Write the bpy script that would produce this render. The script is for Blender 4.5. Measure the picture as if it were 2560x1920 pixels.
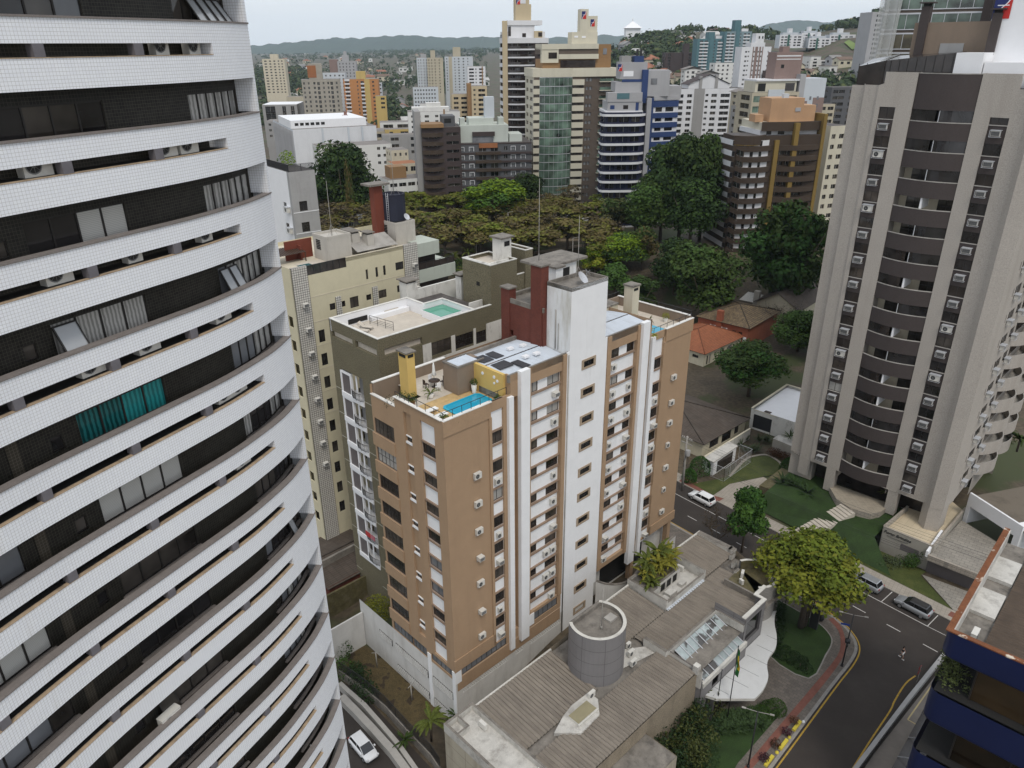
import bpy,math,random
from mathutils import Vector,Matrix
random.seed(11)
R = math.radians
S = bpy.context.scene
COL = S.collection
for _o in list(bpy.data.objects):
 bpy.data.objects.remove(_o)
FPX,PITCH,ROLL,CAMZ = 1866.0,R(24.44),R(0.42),66.0
_c,_s = math.cos(PITCH),math.sin(PITCH)
_up0,_rt0 = Vector((0,_s,_c)),Vector((1,0,0))
FWD = Vector((0,_c,-_s))
RT = _rt0 * math.cos(ROLL) - _up0 * math.sin(ROLL)
UP = _up0 * math.cos(ROLL) + _rt0 * math.sin(ROLL)
CAM = Vector((0,0,CAMZ))
cd = bpy.data.cameras.new('camera')
cd.sensor_width = 36.0
cd.lens = 36.0 * FPX / 2560.0
cd.clip_start,cd.clip_end = 0.5,40000
cam = bpy.data.objects.new('camera',cd)
COL.objects.link(cam)
m3 = Matrix((RT,UP,-FWD)).transposed()
cam.matrix_world = Matrix.Translation(CAM) @ m3.to_4x4()
S.camera = cam
SUN_EL,SUN_AZ = R(56),R(165)      # azimuth clockwise from +Y
w = bpy.data.worlds.new('World');S.world = w;w.use_nodes = True
nt = w.node_tree;nt.nodes.clear()
out = nt.nodes.new('ShaderNodeOutputWorld')
bg = nt.nodes.new('ShaderNodeBackground');bg.inputs[1].default_value = 0.135
sky = nt.nodes.new('ShaderNodeTexSky');sky.sky_type = 'NISHITA';sky.sun_disc = False
sky.sun_elevation = SUN_EL;sky.sun_rotation = SUN_AZ;sky.air_density = 1.0;sky.dust_density = 2.0
tc = nt.nodes.new('ShaderNodeTexCoord')
mp = nt.nodes.new('ShaderNodeMapping');mp.inputs['Scale'].default_value = (1.0,1.0,5.0)
nz = nt.nodes.new('ShaderNodeTexNoise');nz.inputs['Scale'].default_value = 1.6;nz.inputs['Detail'].default_value = 5
cr = nt.nodes.new('ShaderNodeValToRGB')
cr.color_ramp.elements[0].position = 0.30;cr.color_ramp.elements[0].color = (6.5,6.9,7.5,1)
cr.color_ramp.elements[1].position = 0.72;cr.color_ramp.elements[1].color = (7.9,8.2,8.6,1)
mx = nt.nodes.new('ShaderNodeMix');mx.data_type = 'RGBA';mx.inputs[0].default_value = 0.86
nt.links.new(tc.outputs['Generated'],mp.inputs['Vector']);nt.links.new(mp.outputs[0],nz.inputs['Vector'])
nt.links.new(nz.outputs['Fac'],cr.inputs[0])
nt.links.new(sky.outputs[0],mx.inputs[6]);nt.links.new(cr.outputs[0],mx.inputs[7])
nt.links.new(mx.outputs[2],bg.inputs[0]);nt.links.new(bg.outputs[0],out.inputs[0])
sl = bpy.data.lights.new('sun','SUN');sl.energy = 1.5;sl.angle = R(14);sl.color = (1.0,0.95,0.87)
sun = bpy.data.objects.new('sun',sl);COL.objects.link(sun)
_sd = Vector((math.sin(SUN_AZ) * math.cos(SUN_EL),math.cos(SUN_AZ) * math.cos(SUN_EL),math.sin(SUN_EL)))
sun.rotation_euler = (-_sd).to_track_quat('-Z','Y').to_euler()
S.view_settings.view_transform = 'Standard';S.view_settings.look = 'None'
S.view_settings.exposure = -0.05;S.view_settings.gamma = 1.0;S.view_settings.use_curve_mapping = False
S.cycles.use_denoising = True
S.cycles.max_bounces = 5;S.cycles.diffuse_bounces = 3;S.cycles.glossy_bounces = 2
S.cycles.transmission_bounces = 4;S.cycles.transparent_max_bounces = 6;S.cycles.volume_bounces = 1
def ray(u,v):
 return RT * ((u - 1280) / FPX) + UP * ((960 - v) / FPX) + FWD
def G(u,v,z=0.0):
 """the point at height z seen at photo pixel u, v"""
 d = ray(u,v);return CAM + d * ((z - CAMZ) / d.z)
def G2(u,v,z=0.0):
 return G(u * 1.15732,v * 1.15732,z)
def PY(u,v,y):
 d = ray(u,v);return CAM + d * (y / d.y)
def PY2(u,v,y):
 return PY(u * 1.15732,v * 1.15732,y)
def link(o,parent=None):
 COL.objects.link(o)
 if parent is not None: o.parent = parent
 return o
def tag(o,label=None,cat=None,group=None,kind=None):
 if label: o['label'] = label
 if cat: o['category'] = cat
 if group: o['group'] = group
 if kind: o['kind'] = kind
 return o
def empty(name,label,cat,loc=(0,0,0),rz=0.0,group=None):
 o = bpy.data.objects.new(name,None);o.empty_display_size = 0.3
 link(o);o.location = loc;o.rotation_euler = (0,0,rz)
 return tag(o,label,cat,group)
def inst(name,mesh,parent=None,loc=(0,0,0),rz=0.0,sc=None):
 o = bpy.data.objects.new(name,mesh);link(o,parent);o.location = loc;o.rotation_euler = (0,0,rz)
 if sc is not None: o.scale = sc if hasattr(sc,'__len__') else (sc,sc,sc)
 return o
def copy_tree(o,parent=None):
 c = o.copy();COL.objects.link(c)
 if parent is not None: c.parent = parent
 for ch in list(o.children):
  copy_tree(ch,c)
 return c
ORD = 'top second third fourth fifth sixth seventh eighth ninth tenth eleventh twelfth thirteenth fourteenth fifteenth sixteenth seventeenth eighteenth'.split()
class MB:
 """collects geometry, then links it as ONE mesh object"""
 def __init__(s):
  s.v = [];s.f = [];s.m = [];s.uv = [];s.sm = []
 def face(s,pts,m=0,uv=None,sm=False):
  b = len(s.v);s.v.extend([tuple(p) for p in pts])
  s.f.append(tuple(range(b,b + len(pts))));s.m.append(m);s.uv.append(uv);s.sm.append(sm)
 def add(s,vs,fs,m=0,sm=False):
  b = len(s.v);s.v.extend([tuple(p) for p in vs])
  for f in fs:
   s.f.append(tuple(b + i for i in f));s.m.append(m);s.uv.append(None);s.sm.append(sm)
 def box(s,x0,y0,z0,x1,y1,z1,m=0,mt=None):
  a = [(x0,y0,z0),(x1,y0,z0),(x1,y1,z0),(x0,y1,z0),(x0,y0,z1),(x1,y0,z1),(x1,y1,z1),(x0,y1,z1)]
  fs = [(3,2,1,0),(4,5,6,7),(0,1,5,4),(1,2,6,5),(2,3,7,6),(3,0,4,7)]
  b = len(s.v);s.v.extend(a)
  for i,f in enumerate(fs):
   s.f.append(tuple(b + k for k in f));s.m.append(mt if (mt is not None and i == 1) else m);s.uv.append(None);s.sm.append(False)
 def obox(s,p,d,L,w,z0,z1,m=0,mt=None):
  """box from p along unit d for L, w to the left of d"""
  n = (-d[1],d[0])
  q = [(p[0],p[1]),(p[0] + d[0] * L,p[1] + d[1] * L),(p[0] + d[0] * L + n[0] * w,p[1] + d[1] * L + n[1] * w),(p[0] + n[0] * w,p[1] + n[1] * w)]
  s.prism(q,z0,z1,m,mt)
 def prism(s,poly,z0,z1,m=0,mt=None,cap=True,bot=True):
  n = len(poly)
  z0s = z0 if hasattr(z0,'__len__') else [z0] * n
  z1s = z1 if hasattr(z1,'__len__') else [z1] * n
  b = len(s.v)
  s.v.extend([(p[0],p[1],z) for p,z in zip(poly,z0s)]);s.v.extend([(p[0],p[1],z) for p,z in zip(poly,z1s)])
  ar = sum(poly[i][0] * poly[(i + 1) % n][1] - poly[(i + 1) % n][0] * poly[i][1] for i in range(n))
  rv = (lambda f: f) if ar > 0 else (lambda f: tuple(reversed(f)))
  for i in range(n):
   j = (i + 1) % n
   s.f.append(rv((b + i,b + j,b + n + j,b + n + i)));s.m.append(m);s.uv.append(None);s.sm.append(False)
  if cap:
   s.f.append(rv(tuple(b + n + i for i in range(n))));s.m.append(m if mt is None else mt);s.uv.append(None);s.sm.append(False)
  if bot:
   s.f.append(rv(tuple(b + n - 1 - i for i in range(n))));s.m.append(m);s.uv.append(None);s.sm.append(False)
 def tube(s,path,r,n=6,m=0,cap=True):
  path = [Vector(p) for p in path]
  rs = r if hasattr(r,'__len__') else [r] * len(path)
  b = len(s.v)
  for i,p in enumerate(path):
   t = (path[min(i + 1,len(path) - 1)] - path[max(i - 1,0)])
   t = t.normalized() if t.length > 1e-9 else Vector((0,0,1))
   a = Vector((0,0,1)) if abs(t.z) < 0.9 else Vector((1,0,0))
   x = t.cross(a).normalized();y = t.cross(x).normalized()
   for k in range(n):
    w_ = 2 * math.pi * k / n
    s.v.append(tuple(p + (x * math.cos(w_) + y * math.sin(w_)) * rs[i]))
  for i in range(len(path) - 1):
   for k in range(n):
    k2 = (k + 1) % n
    s.f.append((b + i * n + k,b + (i + 1) * n + k,b + (i + 1) * n + k2,b + i * n + k2));s.m.append(m);s.uv.append(None);s.sm.append(n > 4)
  if cap:
   for e,rv in ((0,1),(len(path) - 1,-1)):
    s.f.append(tuple(b + e * n + k for k in range(n))[::rv]);s.m.append(m);s.uv.append(None);s.sm.append(False)
 def lathe(s,prof,c=(0,0),n=16,m=0,sm=True):
  b = len(s.v)
  for r,z in prof:
   for k in range(n):
    a = 2 * math.pi * k / n
    s.v.append((c[0] + r * math.cos(a),c[1] + r * math.sin(a),z))
  for i in range(len(prof) - 1):
   for k in range(n):
    k2 = (k + 1) % n
    s.f.append((b + i * n + k,b + i * n + k2,b + (i + 1) * n + k2,b + (i + 1) * n + k));s.m.append(m);s.uv.append(None);s.sm.append(sm)
  s.f.append(tuple(b + (len(prof) - 1) * n + k for k in range(n)));s.m.append(m);s.uv.append(None);s.sm.append(False)
 def mesh(s,name,mats):
  me = bpy.data.meshes.new(name)
  me.from_pydata(s.v,[],s.f)
  for x in (mats if isinstance(mats,(list,tuple)) else [mats]): me.materials.append(x)
  me.polygons.foreach_set('material_index',s.m)
  me.polygons.foreach_set('use_smooth',s.sm)
  if any(u is not None for u in s.uv):
   L = me.uv_layers.new(name='UVMap');i = 0
   buf = []
   for f,u in zip(s.f,s.uv):
    for k in range(len(f)):
     buf.extend(u[k] if u is not None else (0.0,0.0))
   L.data.foreach_set('uv',buf)
  me.update()
  return me
 def build(s,name,mats,parent=None,loc=(0,0,0),rz=0.0):
  return inst(name,s.mesh(name,mats),parent,loc,rz)
def wall(mb,p0,p1,z0,z1,holes=(),depth=0.15,m=0,mr=None):
 """vertical wall p0->p1 (outside on the right hand), with rectangular holes (s0,s1,za,zb[,depth[,mr]]) and their reveals"""
 p0 = Vector((p0[0],p0[1]));p1 = Vector((p1[0],p1[1]));L = (p1 - p0).length;d = (p1 - p0) / L;n = Vector((-d.y,d.x))
 mr = m if mr is None else mr
 ss = sorted({0.0,round(L,4)} | {round(min(max(h[i],0),L),4) for h in holes for i in (0,1)})
 zs = sorted({round(z0,4),round(z1,4)} | {round(min(max(h[i],z0),z1),4) for h in holes for i in (2,3)})
 def P(s_,z_,dd=0.0):
  q = p0 + d * s_ + n * dd;return (q.x,q.y,z_)
 for j in range(len(zs) - 1):
  za,zb = zs[j],zs[j + 1];zc = (za + zb) / 2
  run = None
  row = [h for h in holes if h[2] < zc < h[3]]
  for i in range(len(ss) - 1):
   sc = (ss[i] + ss[i + 1]) / 2
   solid = not any(h[0] < sc < h[1] for h in row)
   if solid and run is None: run = ss[i]
   if (not solid) and run is not None:
    mb.face([P(run,za),P(ss[i],za),P(ss[i],zb),P(run,zb)],m,[(run,za),(ss[i],za),(ss[i],zb),(run,zb)]);run = None
  if run is not None:
   mb.face([P(run,za),P(ss[-1],za),P(ss[-1],zb),P(run,zb)],m,[(run,za),(ss[-1],za),(ss[-1],zb),(run,zb)])
 for h in holes:
  a,b,za,zb = h[:4];dd = h[4] if len(h) > 4 else depth;k = h[5] if len(h) > 5 else mr
  mb.face([P(a,za),P(b,za),P(b,za,dd),P(a,za,dd)],k)
  mb.face([P(b,zb),P(a,zb),P(a,zb,dd),P(b,zb,dd)],k)
  mb.face([P(a,zb),P(a,za),P(a,za,dd),P(a,zb,dd)],k)
  mb.face([P(b,za),P(b,zb),P(b,zb,dd),P(b,za,dd)],k)
def _n(t,k,**kw):
 n = t.nodes.new(k)
 for a,b in kw.items(): setattr(n,a,b)
 return n
def mat(name,col,rough=0.75,var=0.12,vs=0.6,dirt=0.0,dcol=(0.06,0.05,0.045),ds=(0.9,0.9,0.12),bump=0.0,bs=40.0,spec=0.3,
  tiles=None,metal=0.0,fine=0.0,fs=30.0,streak=0.5,patch=None):
 """plain procedural surface: colour with soft variation, dirt streaks, optional tiles (UV or object coords), optional bump"""
 m = bpy.data.materials.new(name);m.use_nodes = True;t = m.node_tree
 b = t.nodes['Principled BSDF'];b.inputs['Roughness'].default_value = rough;b.inputs['Specular IOR Level'].default_value = spec
 b.inputs['Metallic'].default_value = metal
 co = _n(t,'ShaderNodeTexCoord')
 col4 = (*col,1)
 cur = None
 def mixer(fac,a,c,blend='MIX'):
  x = _n(t,'ShaderNodeMix',data_type='RGBA',blend_type=blend)
  for i,q in ((0,fac),(6,a),(7,c)):
   if hasattr(q,'links'): t.links.new(q,x.inputs[i])
   else: x.inputs[i].default_value = q
  return x.outputs[2]
 def ramp(src,lo,hi,a=0.0,c=1.0):
  x = _n(t,'ShaderNodeMapRange');x.inputs[1].default_value = lo;x.inputs[2].default_value = hi
  x.inputs[3].default_value = a;x.inputs[4].default_value = c
  t.links.new(src,x.inputs[0]);return x.outputs[0]
 base = col4
 if tiles:
  bt = _n(t,'ShaderNodeTexBrick');bt.offset = tiles.get('off',0.0);bt.squash = 1.0
  bt.inputs['Color1'].default_value = col4;bt.inputs['Color2'].default_value = (*tiles.get('c2',[c_ * 0.93 for c_ in col]),1)
  bt.inputs['Mortar'].default_value = (*tiles['mortar'],1)
  bt.inputs['Scale'].default_value = 1.0;bt.inputs['Mortar Size'].default_value = tiles.get('ms',0.02)
  bt.inputs['Mortar Smooth'].default_value = 0.3
  bt.inputs['Brick Width'].default_value = tiles['w'];bt.inputs['Row Height'].default_value = tiles['h']
  mpn = _n(t,'ShaderNodeMapping')
  mpn.inputs['Rotation'].default_value = (0,0,tiles.get('rot',0.0))
  t.links.new(co.outputs['UV' if tiles.get('uv') else 'Object'],mpn.inputs['Vector'])
  t.links.new(mpn.outputs[0],bt.inputs['Vector'])
  base = bt.outputs['Color']
 nz = _n(t,'ShaderNodeTexNoise');nz.inputs['Scale'].default_value = vs;nz.inputs['Detail'].default_value = 6;nz.inputs['Roughness'].default_value = 0.65
 t.links.new(co.outputs['Object'],nz.inputs['Vector'])
 g = ramp(nz.outputs['Fac'],0.3,0.7,1 - var,1 + var)
 vm = _n(t,'ShaderNodeVectorMath',operation='SCALE')
 if hasattr(base,'links'): t.links.new(base,vm.inputs[0])
 else: vm.inputs[0].default_value = base[:3]
 t.links.new(g,vm.inputs['Scale']);cur = vm.outputs[0]
 if fine:
  nf = _n(t,'ShaderNodeTexNoise');nf.inputs['Scale'].default_value = fs;nf.inputs['Detail'].default_value = 2
  t.links.new(co.outputs['Object'],nf.inputs['Vector'])
  vm2 = _n(t,'ShaderNodeVectorMath',operation='SCALE');t.links.new(cur,vm2.inputs[0])
  t.links.new(ramp(nf.outputs['Fac'],0.3,0.7,1 - fine,1 + fine),vm2.inputs['Scale']);cur = vm2.outputs[0]
 if dirt:
  mpd = _n(t,'ShaderNodeMapping');mpd.inputs['Scale'].default_value = ds
  t.links.new(co.outputs['Object'],mpd.inputs['Vector'])
  nd = _n(t,'ShaderNodeTexNoise');nd.inputs['Scale'].default_value = 1.0;nd.inputs['Detail'].default_value = 7;nd.inputs['Roughness'].default_value = 0.7
  t.links.new(mpd.outputs[0],nd.inputs['Vector'])
  cur = mixer(ramp(nd.outputs['Fac'],streak,streak + 0.22,0.0,dirt),cur,(*dcol,1))
 if patch:
  np_ = _n(t,'ShaderNodeTexNoise');np_.inputs['Scale'].default_value = patch[1];np_.inputs['Detail'].default_value = 4
  t.links.new(co.outputs['Object'],np_.inputs['Vector'])
  cur = mixer(ramp(np_.outputs['Fac'],patch[2],patch[2] + 0.05),cur,(*patch[0],1))
 t.links.new(cur,b.inputs['Base Color'])
 if bump:
  nb = _n(t,'ShaderNodeTexNoise');nb.inputs['Scale'].default_value = bs;nb.inputs['Detail'].default_value = 4
  t.links.new(co.outputs['Object'],nb.inputs['Vector'])
  bp = _n(t,'ShaderNodeBump');bp.inputs['Strength'].default_value = bump;bp.inputs['Distance'].default_value = 0.05
  t.links.new(nb.outputs['Fac'],bp.inputs['Height']);t.links.new(bp.outputs[0],b.inputs['Normal'])
 return m
def glass(name,col,rough=0.08,var=0.3,vs=0.5,spec=0.6,stripes=None):
 """window pane seen from outside: dark room or curtains behind a glossy skin"""
 m = bpy.data.materials.new(name);m.use_nodes = True;t = m.node_tree;b = t.nodes['Principled BSDF']
 b.inputs['Roughness'].default_value = rough;b.inputs['Specular IOR Level'].default_value = spec
 co = _n(t,'ShaderNodeTexCoord');oi = _n(t,'ShaderNodeObjectInfo')
 ad = _n(t,'ShaderNodeVectorMath',operation='ADD');t.links.new(co.outputs['Object'],ad.inputs[0]);
 sc = _n(t,'ShaderNodeMath',operation='MULTIPLY');sc.inputs[1].default_value = 37.0;t.links.new(oi.outputs['Random'],sc.inputs[0]);t.links.new(sc.outputs[0],ad.inputs[1])
 nz = _n(t,'ShaderNodeTexNoise');nz.inputs['Scale'].default_value = vs;nz.inputs['Detail'].default_value = 3
 t.links.new(ad.outputs[0],nz.inputs['Vector'])
 if stripes:
  wv = _n(t,'ShaderNodeTexWave',wave_type='BANDS',bands_direction=stripes[0]);wv.inputs['Scale'].default_value = stripes[1];wv.inputs['Distortion'].default_value = 1.5
  t.links.new(ad.outputs[0],wv.inputs['Vector']);src = wv.outputs['Fac']
 else: src = nz.outputs['Fac']
 mr = _n(t,'ShaderNodeMapRange');mr.inputs[1].default_value = 0.3;mr.inputs[2].default_value = 0.7;mr.inputs[3].default_value = 1 - var;mr.inputs[4].default_value = 1 + var
 t.links.new(src,mr.inputs[0])
 vm = _n(t,'ShaderNodeVectorMath',operation='SCALE');vm.inputs[0].default_value = col;t.links.new(mr.outputs[0],vm.inputs['Scale'])
 t.links.new(vm.outputs[0],b.inputs['Base Color'])
 return m
def leafmat(name,col,var=0.35):
 m = bpy.data.materials.new(name);m.use_nodes = True;t = m.node_tree;b = t.nodes['Principled BSDF']
 b.inputs['Roughness'].default_value = 0.75;b.inputs['Specular IOR Level'].default_value = 0.15
 co = _n(t,'ShaderNodeTexCoord');nz = _n(t,'ShaderNodeTexNoise');nz.inputs['Scale'].default_value = 5.0;nz.inputs['Detail'].default_value = 4
 oi = _n(t,'ShaderNodeObjectInfo')
 t.links.new(co.outputs['Object'],nz.inputs['Vector'])
 mr = _n(t,'ShaderNodeMapRange');mr.inputs[1].default_value = 0.3;mr.inputs[2].default_value = 0.7;mr.inputs[3].default_value = 1 - var;mr.inputs[4].default_value = 1 + var
 t.links.new(nz.outputs['Fac'],mr.inputs[0])
 m2 = _n(t,'ShaderNodeMapRange');m2.inputs[3].default_value = 0.8;m2.inputs[4].default_value = 1.2;t.links.new(oi.outputs['Random'],m2.inputs[0])
 mu = _n(t,'ShaderNodeMath',operation='MULTIPLY');t.links.new(mr.outputs[0],mu.inputs[0]);t.links.new(m2.outputs[0],mu.inputs[1])
 vm = _n(t,'ShaderNodeVectorMath',operation='SCALE');vm.inputs[0].default_value = col;t.links.new(mu.outputs[0],vm.inputs['Scale'])
 t.links.new(vm.outputs[0],b.inputs['Base Color'])
 return m
M = {}
M['white'] = mat('white_paint',(0.80,0.80,0.80),var=0.04,dirt=0.25,dcol=(0.42,0.40,0.36),ds=(0.7,0.7,0.07),streak=0.56)
M['whitestain'] = mat('stained_white_paint',(0.72,0.72,0.71),var=0.06,dirt=0.75,dcol=(0.36,0.32,0.22),ds=(0.5,0.5,0.10),streak=0.50)
M['cleanwhite'] = mat('clean_white',(0.80,0.80,0.81),rough=0.5,var=0.03)
M['tan'] = mat('tan_render',(0.37,0.25,0.155),var=0.05,fine=0.10,fs=12,dirt=0.22,dcol=(0.2,0.13,0.08),ds=(0.8,0.8,0.06),bump=0.15,bs=25)
M['tand'] = mat('dark_tan_render',(0.27,0.19,0.135),var=0.06,fine=0.08,fs=12)
M['frame'] = mat('dark_bronze_frame',(0.025,0.022,0.02),rough=0.45,var=0.1)
M['alu'] = mat('aluminium',(0.55,0.56,0.58),rough=0.4,var=0.08,metal=0.3)
M['g_dark'] = glass('dark_window_glass',(0.022,0.020,0.020),var=0.6)
M['g_room'] = glass('window_glass_room',(0.06,0.052,0.045),var=0.7)
M['g_curt'] = glass('curtained_window',(0.34,0.33,0.31),rough=0.25,var=0.3,stripes=('X',5.0))
M['g_blind'] = glass('blinds_window',(0.46,0.45,0.42),rough=0.3,var=0.14,stripes=('Z',6.0))
M['g_teal'] = glass('teal_curtain_window',(0.012,0.10,0.10),var=0.5,rough=0.2,stripes=('X',4.0))
M['g_grey'] = glass('grey_window_glass',(0.17,0.175,0.185),var=0.3,rough=0.15)
M['conc'] = mat('concrete',(0.36,0.34,0.31),var=0.15,dirt=0.5,dcol=(0.10,0.09,0.08),ds=(0.5,0.5,0.3),fine=0.08)
M['concd'] = mat('mouldy_concrete',(0.20,0.18,0.155),var=0.3,vs=0.9,dirt=0.7,dcol=(0.045,0.04,0.036),ds=(0.8,0.8,0.8),fine=0.12)
M['grey'] = mat('grey_paint',(0.33,0.325,0.32),var=0.08,dirt=0.3,dcol=(0.16,0.15,0.14))
M['dark'] = mat('dark_void',(0.018,0.017,0.016),var=0.2,rough=0.8)
M['metal'] = mat('black_metal',(0.03,0.03,0.032),rough=0.5,var=0.1)
M['red_brick'] = mat('red_brick',(0.15,0.042,0.027),var=0.15,tiles=dict(w=0.24,h=0.08,off=0.5,mortar=(0.12,0.05,0.04),ms=0.008,c2=(0.12,0.032,0.022),uv=True),fine=0.1)
M['ac_white'] = mat('ac_casing',(0.62,0.60,0.55),rough=0.5,var=0.08,dirt=0.3,dcol=(0.3,0.27,0.22),ds=(2,2,2))
M['ac_grey'] = mat('ac_grille',(0.20,0.20,0.195),rough=0.6,var=0.1)
M['ac_dark'] = mat('ac_dark',(0.03,0.03,0.03),rough=0.6)
WIN_CACHE = {}
def win_meshes(w_,h_,nx,nz,fw,fm,key,gl):
 k = (round(w_,2),round(h_,2),nx,nz,fw,fm,key,gl)
 if k not in WIN_CACHE:
  f = MB();t = 0.05
  f.box(0,0,0,w_,t,fw);f.box(0,0,h_ - fw,w_,t,h_)
  f.box(0,0,fw,fw,t,h_ - fw);f.box(w_ - fw,0,fw,w_,t,h_ - fw)
  for i in range(1,nx):
   x = w_ * i / nx;f.box(x - fw * 0.5,0.003,fw,x + fw * 0.5,t,h_ - fw)
  for i in range(1,nz):
   z = h_ * i / nz;f.box(fw,0.006,z - fw * 0.4,w_ - fw,t,z + fw * 0.4)
  p = MB();p.face([(0.01,0.03,0.01),(w_ - 0.01,0.03,0.01),(w_ - 0.01,0.03,h_ - 0.01),(0.01,0.03,h_ - 0.01)])
  WIN_CACHE[k] = (f.mesh('window',M[fm]),p.mesh('pane',M[gl]))
 return WIN_CACHE[k]
def window(parent,p0,p1,s0,s1,za,zb,inset=0.1,nx=2,nz=1,fw=0.05,fm='frame',gl='g_dark',name='window',pane=True):
 p0 = Vector((p0[0],p0[1]));d = (Vector((p1[0],p1[1])) - p0).normalized();n = Vector((-d.y,d.x))
 q = p0 + d * s0 + n * inset
 fmsh,pm = win_meshes(s1 - s0,zb - za,nx,nz,fw,fm,name,gl)
 o = inst(name,fmsh,parent,(q.x,q.y,za),math.atan2(d.y,d.x))
 if pane: inst('pane',pm,o)
 return o
def pick(*opts):
 """pick('g_dark',5,'g_curt',2)"""
 tot = sum(opts[1::2]);r = random.random() * tot
 for a,b in zip(opts[::2],opts[1::2]):
  r -= b
  if r <= 0: return a
 return opts[0]
def ac_proto():
 ps = {}
 for kind,(cw,chh,cdp) in {'split': (0.85,0.62,0.32),'box': (0.68,0.45,0.55),'small': (0.55,0.6,0.3),'cage': (0.95,0.55,0.5),'cagesplit': (1.15,0.75,0.5)}.items():
  c = MB();c.box(-cw / 2,-cdp - 0.06,0,cw / 2,-0.06,chh,0)
  c.box(-cw / 2 - 0.01,-cdp - 0.07,chh,cw / 2 + 0.01,-0.05,chh + 0.03,0)
  g = MB()
  if kind in ('split','small','cagesplit'):
   ct = (-0.12 * cw / 0.85,chh * 0.5);r = chh * 0.40
   for rr,zz,mm in ((r,0.004,0),(r * 0.85,0.008,1),(r * 0.3,0.013,0)):
    g.face([(ct[0] + rr * math.cos(a * math.pi / 10),-cdp - 0.06 - zz,ct[1] + rr * math.sin(a * math.pi / 10)) for a in range(20)],mm)
   for a in range(4):
    q = a * math.pi / 4
    g.tube([(ct[0] - r * math.cos(q),-cdp - 0.08,ct[1] - r * math.sin(q)),(ct[0] + r * math.cos(q),-cdp - 0.08,ct[1] + r * math.sin(q))],0.008,4,0)
  else:
   for i in range(7):
    z = 0.06 + i * (chh - 0.12) / 6
    g.box(-cw / 2 + 0.05,-cdp - 0.075,z - 0.015,cw / 2 - 0.05,-cdp - 0.061,z + 0.015,0)
   g.face([(-cw / 2 + 0.04,-cdp - 0.064,0.04),(cw / 2 - 0.04,-cdp - 0.064,0.04),(cw / 2 - 0.04,-cdp - 0.064,chh - 0.04),(-cw / 2 + 0.04,-cdp - 0.064,chh - 0.04)],1)
  b = MB()
  if 'cage' in kind:
   e = 0.09
   x0,x1,y0,y1,z0,z1 = -cw / 2 - e,cw / 2 + e,-cdp - 0.06 - e,-0.0,-0.1,chh + e
   for (x,z) in ((x0,z0),(x1,z0),(x0,z1),(x1,z1)): b.box(x - .02,y0,z - .02,x + .02,y1,z + .02)
   for (x,y) in ((x0,y0),(x1,y0)): b.box(x - .02,y - .02,z0,x + .02,y + .02,z1)
   for z in (z0,z1): b.box(x0,y0 - .02,z - .02,x1,y0 + .02,z + .02)
   b.box(x0,y0,z1 + 0.02,x1,y1,z1 + 0.04)
  else:
   for x in (-cw * 0.35,cw * 0.35):
    b.box(x - 0.02,-cdp - 0.04,-0.05,x + 0.02,0,-0.005);b.box(x - 0.02,-0.05,-0.3,x + 0.02,0,-0.05)
  ps[kind] = (c.mesh('casing',M['ac_white']),g.mesh('grille',[M['ac_grey'],M['ac_dark']]),b.mesh('bracket',M['alu']))
 return ps
ACP = ac_proto()
def ac(label,group,loc,rz,kind='split'):
 o = empty('air_conditioner',label,'air conditioner',loc,rz,group)
 a,b,c = ACP[kind]
 inst('casing',a,o);inst('fan_grille',b,o);inst('cage' if 'cage' in kind else 'bracket',c,o)
 return o
def railing(mb,pts,z,h=1.0,step=0.12,m=0,bar=0.02,posts=1.2,slats=True,top=0.025):
 """metal railing along 2D points"""
 for (a,b) in zip(pts[:-1],pts[1:]):
  a = Vector((a[0],a[1]));b = Vector((b[0],b[1]));L = (b - a).length
  if L < 1e-6: continue
  d = (b - a) / L
  mb.obox((a.x - d.y * -top,a.y + d.x * -top),(d.x,d.y),L,top * 2,z + h - 0.04,z + h,m)
  k = max(1,int(L / posts))
  for i in range(k + 1):
   q = a + d * (L * i / k);mb.box(q.x - .02,q.y - .02,z,q.x + .02,q.y + .02,z + h - 0.04,m)
  if slats:
   k = max(1,int(L / step))
   for i in range(1,k):
    q = a + d * (L * i / k);mb.box(q.x - bar,q.y - bar,z + 0.1,q.x + bar,q.y + bar,z + h - 0.04,m)
   mb.obox((a.x,a.y),(d.x,d.y),L,0.03,z + 0.08,z + 0.11,m)
def text_mesh(txt,size,depth,matl,name='lettering',italic=0.0):
 cu = bpy.data.curves.new('lettering','FONT');cu.body = txt;cu.size = size;cu.extrude = depth;cu.align_x = 'CENTER';cu.align_y = 'CENTER';cu.shear = italic
 to = bpy.data.objects.new('lettering_tmp',cu);COL.objects.link(to)
 dg = bpy.context.evaluated_depsgraph_get()
 me = bpy.data.meshes.new_from_object(to.evaluated_get(dg));bpy.data.objects.remove(to)
 me.materials.clear();me.materials.append(matl)
 return me
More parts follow.
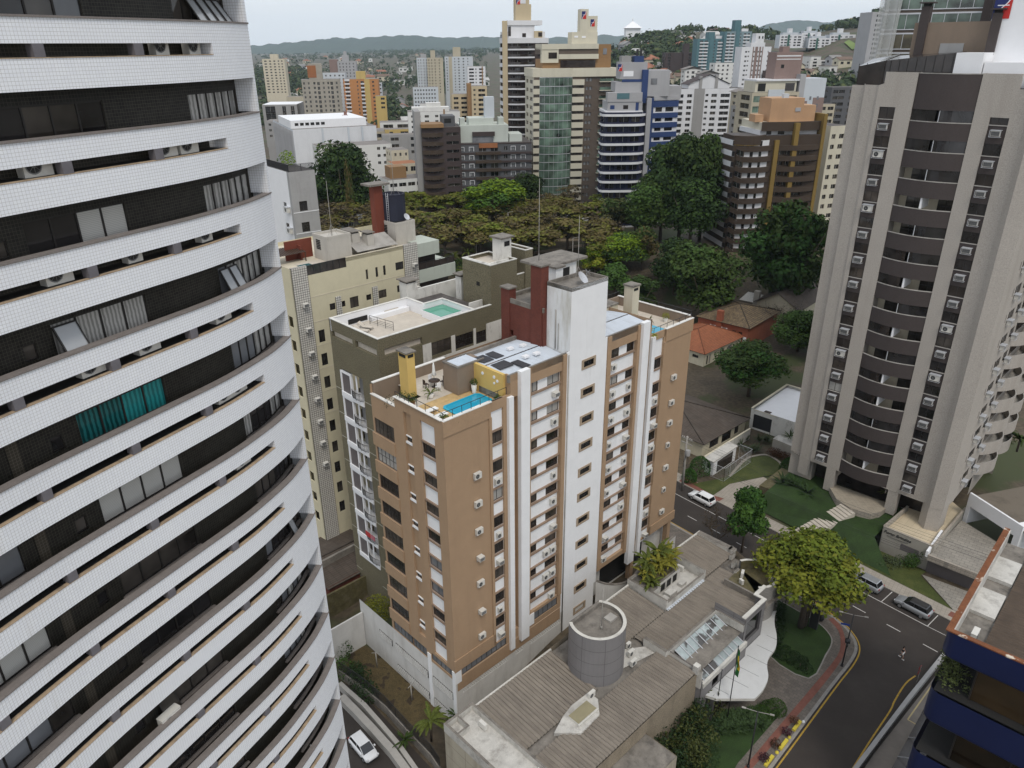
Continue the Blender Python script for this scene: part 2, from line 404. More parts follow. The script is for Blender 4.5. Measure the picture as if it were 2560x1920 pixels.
# ================================================================== curved white tower close to the camera
def build_curved_tower():
 key = [(-9.6,30.4),(-9.75,29.0),(-9.98,28.0),(-10.3,27.0),(-10.7,25.9),(-11.15,24.9),(-11.7,23.8),(-12.3,22.6),(-12.95,21.3),(-13.6,20.0),(-14.3,18.5),(-15.2,16.2),(-16.3,13.0),(-17.5,9.0)]
 pts = []
 for i in range(len(key) - 1):
  p = [Vector(key[max(i - 1,0)]),Vector(key[i]),Vector(key[i + 1]),Vector(key[min(i + 2,len(key) - 1)])]
  for k in range(6):
   t = k / 6
   pts.append(0.5 * ((2 * p[1]) + (p[2] - p[0]) * t + (2 * p[0] - 5 * p[1] + 4 * p[2] - p[3]) * t * t + (3 * p[1] - p[0] - 3 * p[2] + p[3]) * t ** 3))
 pts.append(Vector(key[-1]))
 arc = [0.0]
 for a,b in zip(pts[:-1],pts[1:]): arc.append(arc[-1] + (b - a).length)
 END = arc[-1]
 def C(s,off=0.0):
  s = min(max(s,0),END - 1e-4)
  lo = 0
  for i in range(len(arc) - 1):
   if arc[i] <= s: lo = i
  t = (s - arc[lo]) / (arc[lo + 1] - arc[lo]);q = pts[lo].lerp(pts[lo + 1],t)
  a = pts[max(lo - 2,0)];b = pts[min(lo + 3,len(pts) - 1)];d = (b - a).normalized();n = Vector((d.y,-d.x))
  if n.x > 0: n = -n
  return q + n * off
 def dirang(s):
  a,b = C(s + 0.1),C(s - 0.1);d = b - a      # towards the edge: outside on the right hand
  return math.atan2(d.y,d.x)
 def rng(a,b,st=0.45):
  k = max(1,int(round((b - a) / st)));return [a + (b - a) * i / k for i in range(k + 1)]
 def skin(mb,a,b,za,zb,off=0.0,m=0):
  q = rng(a,b)
  for s0,s1 in zip(q[:-1],q[1:]):
   A,B = C(s1,off),C(s0,off)
   mb.face([(A.x,A.y,za),(B.x,B.y,za),(B.x,B.y,zb),(A.x,A.y,zb)],m,[(-s1,za),(-s0,za),(-s0,zb),(-s1,zb)])
 def slab(mb,a,b,z,o0,o1,m=0,up=True):
  q = rng(a,b)
  for s0,s1 in zip(q[:-1],q[1:]):
   f = [(*C(s1,o0),z),(*C(s0,o0),z),(*C(s0,o1),z),(*C(s1,o1),z)]
   mb.face(f if up else f[::-1],m)
 tile = mat('white_mosaic',(0.83,0.84,0.86),rough=0.45,var=0.03,vs=0.3,tiles=dict(w=0.1,h=0.1,mortar=(0.52,0.51,0.50),ms=0.006,uv=True,c2=(0.79,0.80,0.83)),
   dirt=0.30,dcol=(0.50,0.46,0.40),ds=(1.1,1.1,0.12),streak=0.60)
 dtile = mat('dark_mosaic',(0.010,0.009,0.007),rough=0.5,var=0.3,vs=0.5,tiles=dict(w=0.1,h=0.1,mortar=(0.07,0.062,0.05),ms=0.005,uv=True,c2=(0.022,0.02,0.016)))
 stone = mat('granite_sill',(0.20,0.175,0.16),rough=0.6,var=0.15,vs=3,fine=0.25,fs=60)
 ledge = mat('stained_ledge',(0.40,0.30,0.20),rough=0.8,var=0.2,vs=3,dirt=0.6,dcol=(0.08,0.06,0.05),ds=(2,2,2))
 blk = mat('grey_block',(0.15,0.14,0.15),var=0.15,vs=4)
 root = empty('curved_tower','curved white mosaic tower with black tiled window recesses and ledge slots','building',(0,0,0))
 PIT = 3.05
 Z = [66.81 + PIT - PIT * k for k in range(24)]
 SL0,W0 = 2.72,0.16
 # --- one storey, shared by every floor
 b = MB()
 skin(b,0,END,-0.69,-0.055);skin(b,0,SL0,-1.03,-0.69);skin(b,0,END,-1.86,-1.03);skin(b,0,W0,-3.05 - 0.0,-1.86)
 slab(b,0,END,-1.86,0,0.75,0,False);slab(b,SL0,END,-0.69,0,0.22,0,False)
 q = rng(0,END)                                                  # inside of the parapet
 for s0,s1 in zip(q[:-1],q[1:]):
  A,B = C(s0,0.22),C(s1,0.22)
  b.face([(*A,-0.69),(*B,-0.69),(*B,-0.06),(*A,-0.06)],0,[(s0,-0.7),(s1,-0.7),(s1,-0.06),(s0,-0.06)])
 for (sx,za,zb) in ((W0,-3.05,-1.86),(SL0,-1.03,-0.69)):      # jambs
  A,B = C(sx,0.0),C(sx,0.75)
  b.face([(*A,za),(*B,za),(*B,zb),(*A,zb)],0,[(0,za),(0.75,za),(0.75,zb),(0,zb)])
 band_me = b.mesh('facade_band',tile)
 st = MB()
 for s0,s1 in zip(q[:-1],q[1:]):
  for (o0,o1,z,up) in ((-0.04,0.26,0.0,True),(-0.04,0.26,-0.055,False)):
   f = [(*C(s1,o0),z),(*C(s0,o0),z),(*C(s0,o1),z),(*C(s1,o1),z)];st.face(f if up else f[::-1])
  for o,rv in ((-0.04,1),(0.26,-1)):
   st.face([(*C(s1,o),-0.055),(*C(s0,o),-0.055),(*C(s0,o),0),(*C(s1,o),0)][::rv])
 sill_me = st.mesh('sill',stone)
 lg = MB();slab(lg,SL0,END,-1.03,-0.015,0.14);slab(lg,SL0,END,-1.03,0.14,0.75,1);skin(lg,SL0,END,-1.055,-1.03,-0.015)  # inner ledge coloured dark, standing for shade deep in the slot
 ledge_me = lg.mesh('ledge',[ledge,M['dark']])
 WA = (0.22,3.45,-0.32,0.80,6);WB = (6.95,10.30,-0.32,0.80,4);WC = (10.85,11.25,-0.10,0.42,1);WD = (13.0,16.2,-0.32,0.80,4);WE = (18.0,21.0,-0.32,0.80,4)
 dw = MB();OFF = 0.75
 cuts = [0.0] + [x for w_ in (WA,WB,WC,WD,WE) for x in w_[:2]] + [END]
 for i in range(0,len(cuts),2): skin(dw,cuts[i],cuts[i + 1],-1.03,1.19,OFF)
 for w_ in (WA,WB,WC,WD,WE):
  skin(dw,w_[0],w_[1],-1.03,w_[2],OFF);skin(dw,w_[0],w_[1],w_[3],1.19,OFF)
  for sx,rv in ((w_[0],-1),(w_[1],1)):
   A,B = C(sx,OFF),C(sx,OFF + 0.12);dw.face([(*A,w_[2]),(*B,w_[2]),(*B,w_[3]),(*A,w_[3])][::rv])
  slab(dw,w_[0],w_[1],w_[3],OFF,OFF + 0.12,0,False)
 # lighter tiled strip
 A = C(12.2,OFF - 0.03);B = C(12.55,OFF - 0.03)
 dw.face([(*B,-1.03),(*A,-1.03),(*A,1.19),(*B,1.19)],1,[(0,-1.03),(0.35,-1.03),(0.35,1.19),(0,1.19)])
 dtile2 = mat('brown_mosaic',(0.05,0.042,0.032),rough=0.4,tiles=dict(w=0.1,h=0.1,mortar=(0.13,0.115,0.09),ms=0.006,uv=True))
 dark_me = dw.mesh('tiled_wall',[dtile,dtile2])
 def cwin(w_):
  s0,s1,za,zb,nx = w_;f = MB();p = MB();o = OFF + 0.04
  for i in range(nx + 1):
   s = s0 + (s1 - s0) * i / nx;a = dirang(s);d = (math.cos(a),math.sin(a));c0 = C(s,o)
   f.obox((c0.x - d[0] * 0.03,c0.y - d[1] * 0.03),d,0.06,0.06,za,zb)
  for i in range(nx):
   sa,sb = s0 + (s1 - s0) * i / nx,s0 + (s1 - s0) * (i + 1) / nx
   A,B = C(sb,o + 0.003),C(sa,o + 0.003);d = (B - A);L = d.length;d = d / L
   for (z0,z1) in ((za,za + 0.05),(zb - 0.05,zb)): f.obox((A.x,A.y),(d.x,d.y),L,0.05,z0,z1)
   A,B = C(sb,o + 0.03),C(sa,o + 0.03)
   p.face([(*A,za),(*B,za),(*B,zb),(*A,zb)],i)
  sl_ = MB()
  for i in range(nx):
   sa,sb = s0 - 0.08 + (s1 - s0 + 0.16) * i / nx,s0 - 0.08 + (s1 - s0 + 0.16) * (i + 1) / nx
   sl_.prism([C(sb,OFF - 0.14),C(sa,OFF - 0.14),C(sa,OFF + 0.03),C(sb,OFF + 0.03)],za - 0.05,za - 0.003)
  return f.mesh('window',M['frame']),p.mesh('pane',[M['g_dark']] * nx),sl_.mesh('window_sill',stone)
 WM = {n: cwin(w_) for n,w_ in (('A',WA),('B',WB),('C',WC),('D',WD),('E',WE))}
 bl = MB()
 d = (math.cos(dirang(5.9)),math.sin(dirang(5.9)));c0 = C(6.06,-0.02);bl.obox((c0.x,c0.y),d,0.32,0.5,-1.028,-0.692)
 blk_me = []
 for s in (5.9,9.05,12.2,15.4,18.6):
  bl = MB();a = dirang(s);d = (math.cos(a),math.sin(a));c0 = C(s + 0.16,-0.02);bl.obox((c0.x,c0.y),d,0.32,0.3,-1.028,-0.692);blk_me.append(bl.mesh('slot_block',blk))
 gl = {('A',1): 'rrrrrr',('A',2): 'cccccc',('A',3): 'cccccc',('A',4): 'gccccc',('A',5): 'gggccc',('A',6): 'cdddcc',('A',7): 'rrrddd',('A',8): 'gdddrr',('A',9): 'rgcgcd',('A',10): 'gggcrd',
  ('B',1): 'gdrg',('B',2): 'drrd',('B',3): 'ddbb',('B',4): 'cccc',('B',5): 'ttTT',('B',6): 'bbbb',('B',7): 'rrrr',('B',8): 'dddd',('B',9): 'rrrr',('D',6): 'rrrg',('D',7): 'bbbb',('D',8): 'gggr'}
 gm = dict(r='g_room',c='g_curt',d='g_dark',g='g_grey',b='g_blind',t='g_teal',T='g_teal')
 tealb = glass('bright_teal_curtain',(0.02,0.21,0.21),var=0.3,rough=0.25,stripes=('X',4.0))
 for k,z in enumerate(Z):
  if z < -1: continue
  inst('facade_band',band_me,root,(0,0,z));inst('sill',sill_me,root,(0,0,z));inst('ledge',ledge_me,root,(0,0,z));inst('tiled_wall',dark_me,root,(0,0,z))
  for me in blk_me[:4]: inst('slot_block',me,root,(0,0,z))
  for n in 'ABCDE':
   if n == 'E' and k > 12: continue
   wo = inst('window',WM[n][0],root,(0,0,z));po = inst('pane',WM[n][1],wo)
   if n != 'C': inst('window_sill',WM[n][2],wo)
   cfg = gl.get((n,k));nx = {'A': 6,'B': 4,'C': 1,'D': 4,'E': 4}[n]
   base = pick('r',4,'d',4,'c',2)
   for i in range(nx):
    c_ = cfg[-1 - i] if cfg else (pick('r',2,'d',3,'g',1) if n != 'C' else 'r') if random.random() < 0.4 else base
    po.material_slots[i].link = 'OBJECT';po.material_slots[i].material = tealb if c_ == 'T' else M[gm[c_]]
 # open sashes
 def sash(k,s0,s1,w_,ang,gname,nm='open_sash'):
  a,b_ = C(s1,OFF - 0.02),C(s0,OFF - 0.02);dd = (b_ - a).normalized();h = w_[3] - w_[2];o = Vector((dd.y,-dd.x))
  top = Z[k] + w_[3] - 0.1;mb = MB();gb = MB()
  def P(p,t,e=0): q = p + o * (math.sin(ang) * t * h + e * math.cos(ang));return (q.x,q.y,top - math.cos(ang) * t * h + e * math.sin(ang))
  e_ = 0.05
  for (p,q_,t0,t1) in ((a,a + dd * e_,0,1),(b_ - dd * e_,b_,0,1),(a + dd * e_,b_ - dd * e_,0,0.05),(a + dd * e_,b_ - dd * e_,0.95,1)):
   mb.face([P(p,t1,.02),P(q_,t1,.02),P(q_,t0,.02),P(p,t0,.02)]);mb.face([P(p,t0,-.02),P(q_,t0,-.02),P(q_,t1,-.02),P(p,t1,-.02)])
  mb.face([P(a,1,-.02),P(b_,1,-.02),P(b_,1,.02),P(a,1,.02)]);mb.face([P(a,0,-.02),P(a,1,-.02),P(a,1,.02),P(a,0,.02)]);mb.face([P(b_,1,-.02),P(b_,0,-.02),P(b_,0,.02),P(b_,1,.02)])
  gb.face([P(a,.98),P(b_,.98),P(b_,.02),P(a,.02)])
  so = mb.build(nm,M['frame'],root);gb.build('pane',M[gname],so)
 M['g_sky'] = glass('sky_reflection_glass',(0.30,0.31,0.32),rough=0.1,var=0.1,spec=0.8)  # pale base colour stands for sky reflected in the tilted panes
 for i in range(4): sash(1,0.7 + i * 0.55,1.2 + i * 0.55,WA,0.62,'g_sky')
 for i in range(2): sash(4,2.35 + i * 0.54,2.87 + i * 0.54,WA,0.45,'g_sky')
 sash(4,9.5,10.3,WB,0.5,'g_sky');sash(9,9.5,10.25,WB,0.35,'g_room');sash(8,1.2,1.7,WA,0.35,'g_sky');sash(12,7.0,7.8,WB,0.35,'g_room')
 # return wall and roof so the block is closed
 rb = MB();e0 = Vector(key[0]);e1 = Vector((-24,34));e2 = Vector((-34,14));e3 = Vector(key[-1])
 wall(rb,e0,e1,-3.3,71,())
 wall(rb,e1,e2,-3.3,71,());wall(rb,e2,e3,-3.3,71,())
 rb.face([(*C(s,0.3),71.0) for s in rng(0,END,1.5)] + [(*e2,71),(*e1,71)])
 rb.build('rear_wall',tile,root)
 # condensers standing in the slots
 what = {1: [(4.7,'small'),(3.2,'small')],2: [(11.4,'split'),(9.7,'split'),(5.3,'split'),(4.3,'split')],3: [(9.9,'split'),(7.3,'small'),(4.2,'small')],4: [(9.6,'split'),(7.5,'split'),(4.1,'split')],5: [(3.9,'split'),(4.7,'split')],6: [(4.4,'split')]}
 n = 0
 sz = ('first','second','third','fourth')
 rows = {1: 'topmost',2: 'second',3: 'third',4: 'fourth',5: 'fifth',6: 'sixth'}
 for k,lst in what.items():
  for i,(s,kind) in enumerate(sorted(lst)):
   p = C(s,0.68);a = dirang(s)
   o = empty('condenser_unit','%s condenser in the %s ledge slot of the curved tower, %s from its end' % ('large beige' if kind == 'split' else 'round topped',rows[k],sz[i]),'air conditioner',(p.x,p.y,Z[k] - 1.03),a,'condensers in the ledge slots')
   c_,g_,b_ = ACP[kind];inst('casing',c_,o);inst('fan_grille',g_,o)
 p = C(10.15,0.55);o = empty('condenser_unit','white condenser standing behind a lower parapet of the curved tower under an open window','air conditioner',(p.x,p.y,Z[9] - 0.52),dirang(10.15),'condensers in the ledge slots')
 inst('casing',ACP['split'][0],o);inst('fan_grille',ACP['split'][1],o)
 return C,Z
TOWER_C,TOWER_Z = build_curved_tower()
# ================================================================== tan and white apartment tower in the middle
def lattice(parent,p0,p1,s0,s1,z0,z1,off=-0.03):
 p0 = Vector((p0[0],p0[1]));d = (Vector((p1[0],p1[1])) - p0).normalized();n = Vector((-d.y,d.x))
 a = p0 + d * s0 + n * off;b = p0 + d * s1 + n * off;L = s1 - s0;H = z1 - z0
 mb = MB();hs = [];nr = max(2,int(H / 0.24));nc = int(L / 0.3)
 for r in range(nr):
  for c in range(nc):
   x = (c + 0.5 + (0.5 if r % 2 else 0.0)) * L / (nc + 0.5) - 0.03;zc = z0 + (r + 0.5) * H / nr
   hs.append((x - 0.09,x + 0.09,zc - 0.065,zc + 0.065))
 for r in range(nr):
  zc0,zc1 = z0 + r * H / nr,z0 + (r + 1) * H / nr
  wall(mb,a,b,zc0,zc1,[h for h in hs if zc0 < (h[2] + h[3]) / 2 < zc1],0.1,0)
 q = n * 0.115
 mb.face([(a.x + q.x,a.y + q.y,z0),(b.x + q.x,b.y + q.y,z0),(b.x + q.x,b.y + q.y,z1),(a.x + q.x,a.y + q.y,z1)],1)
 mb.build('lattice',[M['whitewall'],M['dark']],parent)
M['whitewall'] = mat('old_white_wall',(0.60,0.585,0.555),var=0.07,dirt=0.45,dcol=(0.30,0.27,0.23),ds=(0.5,0.5,0.10),streak=0.50)
M['roofsheet'] = mat('pale_metal_sheet',(0.58,0.62,0.67),rough=0.45,var=0.06,dirt=0.35,dcol=(0.30,0.30,0.30),ds=(1.5,0.3,1),metal=0.2)
M['solar'] = mat('black_solar_mat',(0.045,0.045,0.05),rough=0.6,var=0.2)
M['travertine'] = mat('yellow_stone_deck',(0.52,0.36,0.17),var=0.2,vs=1.5,tiles=dict(w=0.6,h=0.6,mortar=(0.42,0.30,0.16),ms=0.01))
M['tilebeige'] = mat('beige_terrace_tile',(0.56,0.50,0.42),var=0.08,tiles=dict(w=0.5,h=0.5,mortar=(0.42,0.38,0.32),ms=0.01))
M['pool'] = mat('pool_shell',(0.02,0.36,0.52),rough=0.4,var=0.05)
def water(name,c):
 m = mat(name,c,rough=0.06,var=0.06,vs=1.2,spec=0.5,bump=0.06,bs=6);return m
M['water'] = water('pool_water',(0.02,0.33,0.50))
M['yellow'] = mat('yellow_paint',(0.62,0.43,0.14),var=0.05,dirt=0.15,dcol=(0.4,0.28,0.12))
M['taupe'] = mat('taupe_render',(0.235,0.18,0.135),var=0.06,fine=0.08,fs=20,dirt=0.2,dcol=(0.12,0.09,0.07))
M['pot'] = mat('white_pot',(0.7,0.68,0.64),rough=0.5)
M['terracotta'] = mat('terracotta_pot',(0.30,0.12,0.06))
M['wood'] = mat('dark_wood',(0.05,0.03,0.02),rough=0.5)
M['cloth'] = mat('white_cloth',(0.75,0.75,0.73),rough=0.9)
M['L_mid'] = leafmat('leaf_mid',(0.045,0.085,0.018));M['L_dark'] = leafmat('leaf_dark',(0.022,0.042,0.014));M['L_yel'] = leafmat('leaf_yellow',(0.19,0.20,0.02));M['L_lime'] = leafmat('leaf_lime',(0.13,0.20,0.012))
M['L_olive'] = leafmat('leaf_olive',(0.085,0.085,0.03));M['L_brown'] = leafmat('leaf_brown',(0.095,0.075,0.04));M['L_palm'] = leafmat('leaf_palm',(0.09,0.11,0.02));M['L_far'] = leafmat('leaf_far',(0.04,0.06,0.024),0.5)
M['bark'] = mat('bark',(0.085,0.065,0.05),var=0.3,vs=3,bump=0.4,bs=8)
def corrugated(mb,p,d,L,w,z0,z1,m=0,pitch=0.2,amp=0.03):
 """wavy sheet: ridges run across (along w); z0 at the d edge, z1 at the far edge"""
 n = (-d[1],d[0]);k = max(2,int(L / pitch));b = len(mb.v)
 for i in range(2 * k + 1):
  s = L * i / (2 * k);e = amp if i % 2 else -amp
  for t,z in ((0,z0),(w,z1)): mb.v.append((p[0] + d[0] * s + n[0] * t,p[1] + d[1] * s + n[1] * t,z + e))
 for i in range(2 * k):
  a = b + 2 * i;mb.f.append((a,a + 2,a + 3,a + 1));mb.m.append(m);mb.uv.append(None);mb.sm.append(False)
def dish(mb,x,y,z,r=0.45,ang=0.6,az=0.0,m=0):
 c = Vector((x,y,z));ax = Vector((math.cos(az) * math.cos(ang),math.sin(az) * math.cos(ang),math.sin(ang)))
 u = ax.cross(Vector((0,0,1))).normalized();v_ = ax.cross(u)
 b = len(mb.v);n = 14
 for rr,dd in ((0.02,0),(r * 0.5,0.05),(r,0.16)):
  for k in range(n):
   a = 2 * math.pi * k / n;mb.v.append(tuple(c + ax * dd + (u * math.cos(a) + v_ * math.sin(a)) * rr))
 for i in range(2):
  for k in range(n):
   k2 = (k + 1) % n;mb.f.append((b + i * n + k,b + i * n + k2,b + (i + 1) * n + k2,b + (i + 1) * n + k));mb.m.append(m);mb.uv.append(None);mb.sm.append(True)
 mb.tube([c,c + ax * 0.45 + Vector((0,0,-0.05))],0.012,4,m);mb.tube([c - ax * 0.02,c - Vector((0,0,0.6))],0.03,5,m)
def leaf_tuft(mb,c,r,n,size,m=0,squash=1.0):
 for _ in range(n):
  while True:
   p = Vector((random.uniform(-1,1),random.uniform(-1,1),random.uniform(-1,1)))
   if 0.25 < p.length < 1: break
  q = Vector(c) + Vector((p.x * r,p.y * r,p.z * r * squash));leaf(mb,q,size * random.uniform(0.7,1.3),m)
def leaf(mb,q,s,m=0,up=0.3):
 a = Vector((random.gauss(0,1),random.gauss(0,1),random.gauss(0,1) * 0.7)).normalized();b = a.cross(Vector((random.gauss(0,1),random.gauss(0,1),random.gauss(0,1)))).normalized()
 mb.face([q - a * s,q - b * s * 0.5,q + a * s,q + b * s * 0.5],m)
def fronds(mb,c,n,L,m=0,droop=0.5,wd=0.06,seg=6,up=(0.2,1.2)):
 """palm or yucca head: n arching fronds with leaflets"""
 for i in range(n):
  az = random.uniform(0,6.283);el = random.uniform(*up);d = Vector((math.cos(az),math.sin(az),0));p = Vector(c);pts = [p.copy()]
  e = el;st = L * random.uniform(0.75,1.1) / seg
  for k in range(seg):
   p = p + (d * math.cos(e) + Vector((0,0,1)) * math.sin(e)) * st;e -= droop * (0.5 + k / seg) ;pts.append(p.copy())
  side = Vector((-d.y,d.x,0))
  for k in range(seg):
   w0 = wd * L * math.sin(math.pi * (0.15 + 0.8 * k / seg));w1 = wd * L * math.sin(math.pi * min(0.98,0.15 + 0.8 * (k + 1) / seg))
   a,b_ = pts[k],pts[k + 1];dz = Vector((0,0,-0.35))
   for sg in (1,-1):
    mb.face([a,b_,b_ + side * sg * w1 + dz * w1,a + side * sg * w0 + dz * w0],m)
def build_tan():
 P0,RZ = (-6.264,59.844,0),R(43.75)
 root = empty('tan_tower','tan and white apartment tower with rooftop pool terraces and a tall white stair shaft','building',P0,RZ)
 W,D = 39.66,11.6
 mats = [M['tan'],M['white'],M['tand'],M['dark']]
 wm = MB();wh = MB();tr = MB();bay = MB()
 cream = 0
 # ---- right facade, four stretches of wall
 def col(x0,x1): return [(x0,x1,5.05,35.1,0.22)]
 seg = [(0,8.45,3.9,35.1),(8.45,16.95,3.9,37.05),(22.6,31.2,5.45,37.05),(31.2,W,5.6,35.1)]
 holes = [(5.85,7.45,5.05,35.08,0.22),(8.62,9.42,5.2,34.6,0.45),(11.24,15.85,6.1,35.3,0.35),
   (23.81,28.42,6.1,35.3,0.35),(30.24,31.04,5.9,34.6,0.45),(32.21,33.81,5.75,35.08,0.22),(0.9,7.5,3.92,5.03,0.12),(11.3,15.9,4.6,5.75,0.12)]
 for x0,x1,z0,z1 in seg:
  hs = [(max(h[0] - x0,0),min(h[1] - x0,x1 - x0),*h[2:]) for h in holes if h[1] > x0 and h[0] < x1]
  wall(wm,(x0,0),(x1,0),z0,z1,hs,0.3,0)
 # wall bodies at the back and sides
 wall(wm,(W,0),(W,D),5.6,35.1,());wall(wm,(W,D),(0,D),-3.3,35.1,())
 for (x,za,zb) in ((8.45,35.1,37.05),(31.2,35.1,37.05)):
  if x > 20: wall(wm,(x,0.0),(x,D),za,zb,())
 wins = []
 # columns of single windows with white panels
 for ci,(x0,x1,nm) in enumerate(((5.85,7.45,'near'),(32.21,33.81,'far'))):
  hs = [(0.02,x1 - x0 - 0.02,30.3 - 3.3 * k,31.65 - 3.3 * k,0.12,2) for k in range(8)]
  wall(bay,(x0,0.2),(x1,0.2),5.05,35.1,hs,0.12,1)
  for k in range(8):
   window(root,(x0,0.2),(x1,0.2),hs[k][0],hs[k][1],hs[k][2],hs[k][3],0.06,2,1,gl=pick('g_dark',6,'g_room',2,'g_curt',0.6))
   for zz in (hs[k][2] - 0.22,hs[k][3] + 0.01): tr.box(x0,0.05,zz,x1,0.21,zz + 0.2,0)
 # wide bays: window, white panel, window over a white spandrel
 for bi,x0 in enumerate((11.24,23.81)):
  wds = [(0.04,1.34),(2.75,4.55)] if bi == 0 else [(0.06,1.86),(3.27,4.57)]
  hs = [(a,b,34.02 - 3.31 * k,35.16 - 3.31 * k,0.12,2) for k in range(9) for a,b in wds]
  wall(bay,(x0,0.35),(x0 + 4.61,0.35),6.1,35.3,hs,0.12,1)
  for i,h in enumerate(hs):
   k = i // 2
   window(root,(x0,0.35),(x0 + 4.61,0.35),*h[:4],0.06,2,1,gl=(('g_curt' if k < 2 else pick('g_dark',6,'g_room',2)) if bi == 0 else pick('g_dark',5,'g_room',2,'g_curt',1.3)))
  for k in range(9):
   z = 34.02 - 3.31 * k
   tr.box(x0,0.12,z - 0.2,x0 + 4.61,0.36,z - 0.01,0)
   if k: tr.box(x0,0.12,z + 1.16,x0 + 4.61,0.36,z + 1.32,0)
 for x0 in (8.62,30.24):
  hs = [(0.1,0.7,31.25 - 3.3 * k,31.85 - 3.3 * k,0.1,2) for k in range(9)]
  wall(bay,(x0,0.45),(x0 + 0.8,0.45),5.2,34.6,hs,0.1,0)
  for h in hs: window(root,(x0,0.45),(x0 + 0.8,0.45),*h[:4],0.04,1,1,name='small_window')
 # white fins and pilasters
 for x0,x1,y,z0,z1 in ((7.93,8.58,-0.35,2.9,34.9),(9.44,10.7,-0.5,3.4,37.25),(16.5,16.96,-0.04,3.0,37.1),(22.58,23.05,-0.04,4.0,37.1),(28.95,30.2,-0.5,3.6,37.25),(31.06,31.7,-0.35,4.0,34.9)):
  wh.box(x0,y,z0,x1,0.06,z1)
 # tan frames standing slightly proud
 for x0,x1,z0,z1 in ((-0.12,5.6,33.5,35.12),(5.5,5.85,5.0,33.5),(-0.12,5.85,5.02,6.6),(33.82,34.15,5.6,33.5),(34.1,W + 0.12,33.5,35.12),(33.82,W + 0.12,5.55,6.9),(10.76,11.2,6.0,37.0),(15.9,16.48,6.0,37.0),(23.1,23.75,5.5,37.0),(28.45,28.93,5.5,37.0)):
  tr.box(x0,-0.13,z0,x1,0.02,z1,1)
 # lower band: strip windows, tan band, lattice, white plinth
 bs = MB()
 wall(bs,(0,0.0),(22.6,0.0),-3.3,3.9,[(0.9,7.7,1.38,2.1,0.12),(8.9,10.3,1.38,2.1,0.12),(11.2,16.7,1.38,2.1,0.12)],0.12,1)
 wm.box(0.2,-0.06,2.15,16.4,0.0,3.88,0)
 wh.box(-0.02,-0.09,3.3,0.75,0.0,5.0);wh.box(11.0,-0.09,4.3,11.9,0.0,5.9)
 window(root,(0,0),(W,0),0.9,7.5,3.94,5.03,0.08,9,1,gl='g_grey');window(root,(0,0),(W,0),12.0,15.9,4.6,5.75,0.08,5,1,gl='g_grey')
 for a,b,z0,z1 in ((0.9,7.7,1.38,2.1),(8.9,10.3,1.38,2.1),(11.2,16.7,1.38,2.1)): lattice(root,(0,0),(W,0),a,b,z0,z1,0.02)
 # porch under the far half
 wall(bs,(22.6,1.4),(W,1.4),-1,5.6,[(3,12,0.3,5.0,0.3,2)],0.3,1);bs.face([(22.6,0,5.44),(22.6,1.4,5.44),(W,1.4,5.58),(W,0,5.58)],0)
 bs.face([(25.6,1.68,0.3),(34.6,1.68,0.3),(34.6,1.68,5.0),(25.6,1.68,5.0)],2)
 for x in (30.4,38.6): bs.box(x,0.1,-1,x + 0.7,0.8,5.5,0)
 # ---- left facade (runs along y at x = 0); s' = D - t
 T = lambda t: D - t
 hs = [(T(3.55),T(1.35),5.35,35.08,0.22),(T(6.15),T(4.95),6.4,34.5,0.25),(T(11.25),T(5.0),3.65,4.9,0.12),(T(4.1),T(0.25),3.95,4.9,0.12)]
 hs += [(T(11.3),T(7.95),29.75 - 3.3 * k,31.5 - 3.3 * k,0.14,2) for k in range(8)]
 wall(wm,(0,D),(0,7.5),3.6,34.0,[h for h in [(h[0],min(h[1],D - 7.5),*h[2:]) for h in hs] if h[0] < D - 7.5],0.2,0)
 wall(wm,(0,7.5),(0,0),3.6,35.1,[(max(h[0] - (D - 7.5),0),h[1] - (D - 7.5),*h[2:]) for h in hs if h[1] > D - 7.5],0.2,0)
 h2 = [(0.02,2.18,30.45 - 3.3 * k,31.72 - 3.3 * k,0.12,2) for k in range(8)]
 wall(bay,(0.2,3.55),(0.2,1.35),5.35,35.1,h2,0.12,1)
 for k,h in enumerate(h2):
  window(root,(0.2,3.55),(0.2,1.35),*h[:4],0.06,2,1,gl=pick('g_dark',6,'g_room',2,'g_grey',0.7))
  for zz in (h[2] - 0.2,h[3] + 0.01): tr.box(0.05,1.35,zz,0.21,3.55,zz + 0.18,0)
 h3 = [(0.1,1.1,30.75 - 3.3 * k,31.3 - 3.3 * k,0.1,2) for k in range(8)]
 wall(bay,(0.24,6.15),(0.24,4.95),6.4,34.5,h3,0.1,0)
 for h in h3:
  window(root,(0.24,6.15),(0.24,4.95),*h[:4],0.05,2,1,name='small_window');wh.box(0.08,4.98,h[2] - 0.22,0.26,6.12,h[2] - 0.01);wh.box(0.14,4.98,h[3] + 0.01,0.26,6.12,h[3] + 0.12)
 for k in range(8):
  z = 29.75 - 3.3 * k
  window(root,(0,D),(0,0),T(11.3),T(7.95),z,z + 1.75,0.08,5,2,gl=['g_room','g_curt','g_dark','g_dark','g_room','g_dark','g_room','g_dark'][k],name='balcony_window')
  tr.box(-0.12,7.9,z - 1.5,0.0,11.72,z - 0.03,1)
 window(root,(0,D),(0,0),T(11.25),T(5.0),3.65,4.9,0.08,9,1,gl='g_grey');window(root,(0,D),(0,0),T(4.1),T(0.25),3.95,4.9,0.08,5,1,gl='g_grey')
 wall(bs,(0,D + 7),(0,0),-3.4,3.6,(),0.1,1);wh.box(-0.08,-0.02,-3.3,0,0.5,4.9);wh.box(-0.08,4.2,-3.3,0,4.8,4.6)
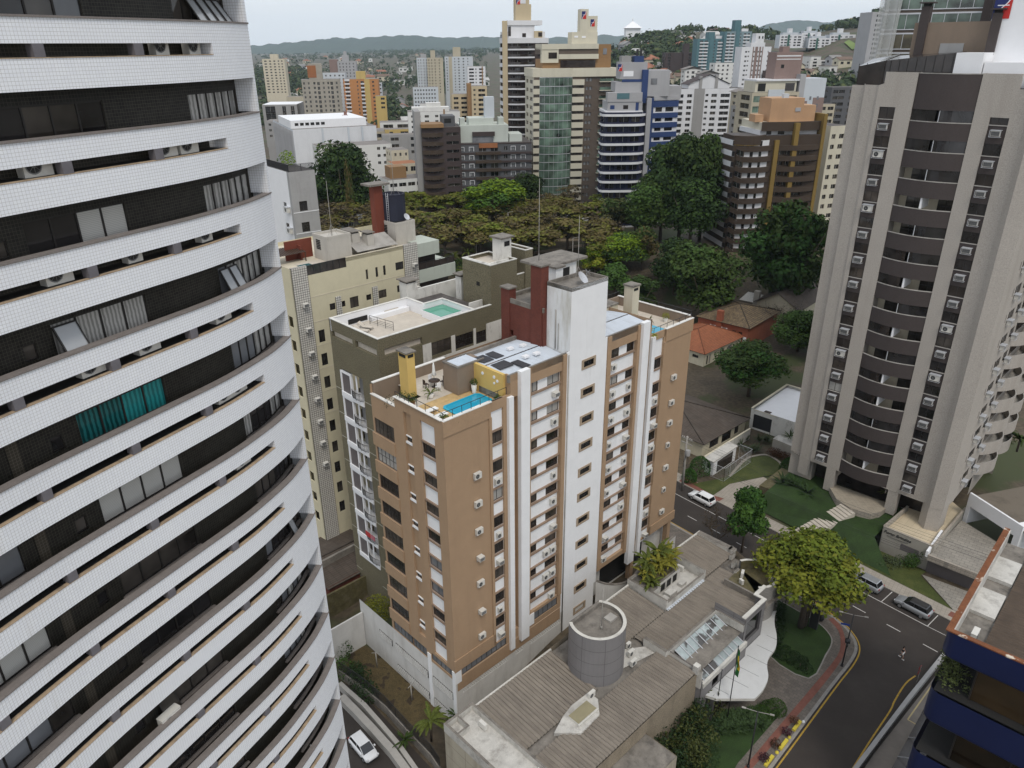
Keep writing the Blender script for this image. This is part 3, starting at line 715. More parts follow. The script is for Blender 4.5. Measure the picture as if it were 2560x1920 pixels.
 for a,b,z0,z1 in ((4.95,11.2,0.5,1.6),(0.55,4.1,0.5,1.6),(4.95,11.2,-2.75,-1.7),(0.7,4.1,-2.75,-1.7),(11.9,14.6,0.45,1.45)): lattice(root,(0,D),(0,0),T(b),T(a),z0,z1,-0.12)
 wm.build('wall',mats,root);bs.build('plinth_wall',[M['tan'],M['whitewall'],M['dark']],root)
 bay.build('window_bay_wall',mats,root);wh.build('pilaster',M['white'],root);tr.build('trim',[M['tand'],M['tan']],root)
 # ---- white stair shaft
 sh = MB();vh = [(19.15 - 16.95,20.8 - 16.95,34.65 - 3.33 * k,35.35 - 3.33 * k,0.25,1) for k in range(11)]
 wall(sh,(16.95,-0.06),(22.62,-0.06),-1.5,43.9,vh,0.25,0)
 wall(sh,(22.62,-0.06),(22.62,3.3),-1.5,43.9,());wall(sh,(22.62,3.3),(16.95,3.3),30,43.9,());wall(sh,(16.95,3.3),(16.95,-0.06),30,43.9,(),m=2)
 sh.face([(17.1,0.1,43.55),(22.5,0.1,43.55),(22.5,3.15,43.55),(17.1,3.15,43.55)],3)
 for a in ((16.95,-0.06,22.62,0.1),(16.95,3.15,22.62,3.3),(16.95,0.1,17.1,3.15),(22.47,0.1,22.62,3.15)): sh.box(a[0],a[1],43.5,a[2],a[3],43.95,3)
 sh.build('stair_shaft',[M['white'],M['dark'],M['whitestain'],M['concd']],root)
 for k in range(11):
  z0,z1 = 34.65 - 3.33 * k,35.35 - 3.33 * k;v = MB()
  for a in ((18.85,z0 - 0.22,21.1,z0),(18.85,z1,21.1,z1 + 0.22),(18.85,z0,19.15,z1),(20.8,z0,21.1,z1)): v.box(a[0],-0.14,a[1],a[2],0.0,a[3],0)
  for i in range(1,6): v.box(19.15 + i * 0.275 - 0.02,0.05,z0,19.15 + i * 0.275 + 0.02,0.09,z1,1)
  v.build('vent',[M['ventframe'],M['metal']],root)
 pp = MB()
 pp.tube([(16.88,2.0,36.9),(16.88,2.0,41.2)],0.06,6,0);pp.tube([(16.88,1.6,36.9),(16.88,1.6,39.8)],0.04,6,0);pp.tube([(16.75,-0.1,-1),(16.75,-0.1,36.8)],0.07,6,0);pp.build('drain_pipe',M['conc'],root)
 # ---- brick machine room and its two chimneys
 br = MB()
 wall(br,(16.4,9.6),(16.4,3.3),35,41.0,[(1.2,1.8,36.9,37.5,0.1),(5.0,5.6,36.8,37.5,0.1)],0.1,0);wall(br,(16.4,3.3),(17.0,3.3),35,41.0,());wall(br,(23,9.6),(16.4,9.6),35,41,());wall(br,(23,3.3),(23,9.6),35,41,())
 br.face([(16.5,3.3,40.7),(22.9,3.3,40.7),(22.9,9.5,40.7),(16.5,9.5,40.7)],1)
 for a in ((16.38,9.3,23.02,9.62),(16.38,3.3,16.62,9.3)): br.box(a[0],a[1],40.6,a[2],a[3],41.1,1)
 br.build('brick_block',[M['red_brick'],M['concd']],root)
 for (x0,y0,x1,y1,z1) in ((16.2,3.45,17.3,4.95,45.5),(16.25,8.3,17.3,9.55,42.1)):
  c = MB()
  for a,b in (((x0,y1),(x0,y0)),((x0,y0),(x1,y0)),((x1,y0),(x1,y1)),((x1,y1),(x0,y1))): wall(c,a,b,36,z1,())
  c.box(x0 - 0.12,y0 - 0.12,z1,x1 + 0.12,y1 + 0.12,z1 + 0.16,1);c.build('chimney',[M['red_brick'],M['concd']],root)
 # white vent stack and canopy roof behind the shaft
 c = MB();c.box(19.2,4.2,41,20.3,5.4,44.6,0);c.box(19.0,4.0,44.6,20.5,5.6,44.8,1);c.box(21.0,6.0,41,24.5,9.0,44.2,0);c.box(19.4,5.7,44.2,26,9.8,44.45,1);c.box(22.0,5.95,42.6,23.3,6.02,43.7,2)
 c.build('lift_house',[M['whitestain'],M['concd'],M['dark']],root)
 # ---- metal roofs over the bays
 for (x0,x1,y0,y1,nm) in ((8.5,16.85,0.25,7.3,'L'),(23.2,31.1,0.25,6.6,'R')):
  rf = MB();ym = (y0 + y1) / 2
  corrugated(rf,(x1,ym - 0.1),(-1,0),x1 - x0,ym - y0 - 0.1,36.9,36.55);corrugated(rf,(x0,ym),(1,0),x1 - x0,y1 - ym,36.95,36.6)
  rf.box(x0 - 0.3,y0 - 0.25,36.3,x1,y0 - 0.02,37.08,1);rf.box(x0 - 0.3,y1,35,x1,y1 + 0.3,37.0,1)
  rf.build('metal_roof',[M['roofsheet'],M['concd']],root)
  if nm == 'L':
   for i,(a,b,c_,d_,z) in enumerate(((9.0,2.0,10.9,3.5,36.86),(8.8,4.2,10.2,5.9,36.95),(10.5,4.2,11.6,5.9,36.95),(11.0,0.7,12.0,2.6,36.85))):
    s_ = MB();s_.box(a,b,z,c_,d_,z + 0.06);s_.build('solar_panel',M['solar'],root)
   for (a,b) in ((13.0,4.9),(14.6,4.6),(12.6,2.2),(14.0,2.0)):
    s_ = MB();s_.box(a,b,36.9,a + 0.7,b + 0.5,37.12);s_.build('skylight',M['cleanwhite'],root)
 # ---- yellow wall, grey block and near terrace
 tw = MB()
 tw.box(8.1,0.7,34.1,8.45,4.95,37.0,0);tw.box(8.45,0.05,34.1,8.6,0.7,37.0,2)
 tw.box(8.07,1.4,34.12,8.1,4.2,34.75,3)
 tw.build('yellow_wall',[M['yellow'],M['taupe'],M['tan'],M['concd']],root)
 for (yy,zz,rr) in ((3.6,36.3,0.17),(1.9,36.4,0.17),(1.45,36.1,0.16),(1.9,35.75,0.13)):
  d_ = MB();d_.tube([(8.04,yy,zz),(8.09,yy,zz)],rr,12);d_.build('wall_ornament',M['cleanwhite'],root)
 gb = MB();gb.box(5.95,4.96,34.1,9.5,7.2,37.0,0);gb.box(5.9,4.9,37.0,6.2,7.3,37.15,1);gb.box(6.2,4.9,37.0,9.5,5.1,37.15,1);gb.box(6.2,7.1,37.0,9.5,7.3,37.15,1);corrugated(gb,(6.3,5.2),(1,0),2.6,1.8,37.1,37.1,2)
 gb.build('roof_block',[M['taupe'],M['concd'],M['roofsheet']],root)
 fl = MB();fl.face([(0.2,0.2,34.05),(8.2,0.2,34.05),(8.2,5.9,34.05),(0.2,5.9,34.05)],0);fl.face([(0.2,5.9,34.05),(9.5,5.9,34.05),(9.5,11.4,34.05),(3.2,11.4,34.05),(3.2,7.5,34.05),(0.2,7.5,34.05)],1);fl.face([(0.2,7.5,33.0),(3.2,7.5,33.0),(3.2,11.4,33.0),(0.2,11.4,33.0)],1)
 fl.build('terrace_floor',[M['travertine'],M['tilebeige']],root)
 pr = MB()   # parapets
 for a in ((0.0,0.0,8.1,0.2,34.0,35.1),(0.0,0.2,0.2,7.5,34.0,35.1)): pr.box(a[0] + 0.01,a[1] + 0.01,a[4],a[2],a[3],a[5] - 0.02,0)
 for a in ((-0.05,-0.15,5.9,0.24,35.1),(-0.15,0.24,0.24,7.5,35.1)): pr.box(a[0],a[1],a[4],a[2],a[3],a[4] + 0.08,2)
 for a in ((0.0,7.5,0.25,11.6),(0.25,11.35,9.5,11.6)): pr.box(a[0] + 0.01,a[1],33,a[2],a[3],34.0 if a[0] == 0 else 35.2,1);pr.box(a[0] - 0.05,a[1] - 0.05,34.0 if a[0] == 0 else 35.2,a[2] + 0.05,a[3] + 0.05,34.1 if a[0] == 0 else 35.3,2)
 pr.box(0.2,7.4,33,3.2,7.5,34.05,1);pr.build('parapet',[M['tan'],M['taupe'],M['pot']],root)
 po = MB()   # pool
 x0,x1,y0,y1 = 3.0,7.75,1.55,4.05
 rim = [(x0 + .35,y0),(x1 - .35,y0),(x1,y0 + .35),(x1,y1 - .35),(x1 - .35,y1),(x0 + .35,y1),(x0,y1 - .35),(x0,y0 + .35)]
 inn = [((p[0] - 5.4) * 0.91 + 5.4,(p[1] - 2.8) * 0.84 + 2.8) for p in rim]
 for i in range(8):
  j = (i + 1) % 8;po.face([(*rim[i],34.16),(*rim[j],34.16),(*inn[j],34.16),(*inn[i],34.16)],0);po.face([(*rim[j],34.16),(*rim[i],34.16),(*rim[i],34.05),(*rim[j],34.05)],0);po.face([(*inn[i],34.16),(*inn[j],34.16),(*inn[j],34.09),(*inn[i],34.09)],0)
 pw = MB();pw.face([(*p,34.11) for p in inn]);p_o = po.build('pool',M['pool'],root);pw.build('water',M['water'],p_o)
 ch = MB();ch.box(2.2,8.05,34,3.15,9.45,38.7,0);ch.box(2.35,8.0,38.25,3.0,8.05,38.55,2);ch.box(2.15,8.25,38.25,2.2,9.25,38.55,2);ch.box(2.05,7.9,38.7,3.3,9.6,38.85,1);ch.build('chimney',[M['yellow'],M['concd'],M['dark']],root)
 rl = MB();railing(rl,[(0.1,5.2),(0.1,0.1),(8.0,0.1)],35.18,0.75,0.6,posts=1.05,slats=False);railing(rl,[(0.1,7.4),(0.1,5.9)],34.2,1.5,0.3,posts=0.7,slats=False);rl.build('railing',M['metal'],root)
 # ---- far terrace
 ft = MB();ft.face([(31.4,0.2,34.2),(39.4,0.2,34.2),(39.4,11.4,34.2),(31.4,11.4,34.2)],0);ft.build('terrace_floor',M['tilebeige'],root)
 pw = MB();pw.box(31.9,1.0,34.2,35.6,3.2,34.45,1);pw.box(32.1,1.2,34.44,35.4,3.0,34.47,0);pw.build('pool',[M['water'],M['pool']],root)
 pr = MB();pr.box(31.2,0.0,34.2,W,0.2,35.09,0);pr.box(W - 0.25,0.2,34.2,W,D,35.4,1);pr.box(31.2,D - 0.25,34.2,W - 0.25,D,35.4,1)
 pr.box(34.05,-0.16,35.1,W + 0.15,0.26,35.18,2);pr.box(W - 0.3,0.26,35.4,W + 0.05,D,35.48,2);pr.build('parapet',[M['tan'],M['taupe'],M['pot']],root)
 rl = MB();railing(rl,[(31.8,0.1),(W - 0.1,0.1)],35.2,0.6,0.5,posts=1.2,slats=False);railing(rl,[(W - 0.1,0.2),(W - 0.1,D - 0.1),(33,D - 0.1)],35.45,0.6,posts=1.2,slats=False);rl.build('railing',M['metal'],root)
 ch = MB();ch.box(33.3,4.6,34.2,34.6,5.9,39.4,0);ch.box(33.2,4.5,39.4,34.75,6.05,39.6,1);ch.box(33.5,4.55,38.9,34.3,4.62,39.2,2);ch.build('chimney',[M['creamr'],M['concd'],M['dark']],root)
 c = MB();c.box(30.9,6.5,34.2,33.0,9.5,37.0,0);c.box(30.8,6.4,37,33.1,9.6,37.15,1);c.build('roof_block',[M['creamr'],M['concd']],root)
 MW = Matrix.Translation(P0) @ Matrix.Rotation(RZ,4,'Z')
 def at(x,y,z): q = MW @ Vector((x,y,z));return (q.x,q.y,q.z)
 # ---- condensers on the walls: things of their own
 grp = 'air conditioners on the tan tower'
 for i,z in enumerate((27.65,24.4,21.15,17.95,14.6,11.0,7.5)):
  ac('white air conditioner on the plain tan end panel below the pool, %s of seven' % (ORD[i] if i < 6 else 'lowest'),grp,at(3.75,-0.0,z),RZ,'box' if i in (3,5) else 'split')
 for k,kind in ((1,'split'),(3,'small'),(4,'box'),(6,'small'),(7,'box')):
  ac('air conditioner on a white panel beside the near tan panel, under its %s window' % ORD[k],grp,at(6.65,0.2,30.3 - 3.3 * k - 1.3),RZ,kind)
 for k,xs in ((0,(15.0,)),(1,(15.0,)),(3,(15.0,)),(4,(15.0,)),(5,(15.0,)),(6,(14.0,15.1)),(7,(14.0,15.1)),(8,(15.0,))):
  for x in xs:
   ac('air conditioner on the %s white spandrel before the stair shaft%s' % (ORD[k],', nearer the middle' if x == 14.0 else (', nearer the shaft' if len(xs) > 1 else '')),grp,at(x,0.35,34.02 - 3.31 * k - 1.35),RZ,'box' if k in (0,5) else ('small' if k == 3 else 'split'))
 for k,xs in ((0,(24.6,)),(1,(24.6,27.6)),(2,(24.6,27.6)),(3,(24.5,27.6)),(4,(24.6,27.6)),(5,(24.6,27.6)),(6,(27.6,)),(7,(24.6,)),(8,(24.6,))):
  for x in xs:
   ac('air conditioner on the %s white spandrel past the stair shaft, %s side' % (ORD[k],'shaft' if x < 26 else 'outer'),grp,at(x,0.35,34.02 - 3.31 * k - 1.35),RZ,pick('split',3,'box',1,'small',1))
 for k,kind in ((1,'small'),(2,'box'),(3,'split'),(4,'split'),(6,'small'),(7,'box')):
  ac('air conditioner in the far narrow white column of the tan tower, under its %s window' % ORD[k],grp,at(33.0,0.2,30.3 - 3.3 * k - 1.3),RZ,kind)
 for i,z in enumerate((27.9,24.4,21.5,18.3,14.9,11.5,8.0)):
  ac('air conditioner on the far tan end wall above the street, %s of seven' % (ORD[i] if i < 6 else 'lowest'),grp,at(36.35,0.0,z),RZ,'small' if i in (3,5) else 'split')
 # ---- things on the terraces and the shaft roof
 def potted(x,y,z,label,r=0.22,h=0.5,plant='bush',pm='pot',size=0.45,lm='L_mid'):
  o = empty('potted_plant',label,'plant',at(x,y,z),0,'potted plants on the roof terraces');p = MB();p.lathe([(r * 0.7,0),(r,h),(r * 0.85,h),(r * 0.8,h - 0.06)],n=12);p.build('pot',M[pm],o)
  f = MB()
  if plant == 'bush': leaf_tuft(f,(0,0,h + size * 0.6),size,260,0.07)
  else: fronds(f,(0,0,h),12,size * 2,0,0.3)
  f.build('foliage',M[lm],o)
 potted(7.5,4.3,34.1,'round clipped bush in a tall white pot against the yellow wall',0.3,0.95,'bush','pot',0.42)
 potted(3.7,6.5,34.1,'arching palm in a white bowl near the terrace table',0.34,0.45,'palm','pot',0.6,'L_palm')
 potted(1.4,6.4,34.1,'green shrub in a terracotta pot beside the yellow chimney',0.25,0.4,'bush','terracotta',0.6)
 potted(0.7,6.9,34.1,'large leafy shrub at the terrace railing corner by the yellow chimney',0.3,0.4,'bush','pot',0.75)
 potted(0.55,8.6,33.0,'shrub rising over the low side parapet of the pool terrace',0.3,0.4,'bush','pot',0.85,'L_dark')
 potted(0.7,0.9,34.1,'small dark bush in the outer corner of the pool terrace',0.25,0.5,'bush','pot',0.5)
 potted(1.5,0.75,34.1,'small yucca by the outer corner of the near pool',0.22,0.5,'palm','pot',0.5,'L_palm')
 potted(7.4,0.7,34.1,'low green bush at the railing end under the yellow wall',0.2,0.4,'bush','pot',0.4)
 potted(31.5,0.75,34.5,'yellow green croton at the corner of the far terrace pool',0.3,0.45,'palm','pot',0.75,'L_yel')
 potted(38.3,3.0,34.2,'yellow flowering bush on the far terrace by its glass rail',0.3,0.5,'bush','pot',0.5,'L_yel')
 potted(36.2,4.0,34.2,'thin spiky plant in a terracotta pot on the far terrace',0.3,0.5,'palm','terracotta',0.5,'L_olive')
 potted(35.6,6.3,34.2,'tall dark shrub behind the beige chimney on the far terrace',0.35,0.5,'bush','terracotta',0.8,'L_dark')
 t = empty('patio_table','dark round patio table with a closed white parasol through it','table',at(5.6,8.3,34.06),0)
 m = MB();m.lathe([(0.6,0.7),(0.6,0.74),(0.0,0.745)],n=16);m.build('tabletop',M['wood'],t);m = MB();m.tube([(0,0,0),(0,0,0.7)],0.05,8);m.lathe([(0.3,0.0),(0.3,0.05)],n=12);m.build('pedestal',M['wood'],t)
 u = empty('parasol','closed white parasol standing in the terrace table','parasol',at(5.6,8.3,34.8),0)
 m = MB();m.lathe([(0.05,0.5),(0.24,0.6),(0.17,1.0),(0.11,1.6),(0.02,2.1)],n=10);m.build('canopy',M['cloth'],u);m = MB();m.tube([(0,0,0),(0,0,2.15)],0.025,6);m.build('pole',M['alu'],u)
 def chair(x,y,rz,label,white=False):
  o = empty('patio_chair',label,'chair',at(x,y,34.06),RZ + rz,'chairs at the terrace table');mm = M['cleanwhite'] if white else M['wood']
  m = MB();m.box(-.22,-.22,.42,.22,.22,.47);m.build('seat',mm,o);m = MB();m.box(-.22,.18,.5,.22,.22,.95);m.build('backrest',mm,o)
  for sx in (-1,1):
   for sy in (-1,1): m = MB();m.box(sx * .2 - .02,sy * .2 - .02,0,sx * .2 + .02,sy * .2 + .02,.42 if sy < 0 else .5);m.build('leg',mm,o)
 chair(6.5,8.0,-1.5,'dark wooden chair at the side of the table facing the grey roof block');chair(4.8,8.7,1.5,'dark wooden chair on the yellow chimney side of the table');chair(5.3,7.3,2.9,'white chair on the pool side of the terrace table',True);chair(5.9,9.2,0,'white chair behind the closed parasol',True)
 def lounger(x,y,z,rz,label,frm='cleanwhite',P=at):
  o = empty('sun_lounger',label,'sun lounger',P(x,y,z),RZ + rz,'sun loungers on the roof terraces')
  m = MB();m.box(-.3,-.9,.28,.3,.35,.34);m.build('bed',M['cloth'],o);m = MB();m.prism([(-.3,.35),(.3,.35),(.3,.95),(-.3,.95)],[.28,.28,.72,.72],[.34,.34,.78,.78]);m.build('backrest',M['cloth'],o)
  for sx in (-.28,.28):
   for sy in (-.7,.3): m = MB();m.box(sx - .02,sy - .02,0,sx + .02,sy + .02,.28);m.build('leg',M[frm],o)
 lounger(1.5,3.9,34.06,1.57,'white sun lounger on the yellow deck nearest the near railing');lounger(1.5,2.4,34.06,1.57,'white sun lounger at the end of the turquoise pool')
 for (x,y,r,az,lb) in ((19.6,0.9,0.75,-1.2,'big grey mesh satellite dish on the white stair shaft roof'),(21.6,2.0,0.45,-0.6,'small white satellite dish at the back of the white stair shaft roof')):
  m = MB();dish(m,0,0,0.6,r,0.7,az + 0.76);tag(m.build('satellite_dish',M['alu'],None,at(x,y,43.56)),lb,'satellite dish','satellite dishes on the rooftops')
 for (x,y,h,lb) in ((21.2,2.9,6.5,'tall thin antenna mast behind the white stair shaft'),(19.7,7.2,9.0,'tall thin antenna mast on the mouldy canopy roof')):
  m = MB();m.tube([(0,0,0),(0,0,h)],[0.05,0.02],5)
  for i in range(3): m.tube([(0,0,1.2),(0.6 * math.cos(i * 2.1),0.6 * math.sin(i * 2.1),0)],0.02,4)
  tag(m.build('antenna_mast',M['conc'],None,at(x,y,43.56 if x > 21 else 44.45)),lb,'antenna','antenna masts on the roofs')
 return at
M['ventframe'] = mat('vent_surround',(0.36,0.28,0.20),var=0.06)
M['creamr'] = mat('cream_render',(0.58,0.52,0.40),var=0.06,dirt=0.3,dcol=(0.3,0.26,0.18))
TAN_AT = build_tan()
# ================================================================== olive building with a white sun terrace
M['olive'] = mat('olive_pebble_render',(0.150,0.132,0.085),var=0.08,fine=0.45,fs=9,bump=0.3,bs=14)
M['oliveline'] = mat('pale_joint',(0.42,0.40,0.33))
M['whited'] = mat('dirty_white',(0.66,0.645,0.60),var=0.08,dirt=0.7,dcol=(0.20,0.18,0.15),ds=(0.9,0.9,0.35),streak=0.52)
M['bitumen'] = mat('dark_roof_felt',(0.085,0.075,0.07),var=0.3,vs=1.0,fine=0.15,dirt=0.4,dcol=(0.2,0.18,0.16),ds=(1,1,1))
M['shutter'] = mat('grey_shutter',(0.13,0.115,0.115),rough=0.5,var=0.08)
M['smoke'] = glass('smoked_glass',(0.035,0.028,0.025),rough=0.1,var=0.4)
M['greenpool'] = water('green_pool_water',(0.07,0.30,0.20))
def build_olive():
 P0,RZ = (-14.60,75.90,0),R(43.75)
 root = empty('olive_building','olive pebbledash apartment building with white walled roof terrace and white balcony column','building',P0,RZ)
 D,W,ZT = 10.0,16.8,36.94
 m = MB();T = lambda t: D - t
 hs = [(T(4.6),T(0.35),34.75,35.62,0.35),(T(9.6),T(5.2),34.75,35.5,0.35),(T(8.5),T(3.85),4.0,31.0,1.2)]
 wall(m,(0,D),(0,0),-3.3,ZT,hs,0.3,0)
 hr = [(0.8,6.0,34.75,35.6,0.35)]
 wall(m,(0,0),(W,0),-3.3,ZT,hr + [(7.3,10.2,32.9,34.5,0.12),(10.9,13.7,32.7,34.35,0.12),(14.2,15.8,32.5,34.0,0.12)],0.3,0)
 m.box(6.0,-0.03,31.6,7.25,0,34.6,1);m.box(10.25,-0.03,31.6,10.85,0,34.6,1);m.box(13.75,-0.03,31.6,14.15,0,34.6,1);m.box(15.85,-0.03,31.4,20.9,0,34.7,1);m.box(7.2,-0.035,31.2,15.9,0.0,32.45,1)
 for k in range(9): m.box(-0.02,0,28.1 - 3.38 * k,0.0,3.8,28.17 - 3.38 * k,2);m.box(-0.02,8.6,28.1 - 3.38 * k,0,10,28.17 - 3.38 * k,2)
 wall(m,(0 + 0.35,D - 0.01),(0.35,0.35),34.6,35.7,(),m=3);wall(m,(0.35,0.35),(6.2,0.35),34.6,35.7,(),m=3)
 # tall block and white turret
 for x0,y0,x1,y1,z1 in ((16.75,0.0,21.2,5.2,41.87),(21.2,0.4,23.1,5.0,39.7),(22.9,0.2,24.2,5.0,42.6),(24.2,0.2,28,5.0,39.5)):
  for a,b in (((x0,y1),(x0,y0)),((x0,y0),(x1,y0)),((x1,y0),(x1,y1)),((x1,y1),(x0,y1))): wall(m,a,b,30,z1,())
  m.face([(x0,y0,z1 - 0.5),(x1,y0,z1 - 0.5),(x1,y1,z1 - 0.5),(x0,y1,z1 - 0.5)],3)
  for a in ((x0 - .03,y0 - .03,x1 + .03,y0 + .15),(x0 - .03,y1 - .15,x1 + .03,y1 + .03),(x0 - .03,y0 + .15,x0 + .15,y1 - .15),(x1 - .15,y0 + .15,x1 + .03,y1 - .15)): m.box(a[0],a[1],z1 - 0.05,a[2],a[3],z1 + 0.06,1)
 m.box(16.74 - 0.02,2.0,38.9,16.76,2.6,39.4,4)
 m.build('wall',[M['olive'],M['whited'],M['oliveline'],M['tilebeige'],M['dark']],root)
 t = MB();t.box(19.9,1.4,41,21.6,3.0,44.3,0);t.box(19.6,1.1,44.3,21.9,3.3,44.5,1);t.box(20.4,1.37,43.3,21.3,1.4,43.9,2);t.box(16.9,0.2,41.4,17.1,5.0,42.0,0);t.box(17.1,0.2,41.5,20.0,0.35,42.1,0)
 t.build('roof_turret',[M['whited'],M['concd'],M['dark']],root)
 for a,b,z0,z1,nx,g in ((7.3,10.2,32.9,34.5,3,'g_room'),(10.9,13.7,32.7,34.35,4,'g_dark'),(14.2,15.8,32.5,34.0,2,'g_dark')): window(root,(0,0),(W,0),a,b,z0,z1,0.06,nx,2,gl=g)
 # white walls round the sun terrace
 w_ = MB()
 for a in ((0.0,9.55,0.2 + 11,9.8),(11.0,6.2,11.25,9.55),(11.25,6.1,14.2,6.35),(14.0,0.3,14.2,6.1)): w_.box(a[0],a[1],35.4,a[2],a[3],ZT - 0.02,0)
 w_.box(0.02,0.02,35.6,14.0,0.25,ZT - 0.03,0);w_.box(0.02,0.25,35.6,0.25,9.55,ZT - 0.03,0)
 for a in ((-0.05,-0.05,16.8,0.28),(-0.05,0.28,0.28,9.5),(-0.05,9.5,11.3,9.85),(10.95,6.4,11.3,9.5),(11.3,6.05,14.25,6.4),(13.95,0.28,14.25,6.05)): w_.box(a[0],a[1],ZT - 0.02,a[2],a[3],ZT + 0.06,1)
 w_.box(5.2,8.9,35.42,10.9,9.55,36.0,0);w_.box(2.3,9.48,35.6,5.0,9.55,36.2,3);w_.box(7.5,9.45,35.42,9.6,9.5,36.1,2)
 w_.box(14.3,0.3,36.0,16.7,9.8,36.3,4);w_.box(11.3,6.4,36.0,14.3,9.8,36.3,4);w_.box(14.6,1.5,36.3,16.7,1.7,37.3,1)
 w_.build('terrace_wall',[M['cleanwhite'],M['whited'],M['tilebeige'],M['dark'],M['bitumen']],root)
 f = MB();f.face([(0.2,0.2,35.42),(14,0.2,35.42),(14,9.6,35.42),(0.2,9.6,35.42)]);f.build('terrace_floor',M['tilebeige'],root)
 p = MB();p.box(10.6,2.2,35.42,13.9,6.0,36.28,1);q = MB();q.face([(10.7,2.3,36.3),(13.9,2.3,36.3),(13.9,6.0,36.3),(10.7,6.0,36.3)]);o = p.build('pool',[M['greenpool'],M['cleanwhite']],root);q.build('water',M['greenpool'],o)
 r_ = MB();railing(r_,[(4.6,8.4),(5.2,4.4)],35.42,1.1,0.25,posts=1.3,slats=False)
 for z in (0.3,0.5,0.7): r_.obox((4.6,8.4),Vector((0.6,-4.0)).normalized(),4.04,0.03,35.42 + z,35.45 + z)
 r_.build('stair_railing',M['metal'],root)
 for x0,y0,x1,y1,z1 in ((11.4,9.9,13.0,11.5,38.6),(17.5,6.5,18.9,7.6,38.9)):
  c = MB();c.box(x0,y0,34,x1,y1,z1,0);c.box(x0 - .25,y0 - .25,z1 + 0.25,x1 + .25,y1 + .25,z1 + 0.4,1);c.box(x0 + .1,y0 + .1,z1,x1 - .1,y1 - .1,z1 + .25,2);c.build('chimney',[M['whited'],M['concd'],M['dark']],root)
 pw = MB();pw.box(13.0,9.9,35.0,24,10.2,37.6,0);pw.build('parapet',M['whited'],root)
 # balcony column
 for k in range(8):
  z = 28.0 - 3.38 * k
  b = MB();b.box(-0.12,3.85,z - 0.62,1.2,8.6,z,0)
  b.box(-0.06,8.35,z,0.25,8.6,z + 2.76,0);b.box(-0.04,6.35,z,0.25,6.6,z + 2.76,0);b.box(-0.04,6.6,z + 2.5,0.2,8.35,z + 2.76,0)
  b.box(0.05,6.6,z,0.12,8.35,z + 2.5,1);b.box(1.15,3.9,z,1.2,5.6,z + 2.7,2);b.box(1.1,5.6,z,1.2,6.35,z + 2.7,3);b.box(0.25,5.5,z,0.3,5.8,z + 2.7,0)
  o = b.build('balcony',[M['cleanwhite'],M['shutter'],M['dark'],M['grey']],root)
  r_ = MB();railing(r_,[(-0.08,6.3),(-0.3,5.8),(-0.38,5.0),(-0.3,4.3),(-0.08,3.9)],z,1.0,0.15,posts=1.5,slats=True);r_.build('railing',M['metal'],o)
 MW = Matrix.Translation(P0) @ Matrix.Rotation(RZ,4,'Z')
 at = lambda x,y,z: tuple(MW @ Vector((x,y,z)))
 for i,(x,y) in enumerate(((2.2,6.6),(3.2,7.2))):
  o = empty('sun_lounger',('cream sun lounger nearest the edge on the white walled terrace','cream sun lounger beside the black stair railing on the white walled terrace')[i],'sun lounger',at(x,y,35.43),RZ + 0.5,'sun loungers on the roof terraces')
  b = MB();b.box(-.32,-.9,.3,.32,.3,.36);b.build('bed',M['tilebeige'],o);b = MB();b.prism([(-.32,.3),(.32,.3),(.32,.9),(-.32,.9)],[.3,.3,.8,.8],[.36,.36,.86,.86]);b.build('backrest',M['tilebeige'],o)
  for sx in (-.34,.34): b = MB();b.tube([(sx,-.8,0),(sx,-.7,.3),(sx,.2,.3),(sx,.5,.5),(sx,.6,0)],.025,5);b.build('leg',M['metal'],o)
 b = MB();b.box(0,0,0,0.03,1.1,0.75);tag(b.build('red_towel',mat('red_cloth',(0.45,0.04,0.04),rough=0.9),None,at(-0.42,4.9,8.35),RZ),'red towel hung over the lowest balcony railing of the olive building','towel','towels on the lowest balcony')
 b = MB();b.box(0,0,0,0.03,0.9,0.7);tag(b.build('pink_towel',mat('pink_cloth',(0.45,0.14,0.17),rough=0.9),None,at(-0.40,3.95,8.35),RZ),'pink towel hung next to the red one on the lowest balcony','towel','towels on the lowest balcony')
build_olive()
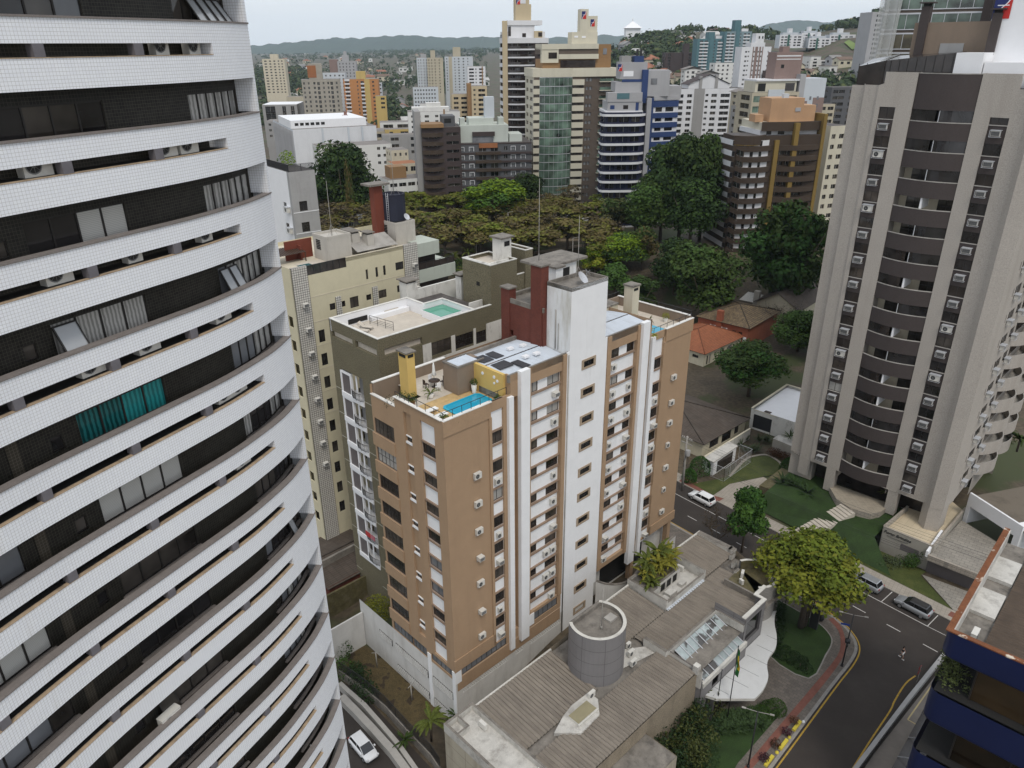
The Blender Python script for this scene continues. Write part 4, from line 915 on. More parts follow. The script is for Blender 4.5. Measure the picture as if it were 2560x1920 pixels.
# ================================================================== cream building with tiled columns
def build_cream():
 P0,RZ = (-25.58,90.95,0),R(43.75)
 root = empty('cream_building','cream apartment building with white tile columns, roof boxes, red chimney and dark water tank','building',P0,RZ)
 M['cream'] = mat('cream_paint',(0.60,0.545,0.385),var=0.05,dirt=0.3,dcol=(0.36,0.31,0.2),ds=(0.6,0.6,0.08),streak=0.54)
 M['wtile'] = mat('white_tile_panel',(0.60,0.58,0.53),var=0.06,rough=0.5,tiles=dict(w=0.3,h=0.3,mortar=(0.12,0.11,0.10),ms=0.035,uv=True,c2=(0.55,0.52,0.47)),patch=((0.07,0.06,0.05),2.2,0.72))
 M['beigebox'] = mat('beige_roof_box',(0.47,0.44,0.39),var=0.06,dirt=0.35,dcol=(0.26,0.23,0.2),ds=(0.8,0.8,0.15))
 M['redch'] = mat('rust_red_paint',(0.17,0.045,0.027),var=0.1,dirt=0.3,dcol=(0.08,0.03,0.02))
 M['aqua'] = mat('pale_green_panel',(0.44,0.47,0.41),var=0.05,dirt=0.3,dcol=(0.28,0.28,0.24))
 m = MB();W = 17.3;D = 14
 h = [(8.55,8.9,37.5,38.85),(10.1,10.5,37.5,38.85),(11.35,11.75,37.5,38.85),(13.4,14.75,37.75,38.85)]
 for k in range(10):
  z = 34.3 - 3.3 * k
  h += [(2.65,3.5,z + 0.25,z + 1.15),(4.45,5.0,z + 0.3,z + 1.1),(5.7,7.05,z - 0.2,z + 1.3),(8.3,9.1,z + 0.3,z + 1.1),(10.3,11.6,z + 0.1,z + 1.25),(13.4,14.4,z + 0.3,z + 1.3)]
  if k: h += [(0.6,1.5,z - 0.4,z + 1.3)]
 wall(m,(0,0),(5.72,0),-3,39.8,[q for q in h if q[1] < 5.72],0.14,0);wall(m,(5.72,0),(14.85,0),-3,41.0,[(q[0] - 5.72 if q[0] > 5.72 else 0,q[1] - 5.72,*q[2:]) for q in h if q[1] > 5.72],0.14,0)
 for i,q in enumerate(h): window(root,(0,0),(W,0),*q[:4],0.08,1 if q[1] - q[0] < 0.6 else 2,1,gl=pick('g_dark',5,'g_room',2))
 for z in (36.85,33.5,30.2,26.9,23.6,20.3): m.box(0,-0.03,z,14.8,0,z + 0.12,1)
 wall(m,(-2.13,D),(-2.13,0),-3,41.0,[(D - 1.2 - 1.2,D - 1.2,33 - 3.3 * k,34.5 - 3.3 * k) for k in range(10)]);wall(m,(24,D),(-2,D),-3,41,())
 m.face([(-2,0.2,40.5),(17,0.2,40.5),(17,D,40.5),(-2,D,40.5)],1);m.box(5.72,0.0,40.5,14.85,0.2,40.98,0);m.box(5.7,-0.04,40.98,14.9,0.24,41.06,1)
 m.build('wall',[M['cream'],M['creamr']],root)
 tl = MB()
 for x0,x1,y,z0,z1 in ((-2.13,0.0,-0.12,-3,41.1),(14.85,17.2,-0.12,20,41.05),(3.58,4.39,-0.1,20,36.2),(9.31,10.18,-0.1,20,36.3)):
  wall(tl,(x0,y),(x1,y),z0,z1,());tl.face([(x0,y,z0),(x0,y,z1),(x0,0.3,z1),(x0,0.3,z0)],0);tl.face([(x1,y,z0),(x1,0.3,z0),(x1,0.3,z1),(x1,y,z1)],0);tl.face([(x0,y,z1),(x1,y,z1),(x1,0.3,z1),(x0,0.3,z1)],1)
 tl.build('tiled_column',[M['wtile'],M['conc']],root)
 b = MB()   # balcony wing
 b.prism([(17.2,-0.2),(21.0,-0.2),(21.0,4),(17.2,4)],38.95,40.8,0);b.prism([(17.2,-0.25),(23.8,-0.25),(24.4,1.0),(24.4,6),(17.2,6)],35.2,37.0,0);b.box(17.3,0.6,37.0,20.8,4,38.95,1);b.box(17.3,0.6,30,23,5.8,35.2,1)
 b.prism([(17.2,-0.25),(23.8,-0.25),(24.4,1.0),(24.4,6),(17.2,6)],31.0,33.3,0);b.build('balcony_wing',[M['aqua'],M['smoke']],root)
 g = MB();railing(g,[(17.3,-0.1),(23.7,-0.1),(24.3,1.0),(24.3,6.0)],37.0,1.1,0.9,posts=1.2,slats=False);g.obox((17.3,-0.08),(1,0),6.4,0.02,37.05,37.95,1);g.build('glass_railing',[M['metal'],M['smoke']],root)
 g = MB();g.obox((0.05,0.05),(1,0),5.6,0.03,39.8,41.0,1)
 for i in range(7): g.box(0.05 + i * 0.93,0.0,39.8,0.11 + i * 0.93,0.1,41.05,0)
 g.box(0,0,41.0,5.7,0.1,41.06,0);g.build('glass_railing',[M['metal'],M['smoke']],root)
 p = MB();p.face([(0.2,0.3,40.52),(5.5,0.3,40.52),(5.5,3.5,40.52),(0.2,3.5,40.52)],0);p.build('terrace_floor',M['tilebeige'],root)
 p = MB();p.box(0.1,0.3,40.4,1.8,2.6,40.56,0);p.build('pool',mat('dark_teal_pool',(0.03,0.12,0.13),rough=0.1),root)
 for x0,y0,x1,y1,z1 in ((3.9,1.2,7.5,4.6,43.8),(15.2,2.0,18.6,6.0,43.7)):
  c = MB();c.box(x0,y0,40,x1,y1,z1 - 0.3,0)
  for a in ((x0 - .02,y0 - .02,x1 + .02,y0 + .14),(x0 - .02,y1 - .14,x1 + .02,y1 + .02),(x0 - .02,y0 + .14,x0 + .14,y1 - .14),(x1 - .14,y0 + .14,x1 + .02,y1 - .14)): c.box(a[0],a[1],z1 - 0.3,a[2],a[3],z1,0)
  for i in range(6): c.box(x0 - 0.05,(y0 + y1) / 2 - 0.1,41.9 + i * 0.22,x0 - 0.01,(y0 + y1) / 2 + 0.9,42.05 + i * 0.22,2)
  c.build('roof_box',[M['beigebox'],M['conc'],M['dark']],root)
 for x0,y0,x1,y1,z1 in ((8.6,2.6,9.8,5.2,43.2),(10.2,1.4,11.2,2.8,43.0)):
  c = MB();c.box(x0,y0,40,x1,y1,z1,0);c.box(x0 + .1,y0 + .1,z1,x1 - .1,y1 - .1,z1 + .2,2);c.box(x0 - .15,y0 - .15,z1 + .2,x1 + .15,y1 + .15,z1 + .32,1);c.build('chimney',[M['beigebox'],M['concd'],M['dark']],root)
 c = MB();c.box(13.9,4.6,40,15.3,5.7,48.6,0);c.box(13.0,4.0,48.6,16.2,6.4,48.85,1);c.build('chimney',[M['redch'],M['concd']],root)
 c = MB();c.lathe([(1.65,43.6),(1.65,47.1),(1.7,47.12),(1.7,47.25),(1.5,47.25),(1.45,46.95),(0.01,46.95)],(17.0,4.6),10,0,False);c.build('water_tank',[mat('navy_render',(0.022,0.024,0.04),var=0.15,rough=0.7)],root)
 c = MB();
 for y in (4.3,4.75): c.tube([(15.3,y - 0.9,43.6),(15.3,y - 0.9,47.6)],0.03,5)
 for i in range(12): c.tube([(15.3,3.4,43.8 + 0.3 * i),(15.3,3.85,43.8 + 0.3 * i)],0.02,4)
 c.build('ladder',M['alu'],root)
 c = MB();corrugated(c,(8,0.6),(1,0),6.5,3.0,41.2,42.4,0);corrugated(c,(14.5,6.6),(-1,0),6.5,3.0,41.2,42.4,0);c.box(0.3,5.6,40.5,4.2,5.8,43.0,1);c.box(2.0,4.8,40.5,2.2,8.0,42.4,1);c.build('roof_structure',[M['conc'],M['redch']],root)
 c = MB();corrugated(c,(-1.8,4.0),(1,0),4.2,2.6,41.7,42.1,0,0.3);c.box(-1.8,4.0,40.5,-1.7,4.1,41.7);c.box(2.2,4.0,40.5,2.3,4.1,41.7);c.build('pergola',M['wood'],root)
 MW = Matrix.Translation(P0) @ Matrix.Rotation(RZ,4,'Z');at = lambda x,y,z: tuple(MW @ Vector((x,y,z)))
 for k in range(8): ac('window air conditioner on the tall tiled column of the cream building, %s down' % ('first' if k == 0 else ORD[k]),'air conditioners on the cream building',at(-0.95,-0.12,36.0 - 3.3 * k),RZ,'box')
 ac('window air conditioner high on the far tile column below the pale green balcony','air conditioners on the cream building',at(16.4,-0.12,37.8),RZ,'box');ac('window air conditioner low on the far tile column near the white chimney','air conditioners on the cream building',at(16.6,-0.12,34.4),RZ,'box')
 for (x,y,z,h,lb) in ((5.6,2.6,43.5,7.0,'antenna mast with three stays on the near cream roof box'),(17.2,4.6,47.0,9.0,'very tall thin antenna mast on the navy water tank')):
  m_ = MB();m_.tube([(0,0,0),(0,0,h)],[0.05,0.02],5)
  for i in range(3): m_.tube([(0,0,1.5),(0.8 * math.cos(i * 2.1),0.8 * math.sin(i * 2.1),0)],0.02,4)
  tag(m_.build('antenna_mast',M['conc'],None,at(x,y,z)),lb,'antenna','antenna masts on the roofs')
 m_ = MB();dish(m_,0,0,0.6,0.5,0.6,-0.6);tag(m_.build('satellite_dish',M['alu'],None,at(17.6,2.6,43.5)),'satellite dish on the far cream roof box beside the navy tank','satellite dish','satellite dishes on the rooftops')
build_cream()
# ================================================================== slim white and grey building behind the curved tower
def build_slim():
 P = PY(640 + 420 / 5.185,380 + 265 / 5.185,116.0);RZ = R(38)
 root = empty('slim_building','narrow white and grey building with boxed air conditioners beside the curved tower','building',(P.x,P.y,0),RZ)
 z = P.z;m = MB();D = 12
 h1 = [(D - 3.6,D - 2.4,z - 6.3 - 3.25 * k,z - 4.9 - 3.25 * k) for k in range(10)];h2 = [(1.1,2.4,z - 6.0 - 3.25 * k,z - 4.5 - 3.25 * k) for k in range(10)]
 wall(m,(0,D),(0,0.8),-3,z,h1,0.15,0);wall(m,(0,0.8),(0,0),-3,z,(),m=1);wall(m,(0,0),(4.2,0),-3,z,h2,0.15,1);wall(m,(4.2,0),(4.2,D),-3,z,(),m=1);m.face([(0,0,z - 0.05),(4.2,0,z - 0.05),(4.2,D,z - 0.05),(0,D,z - 0.05)],2)
 for k in range(6): m.box(0.02,-0.05,z - 6.2 - 3.25 * k,4.2,0,z - 6.1 - 3.25 * k,0)
 m.build('wall',[M['cleanwhite'],M['grey'],M['bitumen']],root)
 for h in h1: window(root,(0,D),(0,0.8),*h,0.08,2,1,gl=pick('g_grey',2,'g_room',2))
 for h in h2: window(root,(0,0),(4.2,0),*h,0.08,2,1,gl='g_dark')
 r_ = MB();railing(r_,[(0.1,D),(0.1,0.1),(4.1,0.1)],z,1.1,0.12,posts=1.5);r_.build('railing',M['metal'],root)
 MW = Matrix.Translation((P.x,P.y,0)) @ Matrix.Rotation(RZ,4,'Z');at = lambda x,y,z_: tuple(MW @ Vector((x,y,z_)))
 for k in range(4): ac('caged air conditioner on the narrow white building beside the curved tower, %s down' % ('first' if k == 0 else ORD[k]),'caged air conditioners on the slim white building',at(0,1.6,z - 6.2 - 3.25 * k),RZ - math.pi / 2,'cagesplit')
 o = empty('roof_plant','leafy potted shrub on the roof edge of the narrow white building','plant',at(2.5,6,z),0);f = MB();leaf_tuft(f,(0,0,1.2),1.3,300,0.16);f.build('foliage',M['L_lime'],o)
build_slim()
# ================================================================== grey granite tower with dark curved balconies
M['gran'] = mat('grey_granite_render',(0.39,0.355,0.315),var=0.05,vs=0.15,fine=0.16,fs=9,dirt=0.28,dcol=(0.20,0.165,0.13),ds=(0.35,0.35,0.03),streak=0.52,bump=0.1,bs=20)
M['choc'] = mat('chocolate_render',(0.062,0.050,0.047),var=0.06,fine=0.12,fs=12)
M['tileterr'] = mat('cream_terrace_tile',(0.56,0.47,0.33),var=0.06,tiles=dict(w=0.9,h=0.9,mortar=(0.42,0.34,0.24),ms=0.02,rot=0.78))
M['paver'] = mat('grey_pavers',(0.30,0.275,0.235),var=0.12,tiles=dict(w=0.9,h=0.6,off=0.5,mortar=(0.16,0.145,0.125),ms=0.03,rot=0.70,c2=(0.25,0.23,0.20)),dirt=0.3,dcol=(0.12,0.11,0.1),ds=(0.5,0.5,0.5))
RT_P,RT_A = (49.4,97.2,0),R(-44.7)
RT_M = Matrix.Translation(RT_P) @ Matrix.Rotation(RT_A,4,'Z')
def RTat(x,y,z): return tuple(RT_M @ Vector((x,y,z)))
def build_granite():
 root = empty('granite_tower','tall grey granite tower with dark brown curved balcony bands and caged air conditioners','building',RT_P,RT_A)
 m = MB();FH = 3.44;NK = 15
 def strip(x0,x1):
  return [(x0,x1,7.3,58.6,0.14)]
 # front wall pieces (x0,y0)->(x1,y1), bottom, top
 pcs = [((-8.2,6.0),(-8.2,1.0),7.0,61.0,()),((-8.2,1.0),(-6.6,0.8),7.0,61.0,()),((-6.6,0.8),(-6.3,0.35),4,61.2,()),((-6.3,0.35),(-4.85,0.2),4,61.1,()),((-4.85,0.2),(-4.5,0.0),4,61.1,())]
 for a,b,z0,z1,h in pcs: wall(m,a,b,z0,z1,h)
 wall(m,(-4.5,0),(-0.1,0),6.9,61.1,[(0.55,2.47,7.4,58.6,0.14)],0.14);m.prism([(-4.5,0),(-0.1,0),(-0.1,0.6),(-4.5,0.6)],61.1,[61.1,62.66,62.66,61.1],0)
 m.face([(-3.9,-0.003,61.1),(-0.1,-0.003,61.1),(-0.1,-0.003,62.66),(-3.9,-0.003,62.66)],0)
 wall(m,(-0.1,0),(-0.1,2.2),6,62.66,());wall(m,(6.85,2.2),(6.85,0),6,62.66,())
 wall(m,(6.85,0),(10.75,0),6.9,62.66,[(1.75,3.7,7.4,58.6,0.14)],0.14);wall(m,(10.75,0),(11.3,-0.05),6.9,61.1,());m.prism([(6.85,0.01),(10.75,0.01),(10.75,0.6),(6.85,0.6)],58,62.66,0)
 # rounded corner into the side
 cpts = [(11.3,-0.05),(12.2,-0.15)] + [(12.2 + 2.6 * math.sin(a),2.45 - 2.6 * math.cos(a)) for a in [i * math.pi / 2 / 8 for i in range(1,9)]]
 cpts += [(14.85,4.0)]
 for a,b in zip(cpts[:-1],cpts[1:]): wall(m,a,b,6.9,61.1,())
 sh = []
 for k in range(NK):
  z = 57.2 - FH * k
  sh += [(1.0,1.5,z + 0.1,z + 1.25),(2.2,5.2,z - 0.05,z + 1.3),(6.4,8.8,z - 0.05,z + 1.3)]
 wall(m,(14.85,3.0),(14.85,12.5),6.9,61.1,sh,0.16);wall(m,(14.85,12.5),(14.85,29),3.5,61.1,());wall(m,(14.85,29),(-8.2,29),0,61.1,());wall(m,(-8.2,29),(-8.2,6),0,61.1,())
 m.face([(-8.2,1.0,61.0),(-6.6,0.8,61.0),(-4.5,0.2,61.0),(11.3,0.2,61.0),(14.7,3,61.0),(14.8,29,61.0),(-8.2,29,61.0)],1)
 # soffit, lower columns and base wall
 m.face([(-8.2,1.0,6.9),(-8.2,29,6.9),(14.8,29,6.9),(14.8,3,6.9),(12.2,-0.1,6.9),(-4.5,0.02,6.9)],0)
 for x0,y0,x1,y1 in ((-8.1,1.1,-4.4,2.6),(-1.9,0.02,-0.5,1.4),(7.2,0.02,8.6,1.4),(13.4,16,14.6,17)): m.box(x0,y0,3.0,x1,y1,6.9,0)
 m.prism([(11.9,0.2),(13.0,-0.9),(14.6,-0.35),(14.7,2.2),(12.4,2.4)],3.3,6.9,0);m.prism([(11.9,0.15),(13.05,-0.95),(14.65,-0.4),(14.9,3.4),(14.0,3.6)],[6.9] * 5,[61.1] * 5,0)
 wall(m,(-8,3.2),(14,3.2),3.0,6.9,(),m=2)
 m.build('wall',[M['gran'],M['bitumen'],M['smoke']],root)
 # window strips
 for x0,x1 in ((-3.95,-2.03),(8.6,10.55)):
  s = MB()
  hs = [(0.05,x1 - x0 - 0.05,57.2 - FH * k,58.55 - FH * k,0.08) for k in range(NK)]
  wall(s,(x0,0.13),(x1,0.13),7.4,58.6,hs,0.08,0)
  for k,h in enumerate(hs):
   g = {(0,6): 'g_room',(0,11): 'g_curt'}.get((0 if x0 < 0 else 1,k),pick('g_dark',7,'smoke',4,'g_room',2))
   window(root,(x0,0.13),(x1,0.13),*h[:4],0.05,2,1,gl=g);s.box(x0,0.0,h[2] - 0.1,x1,0.14,h[2] - 0.01,1)
  s.build('window_strip',[M['choc'],M['conc']],root)
 for k in range(NK):
  for q in sh[3 * k:3 * k + 3]: window(root,(14.85,3.0),(14.85,12.5),*q,0.08,1 if q[1] - q[0] < 1 else 3,1,gl=pick('g_dark',3,'smoke',2),name='side_window')
 # curved dark balcony bands
 N = 16
 def arc(x0,x1,y0,b): return [(x0 + (x1 - x0) * i / N,y0 - b * (1 - (2 * i / N - 1) ** 2)) for i in range(N + 1)]
 A = arc(-0.1,6.85,0.12,0.85);B = [(x,y + 0.16) for x,y in A]
 def bandmesh(z0,z1):
  b = MB()
  for i in range(N):
   b.face([(*A[i],z0),(*A[i + 1],z0),(*A[i + 1],z1),(*A[i],z1)],0);b.face([(*B[i + 1],z0),(*B[i],z0),(*B[i],z1),(*B[i + 1],z1)],0);b.face([(*A[i],z1),(*A[i + 1],z1),(*B[i + 1],z1),(*B[i],z1)],1)
   a = [(p[0],p[1] - 0.04) for p in (A[i],A[i + 1])];b.face([(*a[0],z1 - 0.07),(*a[1],z1 - 0.07),(*a[1],z1 + 0.03),(*a[0],z1 + 0.03)],1);b.face([(*a[0],z1 + 0.03),(*a[1],z1 + 0.03),(*B[i + 1],z1 + 0.03),(*B[i],z1 + 0.03)],1)
   b.face([(*A[i],z0),(A[i][0],2.2,z0),(A[i + 1][0],2.2,z0),(*A[i + 1],z0)],0);b.face([(*B[i],z0 + 0.25),(*B[i + 1],z0 + 0.25),(B[i + 1][0],2.2,z0 + 0.25),(B[i][0],2.2,z0 + 0.25)],2)
  return b.mesh('balcony',[M['choc'],M['conc'],M['tilebeige']])
 bm_ = bandmesh(-2.07,0.0);top = bandmesh(-2.07,2.0)
 inst('balcony',top,root,(0,0,60.6))
 def pane(x0i,x1i):
  p = MB()
  for i in range(x0i,x1i): p.face([(A[i][0],A[i][1] + 0.08,0),(A[i + 1][0],A[i + 1][1] + 0.08,0),(A[i + 1][0],A[i + 1][1] + 0.08,1.37),(A[i][0],A[i][1] + 0.08,1.37)],0)
  return p.mesh('balcony_glazing',M['g_dark'])
 pl,pr = pane(0,7),pane(8,N)
 dv = MB();dv.box(3.25,-0.55,0,3.48,2.2,1.37);dvm = dv.mesh('party_wall',M['cleanwhite'])
 bk = MB();bk.face([(-0.1,2.15,-1.8),(6.85,2.15,-1.8),(6.85,2.15,1.4),(-0.1,2.15,1.4)],0)
 for a,b_ in ((0.8,2.9),(4.6,6.6)): bk.box(a,2.08,-1.8,b_,2.14,1.2,1);bk.box((a + b_) / 2 - .04,2.04,-1.8,(a + b_) / 2 + .04,2.08,1.2,2);bk.box(a,2.04,0.1,b_,2.08,0.2,2)
 bkm = bk.mesh('balcony_back_wall',[M['creamr'],M['g_room'],M['frame']])
 openL,openR = {2,3,4,7,9,14},{3,6,8,10,11,14}
 for k in range(NK):
  z = 57.2 - FH * k
  inst('balcony',bm_,root,(0,0,z));inst('party_wall',dvm,root,(0,0,z));inst('balcony_back_wall',bkm,root,(0,0,z))
  if k not in openL: inst('balcony_glazing',pl,root,(0,0,z))
  if k not in openR: inst('balcony_glazing',pr,root,(0,0,z))
 # balconies down the side
 def sarc(b0,y0,y1): return [(14.86 + b0 * math.sin(math.pi * i / 12) ** 0.8,y0 + (y1 - y0) * i / 12) for i in range(13)]
 sa = sarc(1.7,12.5,20.5);sb = sarc(1.7,20.5,29)
 sm = MB()
 for arc_ in (sa,sb):
  for p,q in zip(arc_[:-1],arc_[1:]):
   sm.face([(*p,-2.0),(*q,-2.0),(*q,0),(*p,0)],0);sm.face([(*p,0),(*q,0),(q[0] - 0.15,q[1],0),(p[0] - 0.15,p[1],0)],1);sm.face([(q[0] - .15,q[1],0),(q[0] - .15,q[1],-1.2),(p[0] - .15,p[1],-1.2),(p[0] - .15,p[1],0)],0)
   sm.face([(*q,-2.0),(*p,-2.0),(14.8,p[1],-2.0),(14.8,q[1],-2.0)],0);sm.face([(*p,-1.2),(*q,-1.2),(14.8,q[1],-1.2),(14.8,p[1],-1.2)],1)
 sm.face([(14.88,12.6,0),(14.88,28.8,0),(14.88,28.8,1.44),(14.88,12.6,1.44)],2)
 smm = sm.mesh('side_balcony',[M['gran'],M['conc'],M['smoke']])
 for k in range(NK): inst('side_balcony',smm,root,(0,0,57.2 - FH * k))
 # roof rooms
 g = MB();g.prism([(-8.0,1.6),(-4.6,1.0),(-4.6,6),(-8,6)],61.05,[63.2,63.9,64.6,64.0],0);g.prism([(-4.6,1.2),(3.2,1.2),(3.2,5),(-4.6,5)],61.05,[63.9,64.8,64.9,64.4],0)
 for i in range(12): x = -8 + i * 1.0;g.box(x,0.95 + (0.6 if x < -4.6 else 0.2),61.05,x + 0.06,1.0 + (0.6 if x < -4.6 else 0.2),63.5 + 0.1 * i,1)
 g.build('glazed_roof_room',[M['smoke'],M['frame']],root)
 w_ = MB();w_.box(3.3,1.0,61.1,6.2,6,64.8,0);w_.box(6.3,1.6,61.1,11.5,8,63.8,0);w_.box(6.2,5.0,61.1,14.5,22,78,0);w_.box(11.3,0.8,61.1,14,4.5,62.6,0)
 w_.box(6.18,4.96,74.0,14.5,5.0,74.25,2);w_.box(-4,7,61,5.5,16,68.2,1);w_.box(-0.5,6.9,61,2.2,7.0,65.8,3);w_.build('roof_block',[M['cleanwhite'],M['taupe'],M['grey'],M['grey']],root)
 for x,y,z0,z1 in ((5.2,4.6,64.5,69.0),(-3.4,6.6,63.0,70.0),(2.0,12,66,74)):
  c = MB();c.box(x,y,z0,x + 1.0,y + 1.0,z1,0);c.box(x + .1,y + .1,z1,x + .9,y + .9,z1 + .35,2);c.box(x - .3,y - .3,z1 + .35,x + 1.3,y + 1.3,z1 + .5,0);c.build('chimney',[M['choc'],M['choc'],M['dark']],root)
 # emblem: blue and red halves split by a white sweep with a cross bar
 e = MB();hh = 2.6;ww = 1.8;n = 14
 sw = lambda t: ww * (0.14 + 0.72 * (1 / (1 + math.exp(-9 * (t - 0.5)))))
 for i in range(n):
  t0,t1 = i / n,(i + 1) / n;a0,a1 = sw(t0),sw(t1)
  e.face([(0,0,hh * t0),(a0,0,hh * t0),(a1,0,hh * t1),(0,0,hh * t1)],0);e.face([(a0 + .14,0,hh * t0),(ww,0,hh * t0),(ww,0,hh * t1),(a1 + .14,0,hh * t1)],1);e.face([(a0,0,hh * t0),(a0 + .14,0,hh * t0),(a1 + .14,0,hh * t1),(a1,0,hh * t1)],2)
 e.box(0.35,-0.012,hh * 0.52,1.55,-0.004,hh * 0.56,2)
 M['e_blue'] = mat('emblem_blue',(0.02,0.03,0.13),rough=0.5,var=0.03);M['e_red'] = mat('emblem_red',(0.50,0.03,0.025),rough=0.5,var=0.03)
 eme = e.mesh('emblem',[M['e_blue'],M['e_red'],M['cleanwhite']])
 p = Plane_hit(2500,47,RTat(0,4.93,0),RT_A);lx,lz = p
 inst('emblem',eme,root,(lx - 0.9,4.93,lz))
 M['emblem_mesh'] = eme
 # condensers in cages
 for k in range(NK):
  ac('caged air conditioner under the %s window of the granite tower strip beyond the balconies' % ORD[k],'caged air conditioners on the granite tower front',RTat(-3.0,0.13,55.75 - FH * k + 0.25),RT_A,'cagesplit' if k in (1,3,9) else 'cage')
  ac('caged air conditioner under the %s granite tower window nearest the rounded corner' % ORD[k],'caged air conditioners on the granite tower front',RTat(9.6,0.13,55.75 - FH * k + 0.25),RT_A,'cagesplit' if k in (7,9) else 'cage')
 for k in range(4,NK):
  z = 57.2 - FH * k
  ac('caged air conditioner on the granite side wall, %s floor, nearest the rounded corner' % ORD[k],'caged air conditioners on the granite tower side',RTat(14.85,5.6,z - 0.35),RT_A + math.pi / 2,'cage')
  if k > 5: ac('caged air conditioner on the granite side wall, %s floor, nearest the curved balconies' % ORD[k],'caged air conditioners on the granite tower side',RTat(14.85,11.0,z - 0.35),RT_A + math.pi / 2,'cage')
 return root
def Plane_hit(u,v,P,ang):
 """(x along ang from P, z) where the photo pixel meets the vertical plane through P"""
 d = Vector((math.cos(ang),math.sin(ang)));n = Vector((-d.y,d.x));r = ray(u,v);P2 = Vector((P[0],P[1]))
 t = (P2 - Vector((0,0))).dot(n) / Vector((r.x,r.y)).dot(n);q = CAM + r * t
 return (Vector((q.x,q.y)) - P2).dot(d),q.z
build_granite()
# ================================================================== ground, streets, bank, podium and street things
TC,TS = math.cos(R(43.75)),math.sin(R(43.75))
def tanloc(x,y):
 dx,dy = x + 6.264,y - 59.844;return dx * TC + dy * TS,-dx * TS + dy * TC
def sst(a,b,x):
 t = min(1,max(0,(x - a) / (b - a)));return t * t * (3 - 2 * t)
def hill(x,y):
 r = math.hypot(x,y)
 if y < 150 or r < 330: return 0.0
 a = x / y
 e = sst(520,1350,r) * sst(0.03,0.17,a) * 74 * (1 - 0.25 * sst(0.45,0.62,a))
 e += sst(330,560,r) * sst(0.30,0.42,a) * 10
 e += sst(1500,3200,r) * (1 - sst(0.02,0.15,a)) * 22 * (1 + 0.5 * math.sin(a * 9 + 1))
 e *= 1 + 0.10 * math.sin(a * 31 + 0.4) * sst(700,1400,r) + 0.05 * math.sin(a * 83 + r * 0.006)
 e *= 1 - sst(1900,4200,r) * sst(0.0,0.15,a) * 0.8
 return e
def ground_z(x,y):
 lx,ly = tanloc(x,y);r = math.hypot(x,y)
 g = -3.3
 f = (1 - sst(0.3,20,lx)) if ly > -6.7 else (1 - sst(0.5,3.5,lx))
 f *= 1 - sst(105,150,r)
 return g * f + hill(x,y) + 9 * sst(195,225,y) * (1 - sst(340,520,r)) * sst(-140,-90,x)
def axis(a,b,st,lo,hi,gr=1.16):
 v = [];x = a
 while x <= b: v.append(x);x += st
 s_ = st;x = v[-1]
 while x < hi: s_ *= gr;x += s_;v.append(x)
 s_ = st;x = v[0]
 while x > lo: s_ *= gr;x -= s_;v.insert(0,x)
 return v
def build_ground():
 xs = axis(-50,90,1.6,-8500,8500,1.13);ys = axis(20,150,1.6,-300,9000,1.10)
 vs = [(x,y,ground_z(x,y)) for y in ys for x in xs];n = len(xs)
 fs = [(j * n + i,j * n + i + 1,(j + 1) * n + i + 1,(j + 1) * n + i) for j in range(len(ys) - 1) for i in range(n - 1)]
 me = bpy.data.meshes.new('ground');me.from_pydata(vs,[],fs)
 gm = mat('earth_and_grass',(0.085,0.066,0.043),var=0.35,vs=0.08,fine=0.3,fs=1.5,patch=((0.055,0.065,0.025),0.05,0.52),dirt=0.4,dcol=(0.05,0.04,0.03),ds=(0.25,0.25,0.25))
 me.materials.append(gm);me.polygons.foreach_set('use_smooth',[True] * len(fs));me.update()
 tag(inst('ground',me),kind='structure')
build_ground()
EV,NV = Vector((0.637,-0.771)),Vector((0.771,0.637))
def SP(t,q): v = EV * t + NV * q;return (v.x,v.y)
def D5(x,y,z=0.0): return G(1900 + x / 3.3515,1050 + y / 3.3515,z)
def Z7(x,y,z=0.0): return G(1350 + x / 3.318,1250 + y / 3.318,z)
def ZG(x,y,z=0.0): return G(1600 + x / 3.19,1400 + y / 3.19,z)
def ZH(x,y,z=0.0): return G(2060 + x / 2.676,1300 + y / 2.676,z)
def ZF(x,y,z=0.0): return G(1650 + x / 3.686,900 + y / 3.686,z)
def sheet(name,pts,z,m,kind='structure',thick=None,side=None):
 b = MB()
 if thick: b.prism([(p[0],p[1]) for p in pts],z - thick,z,1 if side else 0,0,bot=False)
 else:
  q = [(p[0],p[1],z) for p in pts]
  ar = sum(q[i][0] * q[(i + 1) % len(q)][1] - q[(i + 1) % len(q)][0] * q[i][1] for i in range(len(q)))
  b.face(q if ar > 0 else q[::-1])
 return tag(b.build(name,[m,side] if side else m),kind=kind)
def ribbon(mb,pts,w_,z,m=0):
 for a,b in zip(pts[:-1],pts[1:]):
  a = Vector(a[:2]);b = Vector(b[:2]);d = (b - a).normalized();n = Vector((-d.y,d.x)) * w_ / 2
  mb.face([(a.x - n.x,a.y - n.y,z),(b.x - n.x,b.y - n.y,z),(b.x + n.x,b.y + n.y,z),(a.x + n.x,a.y + n.y,z)],m)
def smooth(pts,k=5):
 o = [];P = [Vector(p[:2]) for p in pts]
 for i in range(len(P) - 1):
  p = [P[max(i - 1,0)],P[i],P[i + 1],P[min(i + 2,len(P) - 1)]]
  for j in range(k):
   t = j / k;o.append(0.5 * ((2 * p[1]) + (p[2] - p[0]) * t + (2 * p[0] - 5 * p[1] + 4 * p[2] - p[3]) * t * t + (3 * p[1] - p[0] - 3 * p[2] + p[3]) * t ** 3))
 o.append(P[-1]);return [(v.x,v.y) for v in o]
